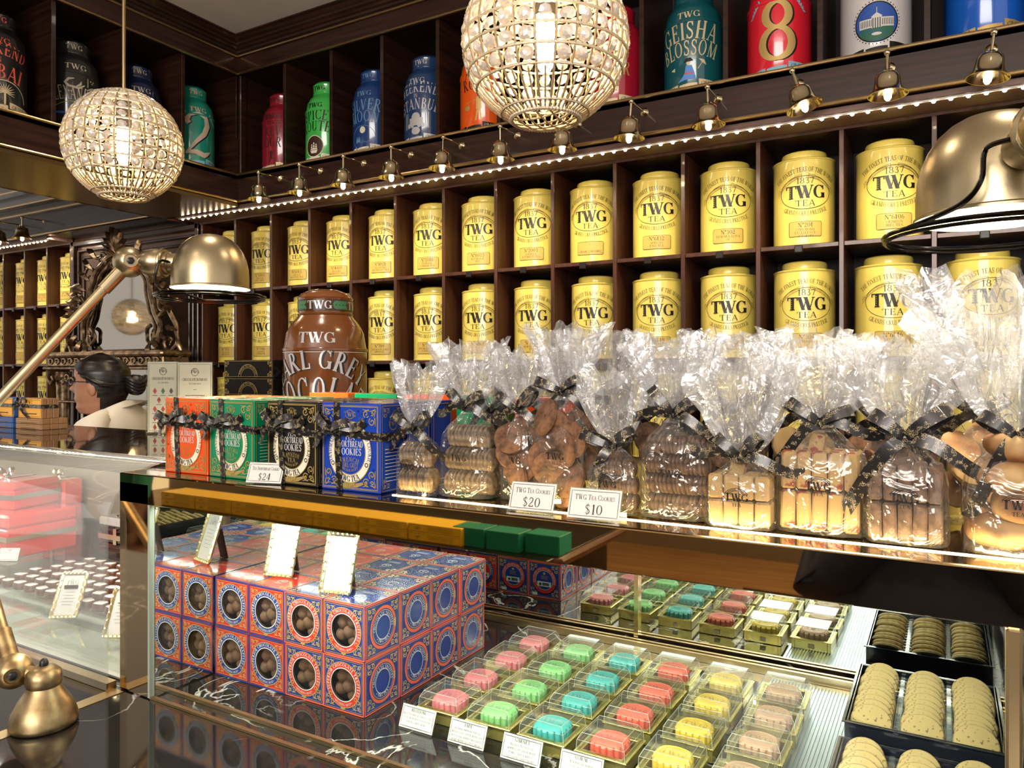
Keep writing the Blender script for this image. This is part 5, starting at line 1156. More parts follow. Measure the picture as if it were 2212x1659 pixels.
# ================= trays of round cookies =================
ck_m = ramp2(mat('pale_cookie', rough=.7), (.2, .14, .06), (.56, .41, .17), (240, 240, 240), .34, .4, 3, bump=.2)
ck_e = ramp2(mat('baked_and_shaded_edge', rough=.75), (.34, .23, .09), (.5, .36, .15), (200, 200, 200), .35, .6, 3)  # browner baked rim, also painted darker for the shade between cookies
def cookie_tray(loc, label, where, n):
    t = thing('cookie_tray', label, 'tray', loc)
    mb = hollow_tray(.172, .212, .036, .003, .003); obj('black_tray', mb, mat('navy_black_plastic', (.012, .014, .022), .2, coat=.5), t, smooth=0)
    mb = MB()
    for x in (-.0285, .0285):
        mb.box(x-.0035, x+.0035, -.1, .1, .012, .03, b=.001)
    for k in range(14):
        for x in (-.0285, .0285): mb.box(x-.009, x+.009, -.094+k*.0143, -.0925+k*.0143, .012, .031)
    obj('clear_insert', mb, M['lid'], t, smooth=0)
    cx = [-.057, 0, .057]; src = globals().get('cookie_src')
    for c in range(3):
        for k in range(n):
            if src is None:
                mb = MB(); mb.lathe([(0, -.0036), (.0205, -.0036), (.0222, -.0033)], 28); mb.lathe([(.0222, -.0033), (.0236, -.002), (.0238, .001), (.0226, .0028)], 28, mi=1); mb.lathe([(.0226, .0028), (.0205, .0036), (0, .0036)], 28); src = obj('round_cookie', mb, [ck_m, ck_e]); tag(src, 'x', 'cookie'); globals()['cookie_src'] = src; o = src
            else: o = src.copy(); COL.objects.link(o)
            o.location = (loc[0]+cx[c]+random.uniform(-.0012, .0012), loc[1]-.08+.165*k/(n-1), loc[2]+.0285+E); o.scale = (random.uniform(.94, 1.04),)*2+(1,); o.rotation_euler = (radians(40)+random.uniform(-.06, .06), random.uniform(-.05, .05), random.uniform(-2, 2)*0)
            o['label'] = 'pale speckled round cookie standing in the %s column of the %s tray' % (('left', 'middle', 'right')[c], where)
            o['group'] = 'round cookies in the %s column of the %s tray' % (('left', 'middle', 'right')[c], where)
cookie_tray((-.024, 1.135, ZM+.0145), 'black tray of round cookies in three columns, the one against the back mirror', 'back', 10)
cookie_tray((-.026, .905, ZM+.0006), 'black tray of round cookies in three columns, the one nearer the front glass', 'front', 10)
mb = MB(); mb.box(-.10, .055, 1.04, 1.235, ZM+.0008, ZM+.0138, b=.001); o = obj('riser_block', mb, M['acrylic'], smooth=0); tag(o, 'clear acrylic block lifting the back cookie tray', 'block')

# ================= ribbons =================
def ribbon_mat():
    m = mat('printed_black_ribbon', (.012, .011, .012), .32, coat=.35); nt = m.node_tree; b = nt.nodes['Principled BSDF']; L = nt.links.new
    tc = nt.nodes.new('ShaderNodeTexCoord'); v = nt.nodes.new('ShaderNodeTexVoronoi'); v.inputs['Scale'].default_value = 620; v.feature = 'DISTANCE_TO_EDGE'
    n = nt.nodes.new('ShaderNodeTexNoise'); n.inputs['Scale'].default_value = 170
    r = nt.nodes.new('ShaderNodeValToRGB'); r.color_ramp.elements[0].position = .04; r.color_ramp.elements[0].color = (.42, .34, .2, 1); r.color_ramp.elements[1].position = .09; r.color_ramp.elements[1].color = (.01, .009, .01, 1)
    r2 = nt.nodes.new('ShaderNodeValToRGB'); r2.color_ramp.elements[0].position = .52; r2.color_ramp.elements[1].position = .56
    mx = nt.nodes.new('ShaderNodeMixRGB'); mx.inputs[1].default_value = (.01, .009, .01, 1)
    L(tc.outputs['Object'], v.inputs['Vector']); L(tc.outputs['Object'], n.inputs['Vector']); L(v.outputs['Distance'], r.inputs[0]); L(n.outputs['Fac'], r2.inputs[0]); L(r2.outputs[0], mx.inputs[0]); L(r.outputs[0], mx.inputs[2]); L(mx.outputs[0], b.inputs['Base Color'])
    return m
M['ribbon'] = ribbon_mat()
def strip(mb, pts, w, side=None, th=.0005):
    """a ribbon of width w along 3-D pts; side: width direction (vector, or list)"""
    P = [Vector(p) for p in pts]; n = len(P); A, B = [], []
    for i in range(n):
        s = Vector(side[i] if isinstance(side, list) else side).normalized()*(w/2 if not isinstance(w, list) else w[i]/2); A.append(P[i]+s); B.append(P[i]-s)
    o = []
    for i in range(n):
        t = (P[min(i+1, n-1)]-P[max(i-1, 0)]); s = (A[i]-B[i]); nn = t.cross(s)
        nn = nn.normalized()*th if nn.length > 1e-9 else Vector((0, -th, 0)); o.append(nn)
    vs = A+B+[a+k for a, k in zip(A, o)]+[b_+k for b_, k in zip(B, o)]
    fs = [(i, n+i, n+i+1, i+1) for i in range(n-1)]+[(2*n+i, 2*n+i+1, 3*n+i+1, 3*n+i) for i in range(n-1)]+[(i, i+1, 2*n+i+1, 2*n+i) for i in range(n-1)]+[(n+i, 3*n+i, 3*n+i+1, n+i+1) for i in range(n-1)]
    mb.add(vs, fs)
def bow(mb, c, s=1., up=Vector((0, 0, 1)), tails=((-1, -.5), (1, -.6)), w=.011, rnd=None):
    """a tied bow in the x-z plane, bulging towards -y"""
    rnd = rnd or random; c = Vector(c)
    for sx in (-1, 1):
        a = radians(rnd.uniform(18, 50)); L_ = .034*s*rnd.uniform(.85, 1.15); n = 14; pts, sd = [], []
        for i in range(n+1):
            u = i/n; th = 2*pi*u; rr = L_*(1-cos(th))/2; off = .009*s*sin(th)
            pts.append(c+Vector((sx*rr*cos(a), -.006*s-off*.9, rr*sin(a)+.003*s*sin(th)))); sd.append((-sx*sin(a), .28, cos(a)))
        strip(mb, pts, [w*s*(.5+.6*sin(pi*i/n)) for i in range(n+1)], sd)
    for tx, tz in tails:
        n = 10; pts, sd = [], []
        for i in range(n+1):
            u = i/n; pts.append(c+Vector((tx*.05*s*u, -.006*s-.006*s*sin(pi*u*1.5), tz*.05*s*u*(1+.4*u)+.004*s*sin(u*6)))); sd.append((-tz, .35*sin(u*5), tx*.9+.2) if abs(tx) > .25 else (1, .3*sin(u*4), 0))
        strip(mb, pts, w*s, sd)
    mb.sphere(c+Vector((0, -.004*s, 0)), (.0065*s, .005*s, .006*s), 10, 6)

# ================= shortbread boxes =================
BW, BD, BHt = .1, .05, .114
def shortbread(loc, rz, nm, col, accent, txt2, label, full=True, group='shortbread cookie boxes on the mirror shelf'):
    t = thing('shortbread_box', label, 'box', loc, rz, group)
    m = mat('%s_carton' % nm, col, .25, coat=.6)
    mb = MB(); mb.box(-BW/2, BW/2, -BD/2, BD/2, 0, BHt, b=.001); obj('carton', mb, m, t, smooth=0)
    if not full:
        mb = MB(); f = plane((0, 0, BHt), (1, 0, 0), (0, 1, 0)); disc(mb, f, 0, 0, .03, .02, rin=.86, n=30); frame(mb, f, -BW/2+.003, BW/2-.003, -BD/2+.003, BD/2-.003, .001)
        f = plane((BW/2, 0, BHt/2), (0, 1, 0), (0, 0, 1)); frame(mb, f, -BD/2+.004, BD/2-.004, -BHt/2+.004, BHt/2-.004, .001); 
        obj('printed_design', mb, accent, t, smooth=0)
        return t
    mb = MB(); f = plane((0, -BD/2, BHt/2), (1, 0, 0), (0, 0, 1)); h = BHt/2; w = BW/2     # 0 accent 1 cream 2 carton 3 white
    frame(mb, f, -w+.003, w-.003, -h+.003, h-.003, .0006, 0); frame(mb, f, -w+.0045, w-.0045, -h+.0045, h-.0045, .0011, 0)
    for fx in (-1, 1):
        for fy in (-1, 1): curl(mb, f, fx*(w-.006), fy*(h-.006), .024, -fx, -fy, 0, w=.06)
    cy_ = -.006
    disc(mb, f, 0, cy_, .0365, .0405, 0, 44, rin=.97, d=.0003); disc(mb, f, 0, cy_, .0355, .0395, 1, 44, rin=.74); disc(mb, f, 0, cy_, .0262, .0292, 2, 40, d=.0002); disc(mb, f, 0, cy_, .0268, .0298, 0, 40, rin=.965, d=.0004)
    text(mb, f, 'HANDMADE MINI SHORTBREAD COOKIES', .0066, 0, cy_+.0302, 2, arc=.031, fit=.125, bold=1.1, d=.0005, seg=4)
    text(mb, f, 'TWG TEA', .0078, 0, cy_-.0385, 4, arc=-.034, fit=.036, bold=1.2, d=.0005, seg=5)
    text(mb, f, 'TEA', .0068, 0, cy_+.0155, 3, d=.0005); text(mb, f, 'SHORTBREAD', .0084, 0, cy_+.0062, 3, fit=.045, bold=1.1, d=.0005); text(mb, f, 'COOKIES', .0092, 0, cy_-.0042, 3, fit=.04, bold=1.1, d=.0005)
    for i, s in enumerate(txt2): text(mb, f, s, .0062, 0, cy_-.0125-.0075*i, 0, arc=.04 if i == 0 else 0, fit=.03, d=.0005)
    text(mb, f, 'ORIGINAL RECIPE', .0034, 0, cy_-.0255, 0, arc=-.026, fit=.03, d=.0005)
    for sx in (-1, 1): disc(mb, f, sx*.0285, cy_-.0155, .0042, .0042, 1, 14, d=.0006); disc(mb, f, sx*.0285, cy_-.0155, .003, .003, 4, 12, d=.0008, rin=.6)
    for k in (-2, -1, 0, 1, 2): disc(mb, f, k*.0035, cy_-.041-.0015*(2-abs(k)), .0022, .0022, 0, 8, d=.0007)
    pline(mb, f, [(-.026, -h+.012), (-.012, -h+.0075), (.012, -h+.0085), (.028, -h+.0135)], [.003, .0055, .0055, .002], 0)
    text(mb, f, 'TWG', .0065, 0, h-.0175, 0, bold=1.2); disc(mb, f, 0, h-.0145, .0075, .006, 0, 18, rin=.9)
    if nm in ('orange', 'blue'):
        for k in range(46):
            x, z = random.uniform(-w+.008, w-.008), random.uniform(-h+.008, h-.008)
            if (x/.04)**2+((z-cy_)/.045)**2 > 1: disc(mb, f, x, z, .0017, .0017, 5, 6, d=.00005)
    f2 = plane((w, 0, BHt/2), (0, 1, 0), (0, 0, 1)); b2 = BD/2
    frame(mb, f2, -b2+.003, b2-.003, -h+.003, h-.003, .0009, 0)
    for fx in (-1, 1):
        for fy in (-1, 1): curl(mb, f2, fx*(b2-.005), fy*(h-.005), .014, -fx, -fy, 0, w=.06)
    disc(mb, f2, 0, h-.026, .0085, .0085, 0, 18, rin=.88); text(mb, f2, 'TWG', .0058, 0, h-.029, 0, bold=1.2); text(mb, f2, 'TEA', .0038, 0, h-.042, 3)
    for k in range(10): pline(mb, f2, [(-.016, -h+.015+.0045*k), (.016-.002*(k % 3), -h+.015+.0045*k)], .0009, 3)
    f3 = plane((0, 0, BHt), (1, 0, 0), (0, 1, 0)); frame(mb, f3, -w+.003, w-.003, -b2+.003, b2-.003, .0009, 0); disc(mb, f3, 0, 0, .028, .019, 1, 36, rin=.85)
    obj('printed_design', mb, [accent, M['cream'], m, M['white'], M['ink'], mat(nm+'_pattern', tuple(c*.5 for c in col), .3)], t, smooth=0)
    rb = MB(); e = .0012; x0 = -.022; z0 = BHt*.68; y = -BD/2-e
    strip(rb, [(x0, BD/2, BHt+e), (x0, 0, BHt+e), (x0, y, BHt+e), (x0, y, BHt*.8), (x0+.002, y-.001, z0), (x0+.004, y-.0005, .03), (x0+.005, y, .001)], .0105, (1, 0, 0))
    strip(rb, [(-w-e, 0, z0+.006), (-w-e, y, z0+.004), (x0, y-.0015, z0), (.01, y-.001, z0-.003), (w, y, z0-.006), (w+e, y, z0-.006), (w+e, 0, z0-.006), (w+e, BD/2, z0-.004)], .0105, (0, 0, 1))
    bow(rb, (x0, y-.003, z0), 1.05, tails=((-.75, -.25), (.95, .2)))
    obj('ribbon', rb, M['ribbon'], t, smooth=50)
    return t
gp = mat('gold_foil_print', (.55, .4, .13), .35, .5)
SB = [(-1.0, .765, 'orange', (.8, .085, .012), ('GOLD', 'TEA'), 0), (-.895, .763, 'green', (.0, .22, .09), ('MATCHA', 'TEA'), -2), (-.772, .762, 'black', (.008, .008, .007), ('NAPOLEON', 'TEA'), -2), (-.666, .760, 'blue', (.01, .05, .38), ('FRENCH', 'EARL GREY'), 0)]
for x, y, nm, col, tx, rz in SB:
    shortbread((x, y, ZT+.0014), radians(rz), nm, col, gp, tx, '%s shortbread cookie box tied with black ribbon, in the front row' % nm)
    for r in (1, 2):
        shortbread((x, y+.0535*r+.002, ZT+.0014), 0, nm, col, gp, tx, '%s shortbread cookie box, %s behind the ribboned one' % (nm, ('directly', 'second')[r-1]), full=False)
for k in range(5):
    nm, col = [('orange', (.8, .085, .012)), ('green', (.0, .22, .09))][k % 2]
    shortbread((-1.02+.115*k, 1.09, ZT+.0014), 0, nm, col, gp, (), '%s shortbread box far back on the mirror shelf, %s from the tan bonbon menus' % (nm, ordinal(k)), full=False)

# ================= cookie bags =================
cA = ramp2(mat('oat_cookie', rough=.85), (.075, .05, .03), (.26, .185, .11), (130, 130, 130), .35, .65, 4, bump=.5)
cB = ramp2(mat('spiced_cookie', rough=.85), (.07, .032, .016), (.2, .098, .05), (110, 110, 110), .35, .65, 4, bump=.5)
cC = ramp2(mat('dark_cookie', rough=.85), (.045, .022, .012), (.17, .095, .055), (120, 120, 120), .35, .65, 4, bump=.5)
cD = ramp2(mat('jam_shortcake', rough=.8), (.2, .04, .025), (.36, .24, .1), (70, 70, 70), .34, .39, 3, bump=.4)
cE = ramp2(mat('brown_finger', rough=.85), (.07, .04, .025), (.17, .105, .07), (120, 120, 120), .35, .65, 4, bump=.4)
cF = ramp2(mat('glazed_bun', rough=.6), (.22, .08, .025), (.44, .29, .13), (28, 28, 28), .35, .62, 3, bump=.5)
def pouch(rx, ry, hp, hf, fan, seed, lean=0.):
    """cellophane: a filled pouch, pinched at the knot, flaring into crumpled folds above"""
    rnd = random.Random(seed); n = 96; mb = MB(); vs = []; off = Vector((seed*3.7, seed*1.3, 0))
    ph = [rnd.uniform(0, 6.28) for _ in range(4)]
    Z = [0, .003, .012, .03]+[hp*q for q in (.4, .55, .68, .78, .86, .92, .965, 1.0)]+[hp+hf*q for q in (.06, .15, .27, .4, .53, .66, .79, .9, 1.0)]
    Z = sorted(Z); rows = len(Z)
    for z in Z:
        if z <= hp:
            u = z/hp; k = 1. if u < .62 else (1-((u-.62)/.38)**1.35*.86)
            if z < .003: k *= .97
            fold = .02+.5*max(0, u-.6)**1.2; flare = 0
        else:
            u2 = (z-hp)/hf; k = .14+(fan-.14)*(u2**.62); fold = .30; flare = u2
        for i in range(n):
            a = 2*pi*i/n; c_, s_ = cos(a), sin(a); e = .55 if z < hp*.8 else 1.
            cx, cy_ = math.copysign(abs(c_)**e, c_), math.copysign(abs(s_)**e, s_)
            w = fold*(.5*sin(9*a+ph[0]+3*z/hf)+.35*sin(17*a+ph[1])+.25*sin(29*a+ph[2]-20*z)); 
            nz = noise.noise(Vector((cx*2.2, cy_*2.2, z*38))+off)*(.05+.28*flare*(1 if z > hp else 0))
            r = max(.06, k*(1+w+nz)); zz = z
            if flare > .1: zz = z+hf*flare*(.16*noise.noise(Vector((c_*3, s_*3, 7))+off)+.06*sin(13*a+ph[3]))
            vs.append((rx*r*cx+lean*max(0, z-hp), ry*r*cy_*(1 if z <= hp else 1.05), zz))
    fs = [(j*n+i, j*n+(i+1) % n, (j+1)*n+(i+1) % n, (j+1)*n+i) for j in range(rows-1) for i in range(n)]
    for j in range(rows-1): mb.add([], [], 0); mb.f += [(j*n+i, j*n+(i+1) % n, (j+1)*n+(i+1) % n, (j+1)*n+i) for i in range(n)]; mb.m += [0 if Z[j+1] <= hp*.93 else 1]*n
    mb.v = [tuple(v) for v in vs]; mb.f.append(tuple(range(n))[::-1]); mb.m.append(0); return mb
def add_cookie(t, proto, name, mbf, m, loc, rot=(0, 0, 0), sc=(1, 1, 1)):
    if name not in proto:
        proto[name] = obj('cookie', mbf(), m, t, smooth=50); c = proto[name]
        if proto[name].users_collection and t is not None: pass
    else: c = proto[name].copy(); COL.objects.link(c)
    c.parent = t; c.location = loc; c.rotation_euler = rot; c.scale = sc; return c
def disc_ck(r=.0145, th=.0062):
    def g(): mb = MB(); mb.lathe([(0, -th/2), (r*.86, -th/2), (r, -th*.25), (r, th*.25), (r*.86, th/2), (0, th*.55)], 20, rmod=lambda a, z: 1+.04*noise.noise(Vector((cos(a)*3, sin(a)*3, z*200)))); return mb
    return g
def block_ck(w, d, h):
    def g(): mb = MB(); mb.box(-w/2, w/2, -d/2, d/2, -h/2, h/2, b=.002); return mb
    return g
def bag(loc, rx, ry, hp, hf, fan, fill, m, label, seed, rz=0., ribbon=1., lean=0., stamp=True, tails=((-.9, -.35), (.9, -.45)), group='cellophane bags of cookies tied with black ribbon'):
    t = thing('cookie_bag', label, 'bag', loc, rz, group); rnd = random.Random(seed); pr_ = {}
    if fill[0] == 'rows':      # rolls of thin round cookies lying on their sides
        _, nr, nc = fill; r = hp*.80/nr/2; 
        for j in range(nr):
            z = .002+r+j*2*r*.97; ncj = nc-(1 if j == nr-1 and nr > 1 else 0)
            for i in range(ncj):
                x = (i-(ncj-1)/2)*(2*rx*.86/nc)
                add_cookie(t, pr_, 'd', disc_ck(r*.98, 2*rx*.8/nc), m, (x, rnd.uniform(-.0015, .0015), z), (0, pi/2+rnd.uniform(-.14, .14), rnd.uniform(-.1, .1)), (1, 1, 1))
            if j < nr and ry > .024:
                for i in range(0, ncj): pass
        for j in range(nr):
            z = .002+r+j*2*r*.97
            add_cookie(t, pr_, 'd', None, m, (rx*.5, r*1.6 if ry > .024 else .004, z), (rnd.uniform(-.2, .2), pi/2, .9))
    elif fill[0] == 'jumble':  # big flat cookies thrown together
        _, cnt, r = fill
        for q in range(cnt):
            z = r*.6+(hp*.84-r)*q/(cnt-1); a = q*2.4
            add_cookie(t, pr_, 'j', disc_ck(r, .0075), m, ((rx-r*.75)*sin(a)*.9, (ry-r*.55)*cos(a*1.3)-.004, z), (rnd.uniform(.9, 1.9), rnd.uniform(-.5, .5), rnd.uniform(-.8, .8)))
    elif fill[0] == 'blocks':
        _, nx, nz, ny = fill; w, h, d = 2*rx*.88/nx, hp*.74/nz, 2*ry*.8/ny
        for j in range(nz):
            for i in range(nx):
                for k in range(ny):
                    add_cookie(t, pr_, 'b', block_ck(w*.94, d*.94, h*.96), m, ((i-(nx-1)/2)*w, (k-(ny-1)/2)*d, .002+h/2+j*h), (rnd.uniform(-.03, .03), rnd.uniform(-.04, .04), rnd.uniform(-.05, .05)))
        add_cookie(t, pr_, 'b', None, m, (-.004, 0, hp*.74+.007), (pi/2, .2, 0), (1, 1, .6)); 
    elif fill[0] == 'buns':
        def g(): mb = MB(); mb.sphere((0, 0, 0), (.03, .026, .016), 22, 14); mb.v = [tuple(Vector(v)*(1+.12*noise.noise(Vector(v)*70))) for v in mb.v]; return mb
        for q in range(4): add_cookie(t, pr_, 'u', g, m, ((-.008, .008, -.004, .006)[q], 0, .017+q*.0235), (rnd.uniform(-.15, .15), rnd.uniform(-.2, .2), q))
    mb = pouch(rx, ry, hp, hf, fan, seed, lean); obj('cellophane', mb, [M['cello0'], M['cello']], t, smooth=24)
    rb = MB(); n = 16; rr = max(rx, ry)*.16
    strip(rb, [(rr*1.3*cos(2*pi*i/n), rr*1.3*sin(2*pi*i/n), hp) for i in range(n+1)], .009, (0, 0, 1)); bow(rb, (0, -rr*1.3-.001, hp), ribbon, tails=tails, rnd=rnd)
    obj('ribbon', rb, M['ribbon'], t, smooth=50)
    if stamp:
        mb = MB(); y = -ry*1.015-.001; f = plane((0, y, hp*.42), (1, 0, 0), (0, 0, 1)); text(mb, f, 'TWG', .0075, 0, -.001, bold=1.4); text(mb, f, 'TEA', .0035, 0, -.0065); 
        for k in range(3): pline(mb, f, ell(0, -.001, .010+.0017*k, .010+.0012*k, 35, 145, 10), .0006)
        obj('printed_logo', mb, M['ink'], t, smooth=0)
    return t
zb = ZT+.0024
bag((-.574, .760, zb), .026, .024, .081, .083, 1.3, ('rows', 2, 8), cA, 'small bag of pale round cookies right beside the blue shortbread box', 1)
bag((-.512, .785, zb), .038, .027, .110, .078, 1.25, ('rows', 3, 11), cA, 'bag of pale round cookies in three rolls', 2, tails=((-.9, -.1), (1.0, -.2)))
bag((-.447, .800, zb), .024, .024, .108, .072, 1.7, ('jumble', 9, .021), cB, 'bag of reddish flat cookies behind the twenty dollar card', 3)
bag((-.383, .790, zb), .036, .028, .131, .073, 1.25, ('jumble', 16, .022), cB, 'tallest bag of large flat cookies with its bow above the others', 4, tails=((.9, -.35), (1.2, -.1)))
bag((-.314, .772, zb), .029, .024, .072, .085, 1.5, ('rows', 3, 11), cC, 'small bag of dark cookies behind the ten dollar card', 5, tails=((-.9, .4), (-.6, -1)))
bag((-.247, .782, zb), .038, .027, .108, .082, 1.35, ('rows', 4, 14), cC, 'bag of dark cookies in four rolls with its ribbon tail sticking out flat', 6, tails=((-1.25, .0), (1.1, -.4)))
bag((-.176, .768, zb), .034, .025, .068, .097, 1.6, ('blocks', 4, 2, 2), cD, 'small bag of yellow jam shortcakes', 7, tails=((-1.1, .15), (1.2, -.15)))
bag((-.103, .780, zb), .040, .027, .104, .076, 1.5, ('blocks', 5, 2, 2), cD, 'large bag of yellow jam shortcakes beside the brown finger biscuits', 8, tails=((-.9, -.6), (1.1, -.1)))
bag((-.031, .772, zb), .034, .026, .094, .082, 1.6, ('blocks', 5, 2, 2), cE, 'bag of brown finger biscuits standing upright', 9, ribbon=1.15, tails=((-1.1, -1.1), (1.25, -.4)))
bag((.052, .772, zb), .038, .03, .098, .135, 1.75, ('buns',), cF, 'bag of glazed buns at the right end with the tallest flaring top', 10, lean=-.1, tails=((-.7, -1), (1, -.2)))
BK = [(-.545, .90, .098, .07), (-.46, .905, .1, .075), (-.385, .9, .12, .085), (-.30, .91, .105, .08), (-.215, .90, .11, .09), (-.135, .905, .105, .09), (-.06, .895, .1, .09), (.03, .91, .11, .10), (.13, .82, .1, .12)]
for k, (x, y, hp, hf) in enumerate(BK):
    near = ['bag of pale round cookies behind the others, next to the blue boxes', 'bag half hidden behind the reddish flat cookies', 'tall bag directly behind the tallest bag of flat cookies', 'bag half hidden behind the small dark cookie bag', 'bag half hidden behind the four-roll dark cookie bag', 'bag half hidden behind the small shortcake bag', 'bag half hidden behind the large shortcake bag', 'bag of toasted orange biscuits behind the finger biscuits', 'bag of glazed buns cut off by the picture edge'][k]
    bag((x, y, zb), .036, .027, hp, hf, 1.55, ('jumble', 9, .02) if k != 0 else ('rows', 3, 11), [cA, cB, cB, cC, cC, cD, cB, cF, cF][k], near, 20+k, stamp=False)
# lone low bag with thin dark biscuits lying before the dark cookies
# ================= curved glass case on the left =================
lc = thing('curved_display_case', 'curved front glass case with boxed gifts and bonbons, ending beside the bronze pillar', 'display case', (0, 0, 0))
LX0, LX1 = -3.3, -1.112
def lbx(nm, x0, x1, y0, y1, z0, z1, m, b=0., par=lc): mb = MB(); mb.box(x0, x1, y0, y1, z0, z1, b=b); return obj(nm, mb, m, par, smooth=0)
lbx('top_glass', LX0, LX1, .80, 1.16, -.151, -.145, clear('tinted_top_glass', (.34, .27, .2), .14, .03))
prof = [(.80, -.148)]+[(.80-.113*sin(radians(a)), -.238+.09*cos(radians(a))) for a in range(10, 91, 10)]+[(.687, -.34), (.687, ZM+.003)]
def sweep(prof, x0, x1, th):
    mb = MB(); n = len(prof); inner = []
    for i, (y, z) in enumerate(prof):
        a, b_ = prof[max(i-1, 0)], prof[min(i+1, n-1)]; dy, dz = b_[0]-a[0], b_[1]-a[1]; l = math.hypot(dy, dz); inner.append((y-dz/l*th, z+dy/l*th*1.0))
    vs = [(x, y, z) for x in (x0, x1) for y, z in prof]+[(x, y, z) for x in (x0, x1) for y, z in inner]
    fs = [(i, i+1, n+i+1, n+i) for i in range(n-1)]+[(2*n+i, 3*n+i, 3*n+i+1, 2*n+i+1) for i in range(n-1)]
    fs += [(i, 2*n+i, 2*n+i+1, i+1) for i in range(n-1)]+[(n+i, n+i+1, 3*n+i+1, 3*n+i) for i in range(n-1)]
    mb.add(vs, fs); return mb
obj('curved_glass', sweep(prof, LX0, LX1, -.004), M['glassl'], lc, smooth=40)
lbx('base_rail', LX0, LX1, .684, .70, ZM+.0006, ZM+.012, M['brassd'])
lbx('back_frame', LX0, LX1, 1.145, 1.16, ZM+.001, -.152, mat('grey_brown_panel', (.2, .17, .14), .3))
lbx('end_glass', LX1-.001, LX1+.003, .72, 1.145, ZM+.001, -.152, M['glass'])
lbx('header_rail', LX0, LX1, .789, .797, -.176, -.1515, mat('dark_bronze_panel', (.03, .02, .012), .12, .6))
lbx('light_tube', LX0, LX1-.02, .800, .806, -.158, -.1515, M['caseled'])
lbx('white_deck', LX0, LX1-.01, .72, 1.14, ZM+.0008, ZM+.004, mat('pale_deck', (.55, .56, .5), .35))
def accblk(x0, x1, y0, y1, z0, z1, lab): mb = MB(); mb.box(x0, x1, y0, y1, z0, z1, b=.001); o = obj('acrylic_riser', mb, M['acrylic'], smooth=0); tag(o, lab, 'riser', 'clear acrylic risers in the curved case')
accblk(-1.78, -1.13, .82, 1.13, -.4835, -.4505, 'wide clear acrylic riser carrying the bonbons')
accblk(-1.50, -1.13, .735, .815, -.4835, -.4655, 'narrow low clear acrylic riser right behind the curved front glass')
accblk(-1.90, -1.52, .725, .812, -.4835, -.4585, 'clear acrylic riser left of the narrow low one')
accblk(-2.5, -1.80, .88, 1.12, -.4835, -.43, 'clear acrylic riser under the red gift boxes')
# bonbons
bb = MB(); sq = lambda a, z: 1/max(abs(cos(a)), abs(sin(a)))**.6
bb.lathe([(0, 0), (.0125, 0), (.0135, .002), (.0128, .0115), (.0118, .0135), (.0112, .014)], 20, rmod=sq, mi=0); bb.lathe([(.0112, .014), (.0105, .0147), (0, .0152)], 20, rmod=sq, mi=1)
bm = None; choc = mat('milk_chocolate', (.12, .05, .03), .35, coat=.3); ice = mat('glossy_white_icing', (.72, .68, .64), .12, coat=.6)
for r in range(9):
    for c in range(15):
        if r > 5: continue
        x = -1.745+c*.0405+(.014 if r % 2 else 0); y = .838+r*.0375
        if bm is None: bm = obj('bonbon', bb, [choc, ice], smooth=45); o = bm; tag(o, 'small brown bonbon with white glossy top on the acrylic riser', 'chocolate', 'bonbons in the curved case')
        else: o = bm.copy(); COL.objects.link(o)
        o.location = (x+random.uniform(-.002, .002), y+random.uniform(-.002, .002), -.4503+E); o.rotation_euler = (0, 0, random.uniform(-.2, .2)); o.scale = (1.12, .86, 1)
gold_sign((-1.42, .79, -.4580), radians(34), 'gold framed sign leaning before the bonbons, the one nearer the brass lamp', h=.085, w=.045, tilt=-34)
gold_sign((-1.255, .79, -.4650), radians(30), 'gold framed sign leaning before the bonbons, the one beside the bronze pillar', h=.085, w=.045, tilt=-30)
# gift boxes
def gift(loc, w, d, h, col, label, rz=0., rib=True, nm='gift_box', lidded=True, tape=None, vert=True):
    t = thing(nm, label, 'box', loc, rz); m = mat('paint_%02d%02d%02d' % tuple(int(c*99) for c in col), col, .22, coat=.7)
    mb = MB(); mb.box(-w/2, w/2, -d/2, d/2, 0, h*(.68 if lidded else 1), b=.004); obj('box_base', mb, m, t, smooth=30)
    if lidded: mb = MB(); mb.box(-w/2-.0015, w/2+.0015, -d/2-.0015, d/2+.0015, h*.685, h, b=.006); obj('box_lid', mb, m, t, smooth=30)
    if rib:
        rb = MB(); e = .0022
        if vert: strip(rb, [(0, -d/2-e, 0), (0, -d/2-e, h), (0, -d/2-e, h+e*.6), (0, d/2+e, h+e*.6), (0, d/2+e, 0)], .012, (1, 0, 0))
        strip(rb, [(-w/2-e, d/2, h*.45), (-w/2-e, -d/2-e, h*.45), (w/2+e, -d/2-e, h*.45), (w/2+e, d/2, h*.45)], .012, (0, 0, 1))
        if vert: bow(rb, (0, -.005, h+.008), .8)
        obj('ribbon_band', rb, tape or M['chrome'], t, smooth=40)
    return t
RD = (.68, .03, .02); st = mat('silver_gold_band', (.55, .47, .33), .3, .8)
rz_ = -.4296
gift((-2.02, .985, rz_), .105, .16, .1, RD, 'red gift box in the row, furthest from the bonbons', tape=st, vert=False)
gift((-1.905, .985, rz_), .105, .16, .1, RD, 'red gift box in the row, in the middle', tape=st, vert=False)
t = gift((-1.99, 1.105, -.4855), .1, .05, .21, RD, 'tall red box with round black badge standing behind the black boxes', tape=st)
gift((-2.01, .99, rz_+.1012), .17, .13, .065, RD, 'red gift box with silver bow lying on top of the red row', radians(14), tape=M['chrome'])
gift((-1.555, 1.11, -.4498), .11, .045, .17, RD, 'tall red box standing at the back of the curved case near the pillar', tape=st)
BKc = (.025, .012, .01)
gift((-1.70, 1.095, -.4498), .13, .06, .04, BKc, 'lower black lacquer box under another near the bonbons', rib=False, tape=st)
gift((-1.70, 1.095, -.4093), .125, .055, .036, BKc, 'upper black lacquer box with gold trim near the bonbons', tape=st)
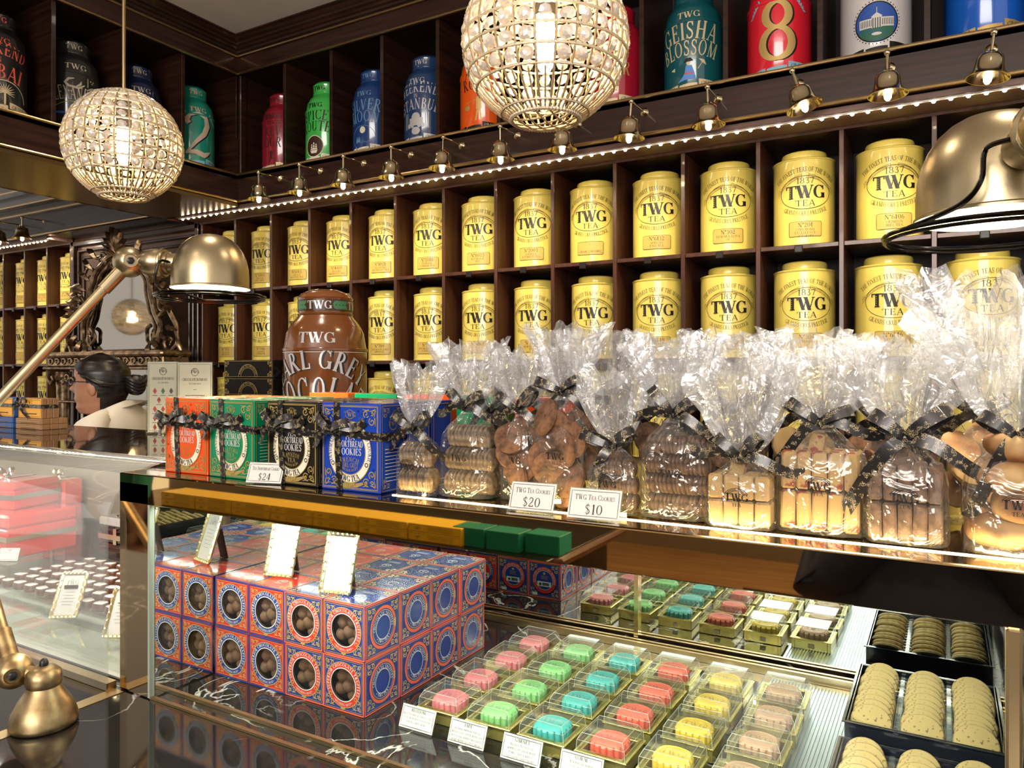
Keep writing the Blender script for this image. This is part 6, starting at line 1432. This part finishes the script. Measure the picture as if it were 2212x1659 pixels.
gift((-1.71, 1.09, -.3695), .115, .045, .022, (.3, .28, .27), 'grey foil wrapped slab on the black lacquer boxes', rib=False, lidded=False)
gift((-1.935, .80, -.4580), .15, .07, .02, (.25, .07, .05), 'flat wine coloured wrapped bar low in the curved case', radians(8), rib=False, lidded=False)
tent_card((-1.84, .90, -.43), .045, .03, ('chocolate gift',), 'white and red price card before the red gift boxes', radians(30), title='$48')
# boxes on top of the curved case
def tea_pack(loc, w, d, h, c1, label, front, rib=True):
    t = thing('tea_carton', label, 'box', loc); n = 3
    for k in range(n):
        mb = MB(); mb.box(-w/2, w/2, -d/2+k*d/n+.0004, -d/2+(k+1)*d/n-.0004, 0, h, b=.001); obj('packet', mb, mat('paper_%02d%02d%02d' % tuple(int(c*99) for c in c1), c1, .4), t, smooth=0)
    mb = MB(); f = plane((0, -d/2, h/2), (1, 0, 0), (0, 0, 1)); rect(mb, f, -w/2+.001, w/2-.001, -h/2+.001, h/2-.001, 0, n=1); frame(mb, f, -w/2+.004, w/2-.004, -h/2+.004, h/2-.004, .001, 1, d=.0002)
    pline(mb, f, [(-w*.3, -h*.28), (w*.3, -h*.28)], .003, 1, d=.0003); text(mb, f, 'TWG', h*.16, 0, h*.22, 1, d=.0003)
    obj('front_label', mb, [front, M['inkb']], t, smooth=0)
    if rib:
        rb = MB(); strip(rb, [(-w/2, -d/2-.002, h*.6), (w/2+.001, -d/2-.002, h*.6), (w/2+.001, d/2, h*.6)], .009, (0, 0, 1)); bow(rb, (-w*.3, -d/2-.003, h*.62), .8); obj('ribbon', rb, M['ribbon'], t, smooth=40)
    return t
orf = mat('orange_label', (.85, .42, .05), .35); blf = mat('blue_label', (.03, .12, .38), .35)
brc, blc = (.3, .16, .07), (.03, .11, .36)
tz = -.1448
for (x, nm, c, f0) in ((-2.0, 'brown', brc, mat('brown_label', (.36, .2, .08), .4)), (-2.135, 'blue', blc, blf)):
    tea_pack((x, 1.06, tz), .118, .065, .013, c, 'flat %s tea carton at the bottom of its stack on the curved case' % nm, f0, False)
    tea_pack((x, 1.06, tz+.0134), .118, .065, .014, c, 'flat %s tea carton, second in its stack on the curved case' % nm, f0, False)
    tea_pack((x-.002, 1.052, tz+.0278), .108, .04, .05, c, '%s sided carton with orange front and ribbon on the curved case' % nm, orf)
# bonbon menus
def menu(loc, w, h, rz, label, icons):
    t = thing('menu_stand', label, 'sign', loc, rz, 'printed bonbon menus in clear stands')
    mb = MB(); mb.box(-w/2, w/2, 0, .0008, .004, h); obj('card', mb, mat('beige_card', (.62, .53, .44), .5), t, smooth=0)
    mb = MB(); mb.box(-w/2-.003, w/2+.003, -.002, -.0008, 0, h+.004); mb.box(-w/2-.003, w/2+.003, .0016, .0028, 0, h+.004); mb.box(-w/2-.003, w/2+.003, -.002, .04, 0, .0012); obj('clear_stand', mb, M['acrylic'], t, smooth=0)
    mb = MB(); f = plane((0, 0, 0), (1, 0, 0), (0, 0, 1)); frame(mb, f, -w/2+.003, w/2-.003, .008, h-.004, .0006)
    disc(mb, f, 0, h-.022, .0085, .009, 0, 20, rin=.9); text(mb, f, 'TWG', .0062, 0, h-.0245, bold=1.2); text(mb, f, '1837', .003, 0, h-.0175); 
    text(mb, f, 'CHOCOLATE BONBONS', .006, 0, h-.042, fit=w*.72); text(mb, f, '$2.5 per piece', .0035, 0, h-.05, fit=w*.34)
    if icons:
        for r in range(5):
            for c in range(3 if r != 1 else 2):
                x = (c-1 if r != 1 else c-.5)*.019; z = h-.068-r*.021; mi = [1, 2, 3][(r+c) % 3] if r == 0 else 1
                mb.add([f(x-.0045, z, .0002), f(x, z-.0075, .0002), f(x+.0045, z, .0002), f(x, z+.0075, .0002)], [(0, 1, 2, 3)], mi); pline(mb, f, [(x-.006, z-.0105), (x+.006, z-.0105)], .001, 0)
    else:
        pline(mb, f, [(-.004, h-.062), (.004, h-.062)], .0008)
        for k in range(9): pline(mb, f, [(-.022+.004*(k % 3), h-.075-.009*k), (.022-.003*(k % 2), h-.075-.009*k)], .0012)
    obj('lettering', mb, [M['ink'], mat('dark_red_print', (.4, .04, .04), .4), mat('dark_green_print', (.05, .12, .09), .4), mat('charcoal_print', (.06, .06, .06), .4)], t, smooth=0)
menu((-1.575, 1.105, tz), .072, .168, radians(30), 'beige bonbon menu card with coloured diamonds, beside the shop assistant', True)
menu((-1.475, 1.115, tz), .078, .166, radians(30), 'beige bonbon menu card with plain text, beside the diamond one', False)

# ================= service counter behind, with the brown shop tin =================
mb = MB(); mb.box(-1.95, 1.3, 1.36, 1.72, -.235, -.206, b=.003); mb.box(-1.93, 1.3, 1.45, 1.70, -1.55, -.236)
o = obj('service_counter', mb, M['wood'], smooth=0); tag(o, 'dark service ledge behind the display case carrying the brown tin', 'counter')
def d_earl(pm, R, H):
    f = cyl(R); 
    for s, h, y, ft in (('EARL GREY', .115, .5, 2.5), ('CHOCOLATE', .165, .285, 2.7)):
        text(pm, f, s, h*H, .006, y*H-.0015, 3, arc=.17, bold=1.2, fit=ft*R, grow=.15, wx=.8); text(pm, f, s, h*H, 0, y*H, 0, arc=.17, bold=1.2, fit=ft*R, grow=.15, wx=.8, d=.0006)
    fl = cyl(R*.657); rect(pm, fl, -pi*R*.657, pi*R*.657, .855*H, .925*H, 2, d=-.0002, n=60)
    for k in (-2, -1, 0, 1, 2):
        u = k*.115; text(pm, fl, 'TWG', .05*H, u, .865*H, 0, bold=1.4, d=.0003)
        for j in range(4): leafp(pm, fl, u+.036+.01*j, .89*H, .018, .7, 4, d=.0003, fat=.5); leafp(pm, fl, u+.036+.01*j, .89*H, .018, -.7, 4, d=.0003, fat=.5)
    sf = shoulder(R, H); text(pm, sf, 'TWG', .065*H, .0, .004, 0, bold=1.4, wx=1.2)
    for x, a in ((-.03, 1.9), (.0, 1.2), (.03, .6), (-.06, 2.3), (.06, 1.0)): leafp(pm, f, x, .13*H, .045, a, 4, fat=.45); leafp(pm, f, x, .13*H, .04, a+.02, 5, d=.0003, fat=.08)
    for u in (-.02, .02): pass
    pline(pm, f, [(x*.01, .6*H) for x in range(-33, 34)], .0015, 5)
big_tin('tea_canister', 'large glossy brown tin reading EARL GREY CHOCOLATE, behind the shortbread boxes', (-1.447, 1.50, -.2058), .11, .428, (.17, .055, .012), d_earl, radians(31), None, (M['silverp'], M['goldpale'], mat('deep_brown_band', (.06, .02, .008), .3), M['ink'], mat('leaf_green_print', (.05, .2, .09), .4), M['cream']))
for k in range(5):
    t = thing('chocolate_box', 'black and gold chocolate box, %s from the bottom of the stack beside the brown tin' % ordinal(k), 'box', (-1.625, 1.44, -.2058+k*.0475), radians(4), 'stack of black chocolate boxes')
    mb = MB(); mb.box(-.088, .088, -.05, .05, 0, .0472, b=.001); obj('carton', mb, M['black'], t, smooth=0)
    mb = MB(); f = plane((0, -.05, .0235), (1, 0, 0), (0, 0, 1)); frame(mb, f, -.085, .085, -.021, .021, .0008)
    for fx in (-1, 1):
        for fy in (-1, 1): curl(mb, f, fx*.084, fy*.02, .016, -fx, -fy, w=.06)
    pline(mb, f, ell(0, -.022, .034, .034, 0, 180, 24), .001); pline(mb, f, ell(0, -.022, .025, .025, 0, 180, 24), .001); text(mb, f, 'SUPERIOR TEA CHOCOLATES', .0055, 0, .0055, arc=.028, fit=.075, bold=1.2)
    obj('printed_design', mb, gp, t, smooth=0)

# ================= jointed brass work lamps =================
def work_lamp(base, B1, E1, J, hood, neckdir, label, seed=0, spotE=14):
    t = thing('work_lamp', label, 'lamp', base, group='jointed brass work lamps')
    O = Vector(base)
    v = lambda p: Vector(p)-O
    B1, E1, J, H = v(B1), v(E1), v(J), v(hood)
    mb = MB(); mb.lathe([(0, 0), (.041, 0), (.0425, .002), (.0425, .008), (.039, .02), (.032, .034), (.0235, .046), (.0205, .053), (.0215, .054), (.0225, .057), (.0235, .064), (.021, .073), (.014, .079), (.008, .081), (0, .081)], 44)
    foot = obj('foot', mb, M['satinw'], t, smooth=40)
    mb = MB(); mb.box(.017, .033, -.005, .005, .008, .026, b=.002, X=Matrix.Rotation(-.6, 4, 'Z')); obj('foot_slot', mb, M['blackp'], foot)
    mb = MB(); mb.tube([(0, 0, .066), (B1*.5+Vector((0, 0, .034))).to_tuple(), B1.to_tuple()], [.010, .0095, .0105], 14); obj('neck', mb, M['satinw'], t)
    mb = MB(); mb.sphere((0, 0, .083), (.006, .006, .008), 12, 8); obj('clamp_screw', mb, M['blackp'], t)
    def joint(p, r, m, nm='joint'):
        n = (Vector((-O.x, -O.y, 0))).normalized(); q = n.to_track_quat('Z', 'Y').to_matrix().to_4x4(); X = Matrix.Translation(p) @ q
        mb = MB(); mb.lathe([(0, -r), (.5*r, -.87*r), (.86*r, -.5*r), (r, -.06*r), (r*.965, -.02*r), (r*.965, .02*r), (r, .06*r), (.86*r, .5*r), (.55*r, .84*r), (.42*r, .9*r), (.40*r, .8*r), (0, .8*r)], 32, X=X); j = obj(nm, mb, m, t)
        mb = MB(); mb.lathe([(0, .7*r), (.24*r, .7*r), (.24*r, .98*r), (.16*r, 1.02*r), (0, 1.02*r)], 6, X=X); obj('bolt', mb, M['blackp'], j)
    joint(B1, .0245, M['satinw']); joint(E1, .026, M['satin'])
    mb = MB(); d = (E1-B1); mb.tube([B1+d*.05, B1+d*.16], .0125, 18); mb.tube([B1+d*.14, B1+d*.95], .0095, 18); obj('lower_arm', mb, M['satinw'], t)
    mb = MB(); d = (J-E1); mb.tube([E1+d*.03, E1+d*.85], .0088, 18); mb.tube([E1+d*.84, E1+d*.98], [.0115, .0125], 18); obj('upper_arm', mb, M['satin'], t)
    joint(J, .0275, M['satin'], 'head_joint')
    nd = Vector(neckdir).normalized(); top = H+Vector((0, 0, .045))
    K1 = J+(top-J)*.36
    mb = MB(); a = (top-J).normalized(); q = a.to_track_quat('Z', 'Y').to_matrix().to_4x4(); L_ = (top-J).length; X = Matrix.Translation(J) @ q
    mb.lathe([(.0, .018), (.012, .02), (.021, .028), (.0245, .042), (.0245, .052), (.02, .066), (.0205, .068), (.0205, .073), (.0175, .074), (.0185, .098), (.017, .115), (0, .12)], 30, X=X); obj('swivel_neck', mb, M['satin'], t)
    mb = MB(); mb.tube([X @ Vector((.0225*cos(u), .0225*sin(u), .062)) for u in [2*pi*i/24 for i in range(24)]], .0042, 8, closed=True); obj('collar_ring', mb, M['satin'], t)
    hd = MB(); R = .066
    pr = [(R+.0018, 0), (R+.002, .0025), (R, .004)]+[(R*(cos(radians(a))**.82 if a < 89 else 0), .022+.076*sin(radians(a))) for a in (0, 12, 24, 36, 48, 60, 70, 80, 90)]
    hd.lathe(pr, 56, c=tuple(H)); hood_o = obj('hood', hd, M['satin'], t, smooth=40)
    inn = MB(); pr2 = [(R*.972*(cos(radians(a))**.82 if a < 89 else 0), .020+.073*sin(radians(a))) for a in (90, 80, 70, 60, 48, 36, 24, 12, 0)]+[(R*.972, .003), (R+.001, .0003), (R+.0018, 0)]
    inn.lathe(pr2, 48, c=tuple(H)); obj('hood_lining', inn, M['hoodin'], t, smooth=40)
    mb = MB(); mb.lathe([(0, .014), (.016, .018), (.023, .032), (.018, .05), (.012, .06), (.012, .082), (0, .082)], 20, c=tuple(H)); obj('bulb', mb, M['bulb'], t)
    cg = MB(); RR = .094; rg = H+Vector((0, 0, -.013)); cg.tube([rg+Vector((RR*cos(2*pi*i/64), RR*sin(2*pi*i/64), 0)) for i in range(64)], .0022, 8, closed=True)
    cg.tube([rg+Vector((RR*.985*cos(2*pi*i/64), RR*.985*sin(2*pi*i/64), -.0042)) for i in range(64)], .0018, 8, closed=True)
    back = (J-H); back.z = 0; back.normalize(); side = Vector((-back.y, back.x, 0))
    for s in (-1, 1):
        P = [X @ Vector((0, 0, .08))+side*s*.02, H+back*.078+side*s*.03+Vector((0, 0, .045)), H+back*.083+side*s*.035+Vector((0, 0, .018)), H+back*.072+side*s*.048+Vector((0, 0, .0)), rg+back*.045+side*s*math.sqrt(RR**2-.045**2)]
        Q = []
        for i in range(len(P)-1):
            p0, p1, p2, p3 = P[max(i-1, 0)], P[i], P[i+1], P[min(i+2, len(P)-1)]
            for k in range(6): u = k/6; Q.append(.5*((2*p1)+(-p0+p2)*u+(2*p0-5*p1+4*p2-p3)*u*u+(-p0+3*p1-3*p2+p3)*u**3))
        cg.tube(Q+[P[-1]], .0023, 8)
    obj('wire_guard', cg, M['steel'], t)
    light('work_lamp_beam', 'SPOT', (H.x, H.y, H.z+.004), spotE, (1, .86, .62), .02, (0, 0, 0), spot=140, blend=.4, parent=t)
    light('work_lamp_glow', 'POINT', (H.x+.0, H.y, H.z+.008), 1.1, (1, .86, .62), .006, parent=t)
    return t
work_lamp((-1.084, .577, ZM+.0014), (-1.122, .556, -.416), (-1.379, .589, -.128), (-1.272, .825, .197), (-1.145, .898, .149), (1, 0, 0), 'antique brass jointed desk lamp whose foot stands on the black marble, left end')
work_lamp((.52, .50, ZM+.0004), (.50, .52, -.415), (.60, .60, -.05), (.085, .655, .188), (.0406, .836, .144), (0, 1, 0), 'antique brass jointed desk lamp with a large domed hood, at the right end', spotE=3)

# ================= people =================
def lin(tab, z):
    if z <= tab[0][0]: return tab[0][1]
    for (a, p), (b_, q) in zip(tab, tab[1:]):
        if z <= b_: u = (z-a)/(b_-a); u = u*u*(3-2*u)*.5+u*.5; return p+(q-p)*u
    return tab[-1][1]
# z measured from the chin, x forward, y to the left; nose and chin come from the front profile
FR = [(-1.0, .11), (-.75, .105), (-.6, .1), (-.45, .12), (-.3, .125), (-.2, .1), (-.12, .06), (-.09, .045), (-.05, .048), (-.02, .052), (0, .070), (.02, .083), (.036, .079), (.055, .086), (.075, .085), (.1, .086), (.125, .082), (.14, .087), (.165, .085), (.19, .07), (.21, .04), (.225, 0)]
BKX = [(-1.0, .12), (-.75, .12), (-.6, .1), (-.45, .11), (-.3, .13), (-.2, .12), (-.12, .09), (-.09, .075), (-.05, .068), (0, .068), (.04, .078), (.08, .094), (.12, .102), (.16, .098), (.19, .078), (.212, .04), (.225, 0)]
HW = [(-1.0, .17), (-.75, .17), (-.6, .14), (-.45, .15), (-.3, .17), (-.2, .185), (-.15, .175), (-.12, .12), (-.09, .065), (-.05, .054), (0, .052), (.03, .06), (.07, .069), (.11, .073), (.15, .075), (.19, .06), (.212, .03), (.225, 0)]
def body_pt(z, a, g=1., off=0.):
    f, b_, w = lin(FR, z), lin(BKX, z), lin(HW, z); c, s = cos(a), sin(a)
    aa = (a+pi) % (2*pi)-pi
    x = (f if c > 0 else b_)*c; y = w*s
    if z > .015 and c > 0: x = f*c**.85 if c > 0 else x
    nose = .024*math.exp(-((z-.088)/.013)**2)+.012*math.exp(-((z-.108)/.016)**2)
    x += nose*math.exp(-(aa/.16)**2)
    x += .006*math.exp(-((z-.056)/.007)**2)*math.exp(-(aa/.3)**2)+.005*math.exp(-((z-.044)/.006)**2)*math.exp(-(aa/.26)**2)
    x -= .009*math.exp(-((z-.118)/.012)**2)*math.exp(-((abs(aa)-.42)/.2)**2)
    r = math.hypot(x, y) or 1
    return (x*(1+off/r)*g, y*(1+off/r)*g, z)
def loft(z0, z1, nz, n=48, off=0., keep=None, zs=None):
    mb = MB(); Z = zs or [z0+(z1-z0)*i/nz for i in range(nz+1)]; vs = []; tops = []
    for z in Z:
        for i in range(n): vs.append(body_pt(z, 2*pi*i/n, 1, off))
    fs = [(j*n+i, j*n+(i+1) % n, (j+1)*n+(i+1) % n, (j+1)*n+i) for j in range(len(Z)-1) for i in range(n)]
    if keep: fs = [f for f in fs if keep(sum((Vector(vs[k]) for k in f), Vector())/4)]
    mb.add(vs, fs); return mb
def limb(mb, pts, rs, n=14, mi=0): mb.tube(pts, rs, n, mi)
def hand(mb, p, d, up, s=1.):
    """palm, four bent fingers of unequal length and a thumb leaving its side"""
    d, up = Vector(d).normalized(), Vector(up).normalized(); sd = d.cross(up).normalized(); p = Vector(p)
    X = Matrix((( d.x, sd.x, up.x, p.x), (d.y, sd.y, up.y, p.y), (d.z, sd.z, up.z, p.z), (0, 0, 0, 1)))
    mb.sphere((.045*s, 0, 0), (.05*s, .04*s, .016*s), 16, 10, X=X)
    for k, L_ in enumerate((.068, .078, .073, .057)):
        y = (-.028+.019*k)*s; mb.tube([X @ Vector((.075*s, y, 0)), X @ Vector((.075*s+L_*.5*s, y*1.06, -.006*s)), X @ Vector((.075*s+L_*.8*s, y*1.06, -.02*s)), X @ Vector((.075*s+L_*.9*s, y*1.06, -.032*s))], [.0092*s, .0085*s, .0078*s, .006*s], 8)
    mb.tube([X @ Vector((.02*s, -.03*s, 0)), X @ Vector((.045*s, -.052*s, -.006*s)), X @ Vector((.072*s, -.06*s, -.012*s)), X @ Vector((.088*s, -.058*s, -.018*s))], [.013*s, .011*s, .0095*s, .007*s], 8)
def person(loc, rz, label, top, bottom, skin, arms, legs_bare=False, bun=True, glasses=True, collar=False, leanf=0.):
    t = thing('person', label, 'person', loc, rz)
    ZZ = [-.62, -.55, -.48, -.4, -.32, -.26, -.2, -.16, -.13, -.11, -.095, -.08, -.06, -.04, -.025]+[-.012+.0065*i for i in range(37)]
    mb = loft(0, 0, 0, 56, zs=ZZ); n = 56; mb.f.append(tuple((len(ZZ)-1)*n+i for i in range(n))); mb.m.append(0)
    for sy in (-1, 1):
        mb.sphere((-.004, sy*.072, .094), (.016, .008, .028), 14, 10); mb.sphere((.002, sy*.076, .098), (.011, .005, .02), 12, 8)
        A = arms[0 if sy > 0 else 1]; limb(mb, [A[1], ((Vector(A[1])+Vector(A[2]))/2), A[2]], [.041, .036, .026]); hand(mb, A[2], Vector(A[2])-Vector(A[1]), (0, 0, 1) if abs((Vector(A[2])-Vector(A[1])).normalized().z) < .8 else (1, 0, 0))
        L0 = Vector((0, sy*.085, -.72)); L1 = Vector((.01, sy*.09, -1.02)); L2 = Vector((-.01, sy*.09, -1.36))
        if legs_bare: limb(mb, [L0, (L0+L1)/2, L1, L1+(L2-L1)*.3, L2], [.085, .07, .052, .054, .034])
        limb(mb, [L2-Vector((0, 0, .0)), L2+Vector((.0, 0, -.045))], [.036, .038])
    obj('body', mb, skin, t, smooth=70)
    # eyes, brows, lips
    mb = MB()
    for sy in (-1, 1): mb.sphere((.0695, sy*.029, .116), (.006, .012, .004), 10, 6); mb.tube([(.083, sy*.012, .136), (.08, sy*.03, .14), (.066, sy*.045, .134)], [.002, .0025, .001], 6)
    obj('eyes', mb, M['ink'], t)
    mb = MB(); mb.sphere((.0845, 0, .054), (.007, .02, .004), 12, 8); mb.sphere((.083, 0, .045), (.0065, .017, .0045), 12, 8); obj('lips', mb, mat('lips', (.38, .1, .08), .4), t)
    def hk(c):
        hl = lin([(-.01, -.03), (.05, -.028), (.08, -.02), (.12, .01), (.15, .045), (.172, .07), (.19, .2)], c.z)
        return c.x < hl
    mb = loft(-.02, .2249, 46, 56, off=.0065, keep=hk); nz = 46
    mb.f.append(tuple(nz*56+i for i in range(56))); mb.m.append(0)
    for sy in (-1, 1): mb.tube([(.06, sy*.03, .178), (.03, sy*.07, .14), (-.04, sy*.083, .11), (-.09, sy*.03, .105)], [.003, .009, .011, .006], 8)
    hair_o = obj('hair', mb, M['hair'], t, smooth=70)
    if bun:
        mb = MB(); mb.sphere((-.128, 0, .105), (.034, .038, .04), 22, 16); mb.v = [tuple(Vector(v)*(1+.03*noise.noise(Vector(v)*60))) for v in mb.v]
        for k in range(4): mb.tube([(-.128+.034*cos(u)*(.75+.08*k), .038*sin(u)*(.75+.08*k), .105+.012*(k-1.5)+.012*sin(u*2)) for u in [2*pi*i/16 for i in range(16)]], .009, 7, closed=True)
        mb.tube([(-.09, 0, .105), (-.12, 0, .105)], .022, 12); obj('hair_bun', mb, M['hair'], hair_o, smooth=70)
    if glasses:
        mb = MB()
        for sy in (-1, 1):
            mb.tube([(.094, sy*(.032+.021*cos(u)), .113+.013*sin(u)) for u in [2*pi*i/18 for i in range(18)]], .0016, 6, closed=True); mb.tube([(.093, sy*.053, .118), (.06, sy*.074, .119), (.0, sy*.079, .116), (-.015, sy*.077, .105)], .0014, 6)
        mb.tube([(.094, -.011, .116), (.098, 0, .119), (.094, .011, .116)], .0014, 6); obj('glasses', mb, mat('dark_blue_frame', (.02, .025, .08), .2, .4), t)
    # top garment: torso shell, sleeves, collar
    mb = MB(); Z = [-.66, -.58, -.5, -.42, -.34, -.27, -.21, -.17, -.145, -.125, -.108, -.098]; n = 48; vs = []
    for z in Z:
        for i in range(n): p = body_pt(z, 2*pi*i/n, 1, .016 if z < -.15 else .012); vs.append(p)
    mb.add(vs, [(j*n+i, j*n+(i+1) % n, (j+1)*n+(i+1) % n, (j+1)*n+i) for j in range(len(Z)-1) for i in range(n)])
    for sy in (-1, 1):
        A = arms[0 if sy > 0 else 1]; sh = Vector((-.01, sy*.155, -.155)); a1 = Vector(A[0]); a2 = Vector(A[1]); end = a2+(Vector(A[2])-a2)*(.0 if legs_bare else .82)
        P = [sh-Vector((0, sy*.05, -.006)), sh, a1, (a1+a2)/2, a2]; Rr = [.05, .066, .062, .056, .05]
        if not legs_bare: P += [(a2+end)/2, end]; Rr += [.045, .037]
        mb.tube(P, Rr, 18)
    obj('jacket' if collar else 'shirt', mb, top, t, smooth=60)
    if collar:
        mb = MB()
        for sy in (-1, 1):
            L_, R_ = [], []
            for i in range(15):
                u = i/14; a = pi-u*(pi-.22); rr = .071+.012*u; cx = rr*cos(a)*1.12-.012+.05*u*u; cy2 = sy*rr*sin(a)*.95; zt_ = -.052-.085*u*u; L_.append((cx, cy2, zt_)); R_.append((cx*1.32-.01*(1-u)+.02*u, cy2*1.5+sy*.02*u, zt_-.052-.02*sin(pi*u)))
            vs = L_+R_+[(x*.97, y*.97, z-.004) for x, y, z in R_]; n = 15
            mb.add(vs, [(i, i+1, n+i+1, n+i) for i in range(n-1)]+[(n+i, n+i+1, 2*n+i+1, 2*n+i) for i in range(n-1)])
        obj('collar', mb, top, t, smooth=60)
        mb = MB(); mb.sphere((.083, 0, -.135), (.02, .05, .04), 14, 8); mb.sphere((.1, 0, -.12), (.012, .016, .012), 12, 8)
        for sy in (-1, 1): mb.add([(.1, 0, -.12), (.095, sy*.06, -.095), (.095, sy*.062, -.15)], [(0, 1, 2)]); mb.sphere((.1, sy*.034, -.122), (.008, .028, .022), 10, 8)
        obj('bow_tie', mb, mat('black_satin', (.008, .008, .01), .4), t)
    mb = MB()
    for sy in (-1, 1):
        P = [(0, sy*.07, -.6), (0, sy*.088, -.74), (.008, sy*.09, -.9)]+([] if legs_bare else [(.01, sy*.09, -1.02), (-.006, sy*.09, -1.2), (-.01, sy*.09, -1.36)]); mb.tube(P, [.1, .108, .1 if legs_bare else .085]+([] if legs_bare else [.072, .06, .055]), 20)
    mb.sphere((0, 0, -.64), (.12, .172, .12), 24, 14); obj('shorts' if legs_bare else 'trousers', mb, bottom, t, smooth=60)
    for sy in (-1, 1):
        if legs_bare:
            mb = MB(); mb.tube([(-.01, sy*.09, -1.27), (-.01, sy*.09, -1.37)], [.039, .04], 18); sk = obj('sock', mb, M['blackp'], t)
            mb = MB()
            for k in range(3): mb.tube([(-.01, sy*.09, -1.285-.012*k), (-.01, sy*.09, -1.2895-.012*k)], .0405, 18)
            obj('sock_stripes', mb, M['white'], sk)
        mb = MB(); mb.sphere((.045, sy*.09, -1.375), (.12, .045, .04), 20, 12); mb.sphere((-.02, sy*.09, -1.36), (.05, .042, .055), 16, 10); sh_ = obj('shoe', mb, M['blackp'], t, smooth=60)
        mb = MB(); mb.box(-.075, .165, sy*.09-.043, sy*.09+.043, -1.414, -1.392, b=.009); obj('shoe_sole', mb, M['white'], sh_)
    return t
def hunch(t, a=.15):
    for c in t.children_recursive:
        if c.type == 'MESH':
            for v in c.data.vertices:
                z = v.co.z
                if z < 0: bk = max(0, min(1, (.06-v.co.x)/.14)); k = min(1, -z/.1)*max(0, min(1, (z+.75)/.35)); v.co.z = z+a*k*(.5+.5*bk); v.co.x -= .03*k
hz = -.154
DN = (((.0, .21, -.3), (.02, .2, -.46), (.17, .1, -.5)), ((.0, -.21, -.3), (.02, -.2, -.46), (.17, -.1, -.5)))
st_ = person((-2.729, 1.655, hz), radians(214), 'woman with black hair bun, glasses and cream jacket behind the curved case', M['jacket'], M['black'], M['skin'], DN, collar=True)
hunch(st_)
FWD = (((.03, .2, -.33), (.1, .12, -.2), (.21, .05, -.08)), ((.03, -.2, -.33), (.1, -.12, -.2), (.21, -.05, -.08)))
navy = mat('navy_cloth', (.02, .028, .085), .8)
ph = person((-.02, -.32, -.135), radians(90), 'person in a navy shirt facing the counter, seen only reflected in the bronze valance', navy, M['black'], M['skin2'], FWD, bun=False, glasses=False)
SIDE = (((0, .23, -.36), (.04, .24, -.6), (.08, .24, -.8)), ((0, -.23, -.36), (.04, -.24, -.6), (.08, -.24, -.8)))
person((-4.33, -1.41, -.134), radians(100), 'customer in black shorts, striped socks and black sneakers, reflected in the bronze pillar', mat('teal_shirt', (.03, .22, .18), .8), M['blackp'], M['skin2'], SIDE, legs_bare=True, bun=False, glasses=False)

# ================= display table on the customer side (seen mirrored in the valance) =================
t = thing('display_table', 'black display table with red-brown edge behind the customers, mirrored in the bronze valance', 'table', (-2.75, -1.25, -.66))
mb = MB(); mb.box(-.62, 1.55, -.35, .35, -.012, 0, b=.002); obj('table_top', mb, M['black'], t, smooth=0)
mb = MB(); P = [(-.62, .36, -.02), (1.45, .36, -.02), (1.56, .25, -.02), (1.56, -.35, -.02)]; mb.tube(P, .018, 10); obj('edge_moulding', mb, M['woodr'], t)
mb = MB(); mb.box(-.6, 1.5, -.33, .33, -.89, -.013, b=.004); obj('table_body', mb, M['black'], t, smooth=0)
yc = mat('yellow_carton', (.75, .5, .05), .35); tc_ = mat('teal_carton', (.01, .2, .17), .4); src = None
for k in range(7):
    for j in range(2):
        if src is None:
            mb = MB(); mb.box(-.125, .125, -.07, .07, 0, .033, b=.001); src = obj('tea_box', mb, [yc], smooth=0)
            q = MB(); f = plane((0, .07, .0165), (-1, 0, 0), (0, 0, 1)); frame(q, f, -.12, .12, -.013, .013, .001); text(q, f, 'TWG', .01, .08, -.005); 
            for i in range(3): pline(q, f, [(-.09, .006-.006*i), (.03, .006-.006*i)], .0014)
            obj('printed_front', q, M['inkb'], src, smooth=0); o = src; tag(o, 'x', 'box', 'yellow tea boxes on the display table')
        else: o = dup(src)
        o.location = (-3.24+.256*k, -1.02, -.6595+.0335*j+E); o['label'] = 'flat yellow tea box on the display table, %s along, %s layer' % (ordinal(k), ('lower', 'upper')[j])
for k in range(3):
    mb = MB(); mb.box(-.07, .07, -.05, .05, 0, .07, b=.001); o = obj('tea_box', mb, tc_, None, (-1.56+.15*k, -1.02-.03*(k == 2), -.6595), smooth=0); tag(o, 'teal tea box on the display table, %s from the yellow boxes' % ordinal(k), 'box')
t = thing('bench', 'long dark slatted bench on the oak floor, mirrored in the bronze valance', 'bench', (.6, -2.3, -1.55))
for k in range(4):
    mb = MB(); mb.box(-1.5, 1.5, -.24+.13*k, -.14+.13*k, .40, .44, b=.004); obj('slat', mb, M['black'], t, smooth=0)
for x in (-1.3, 0, 1.3):
    mb = MB(); mb.box(x-.03, x+.03, -.22, .22, 0, .399, b=.004); obj('leg', mb, M['black'], t, smooth=0)
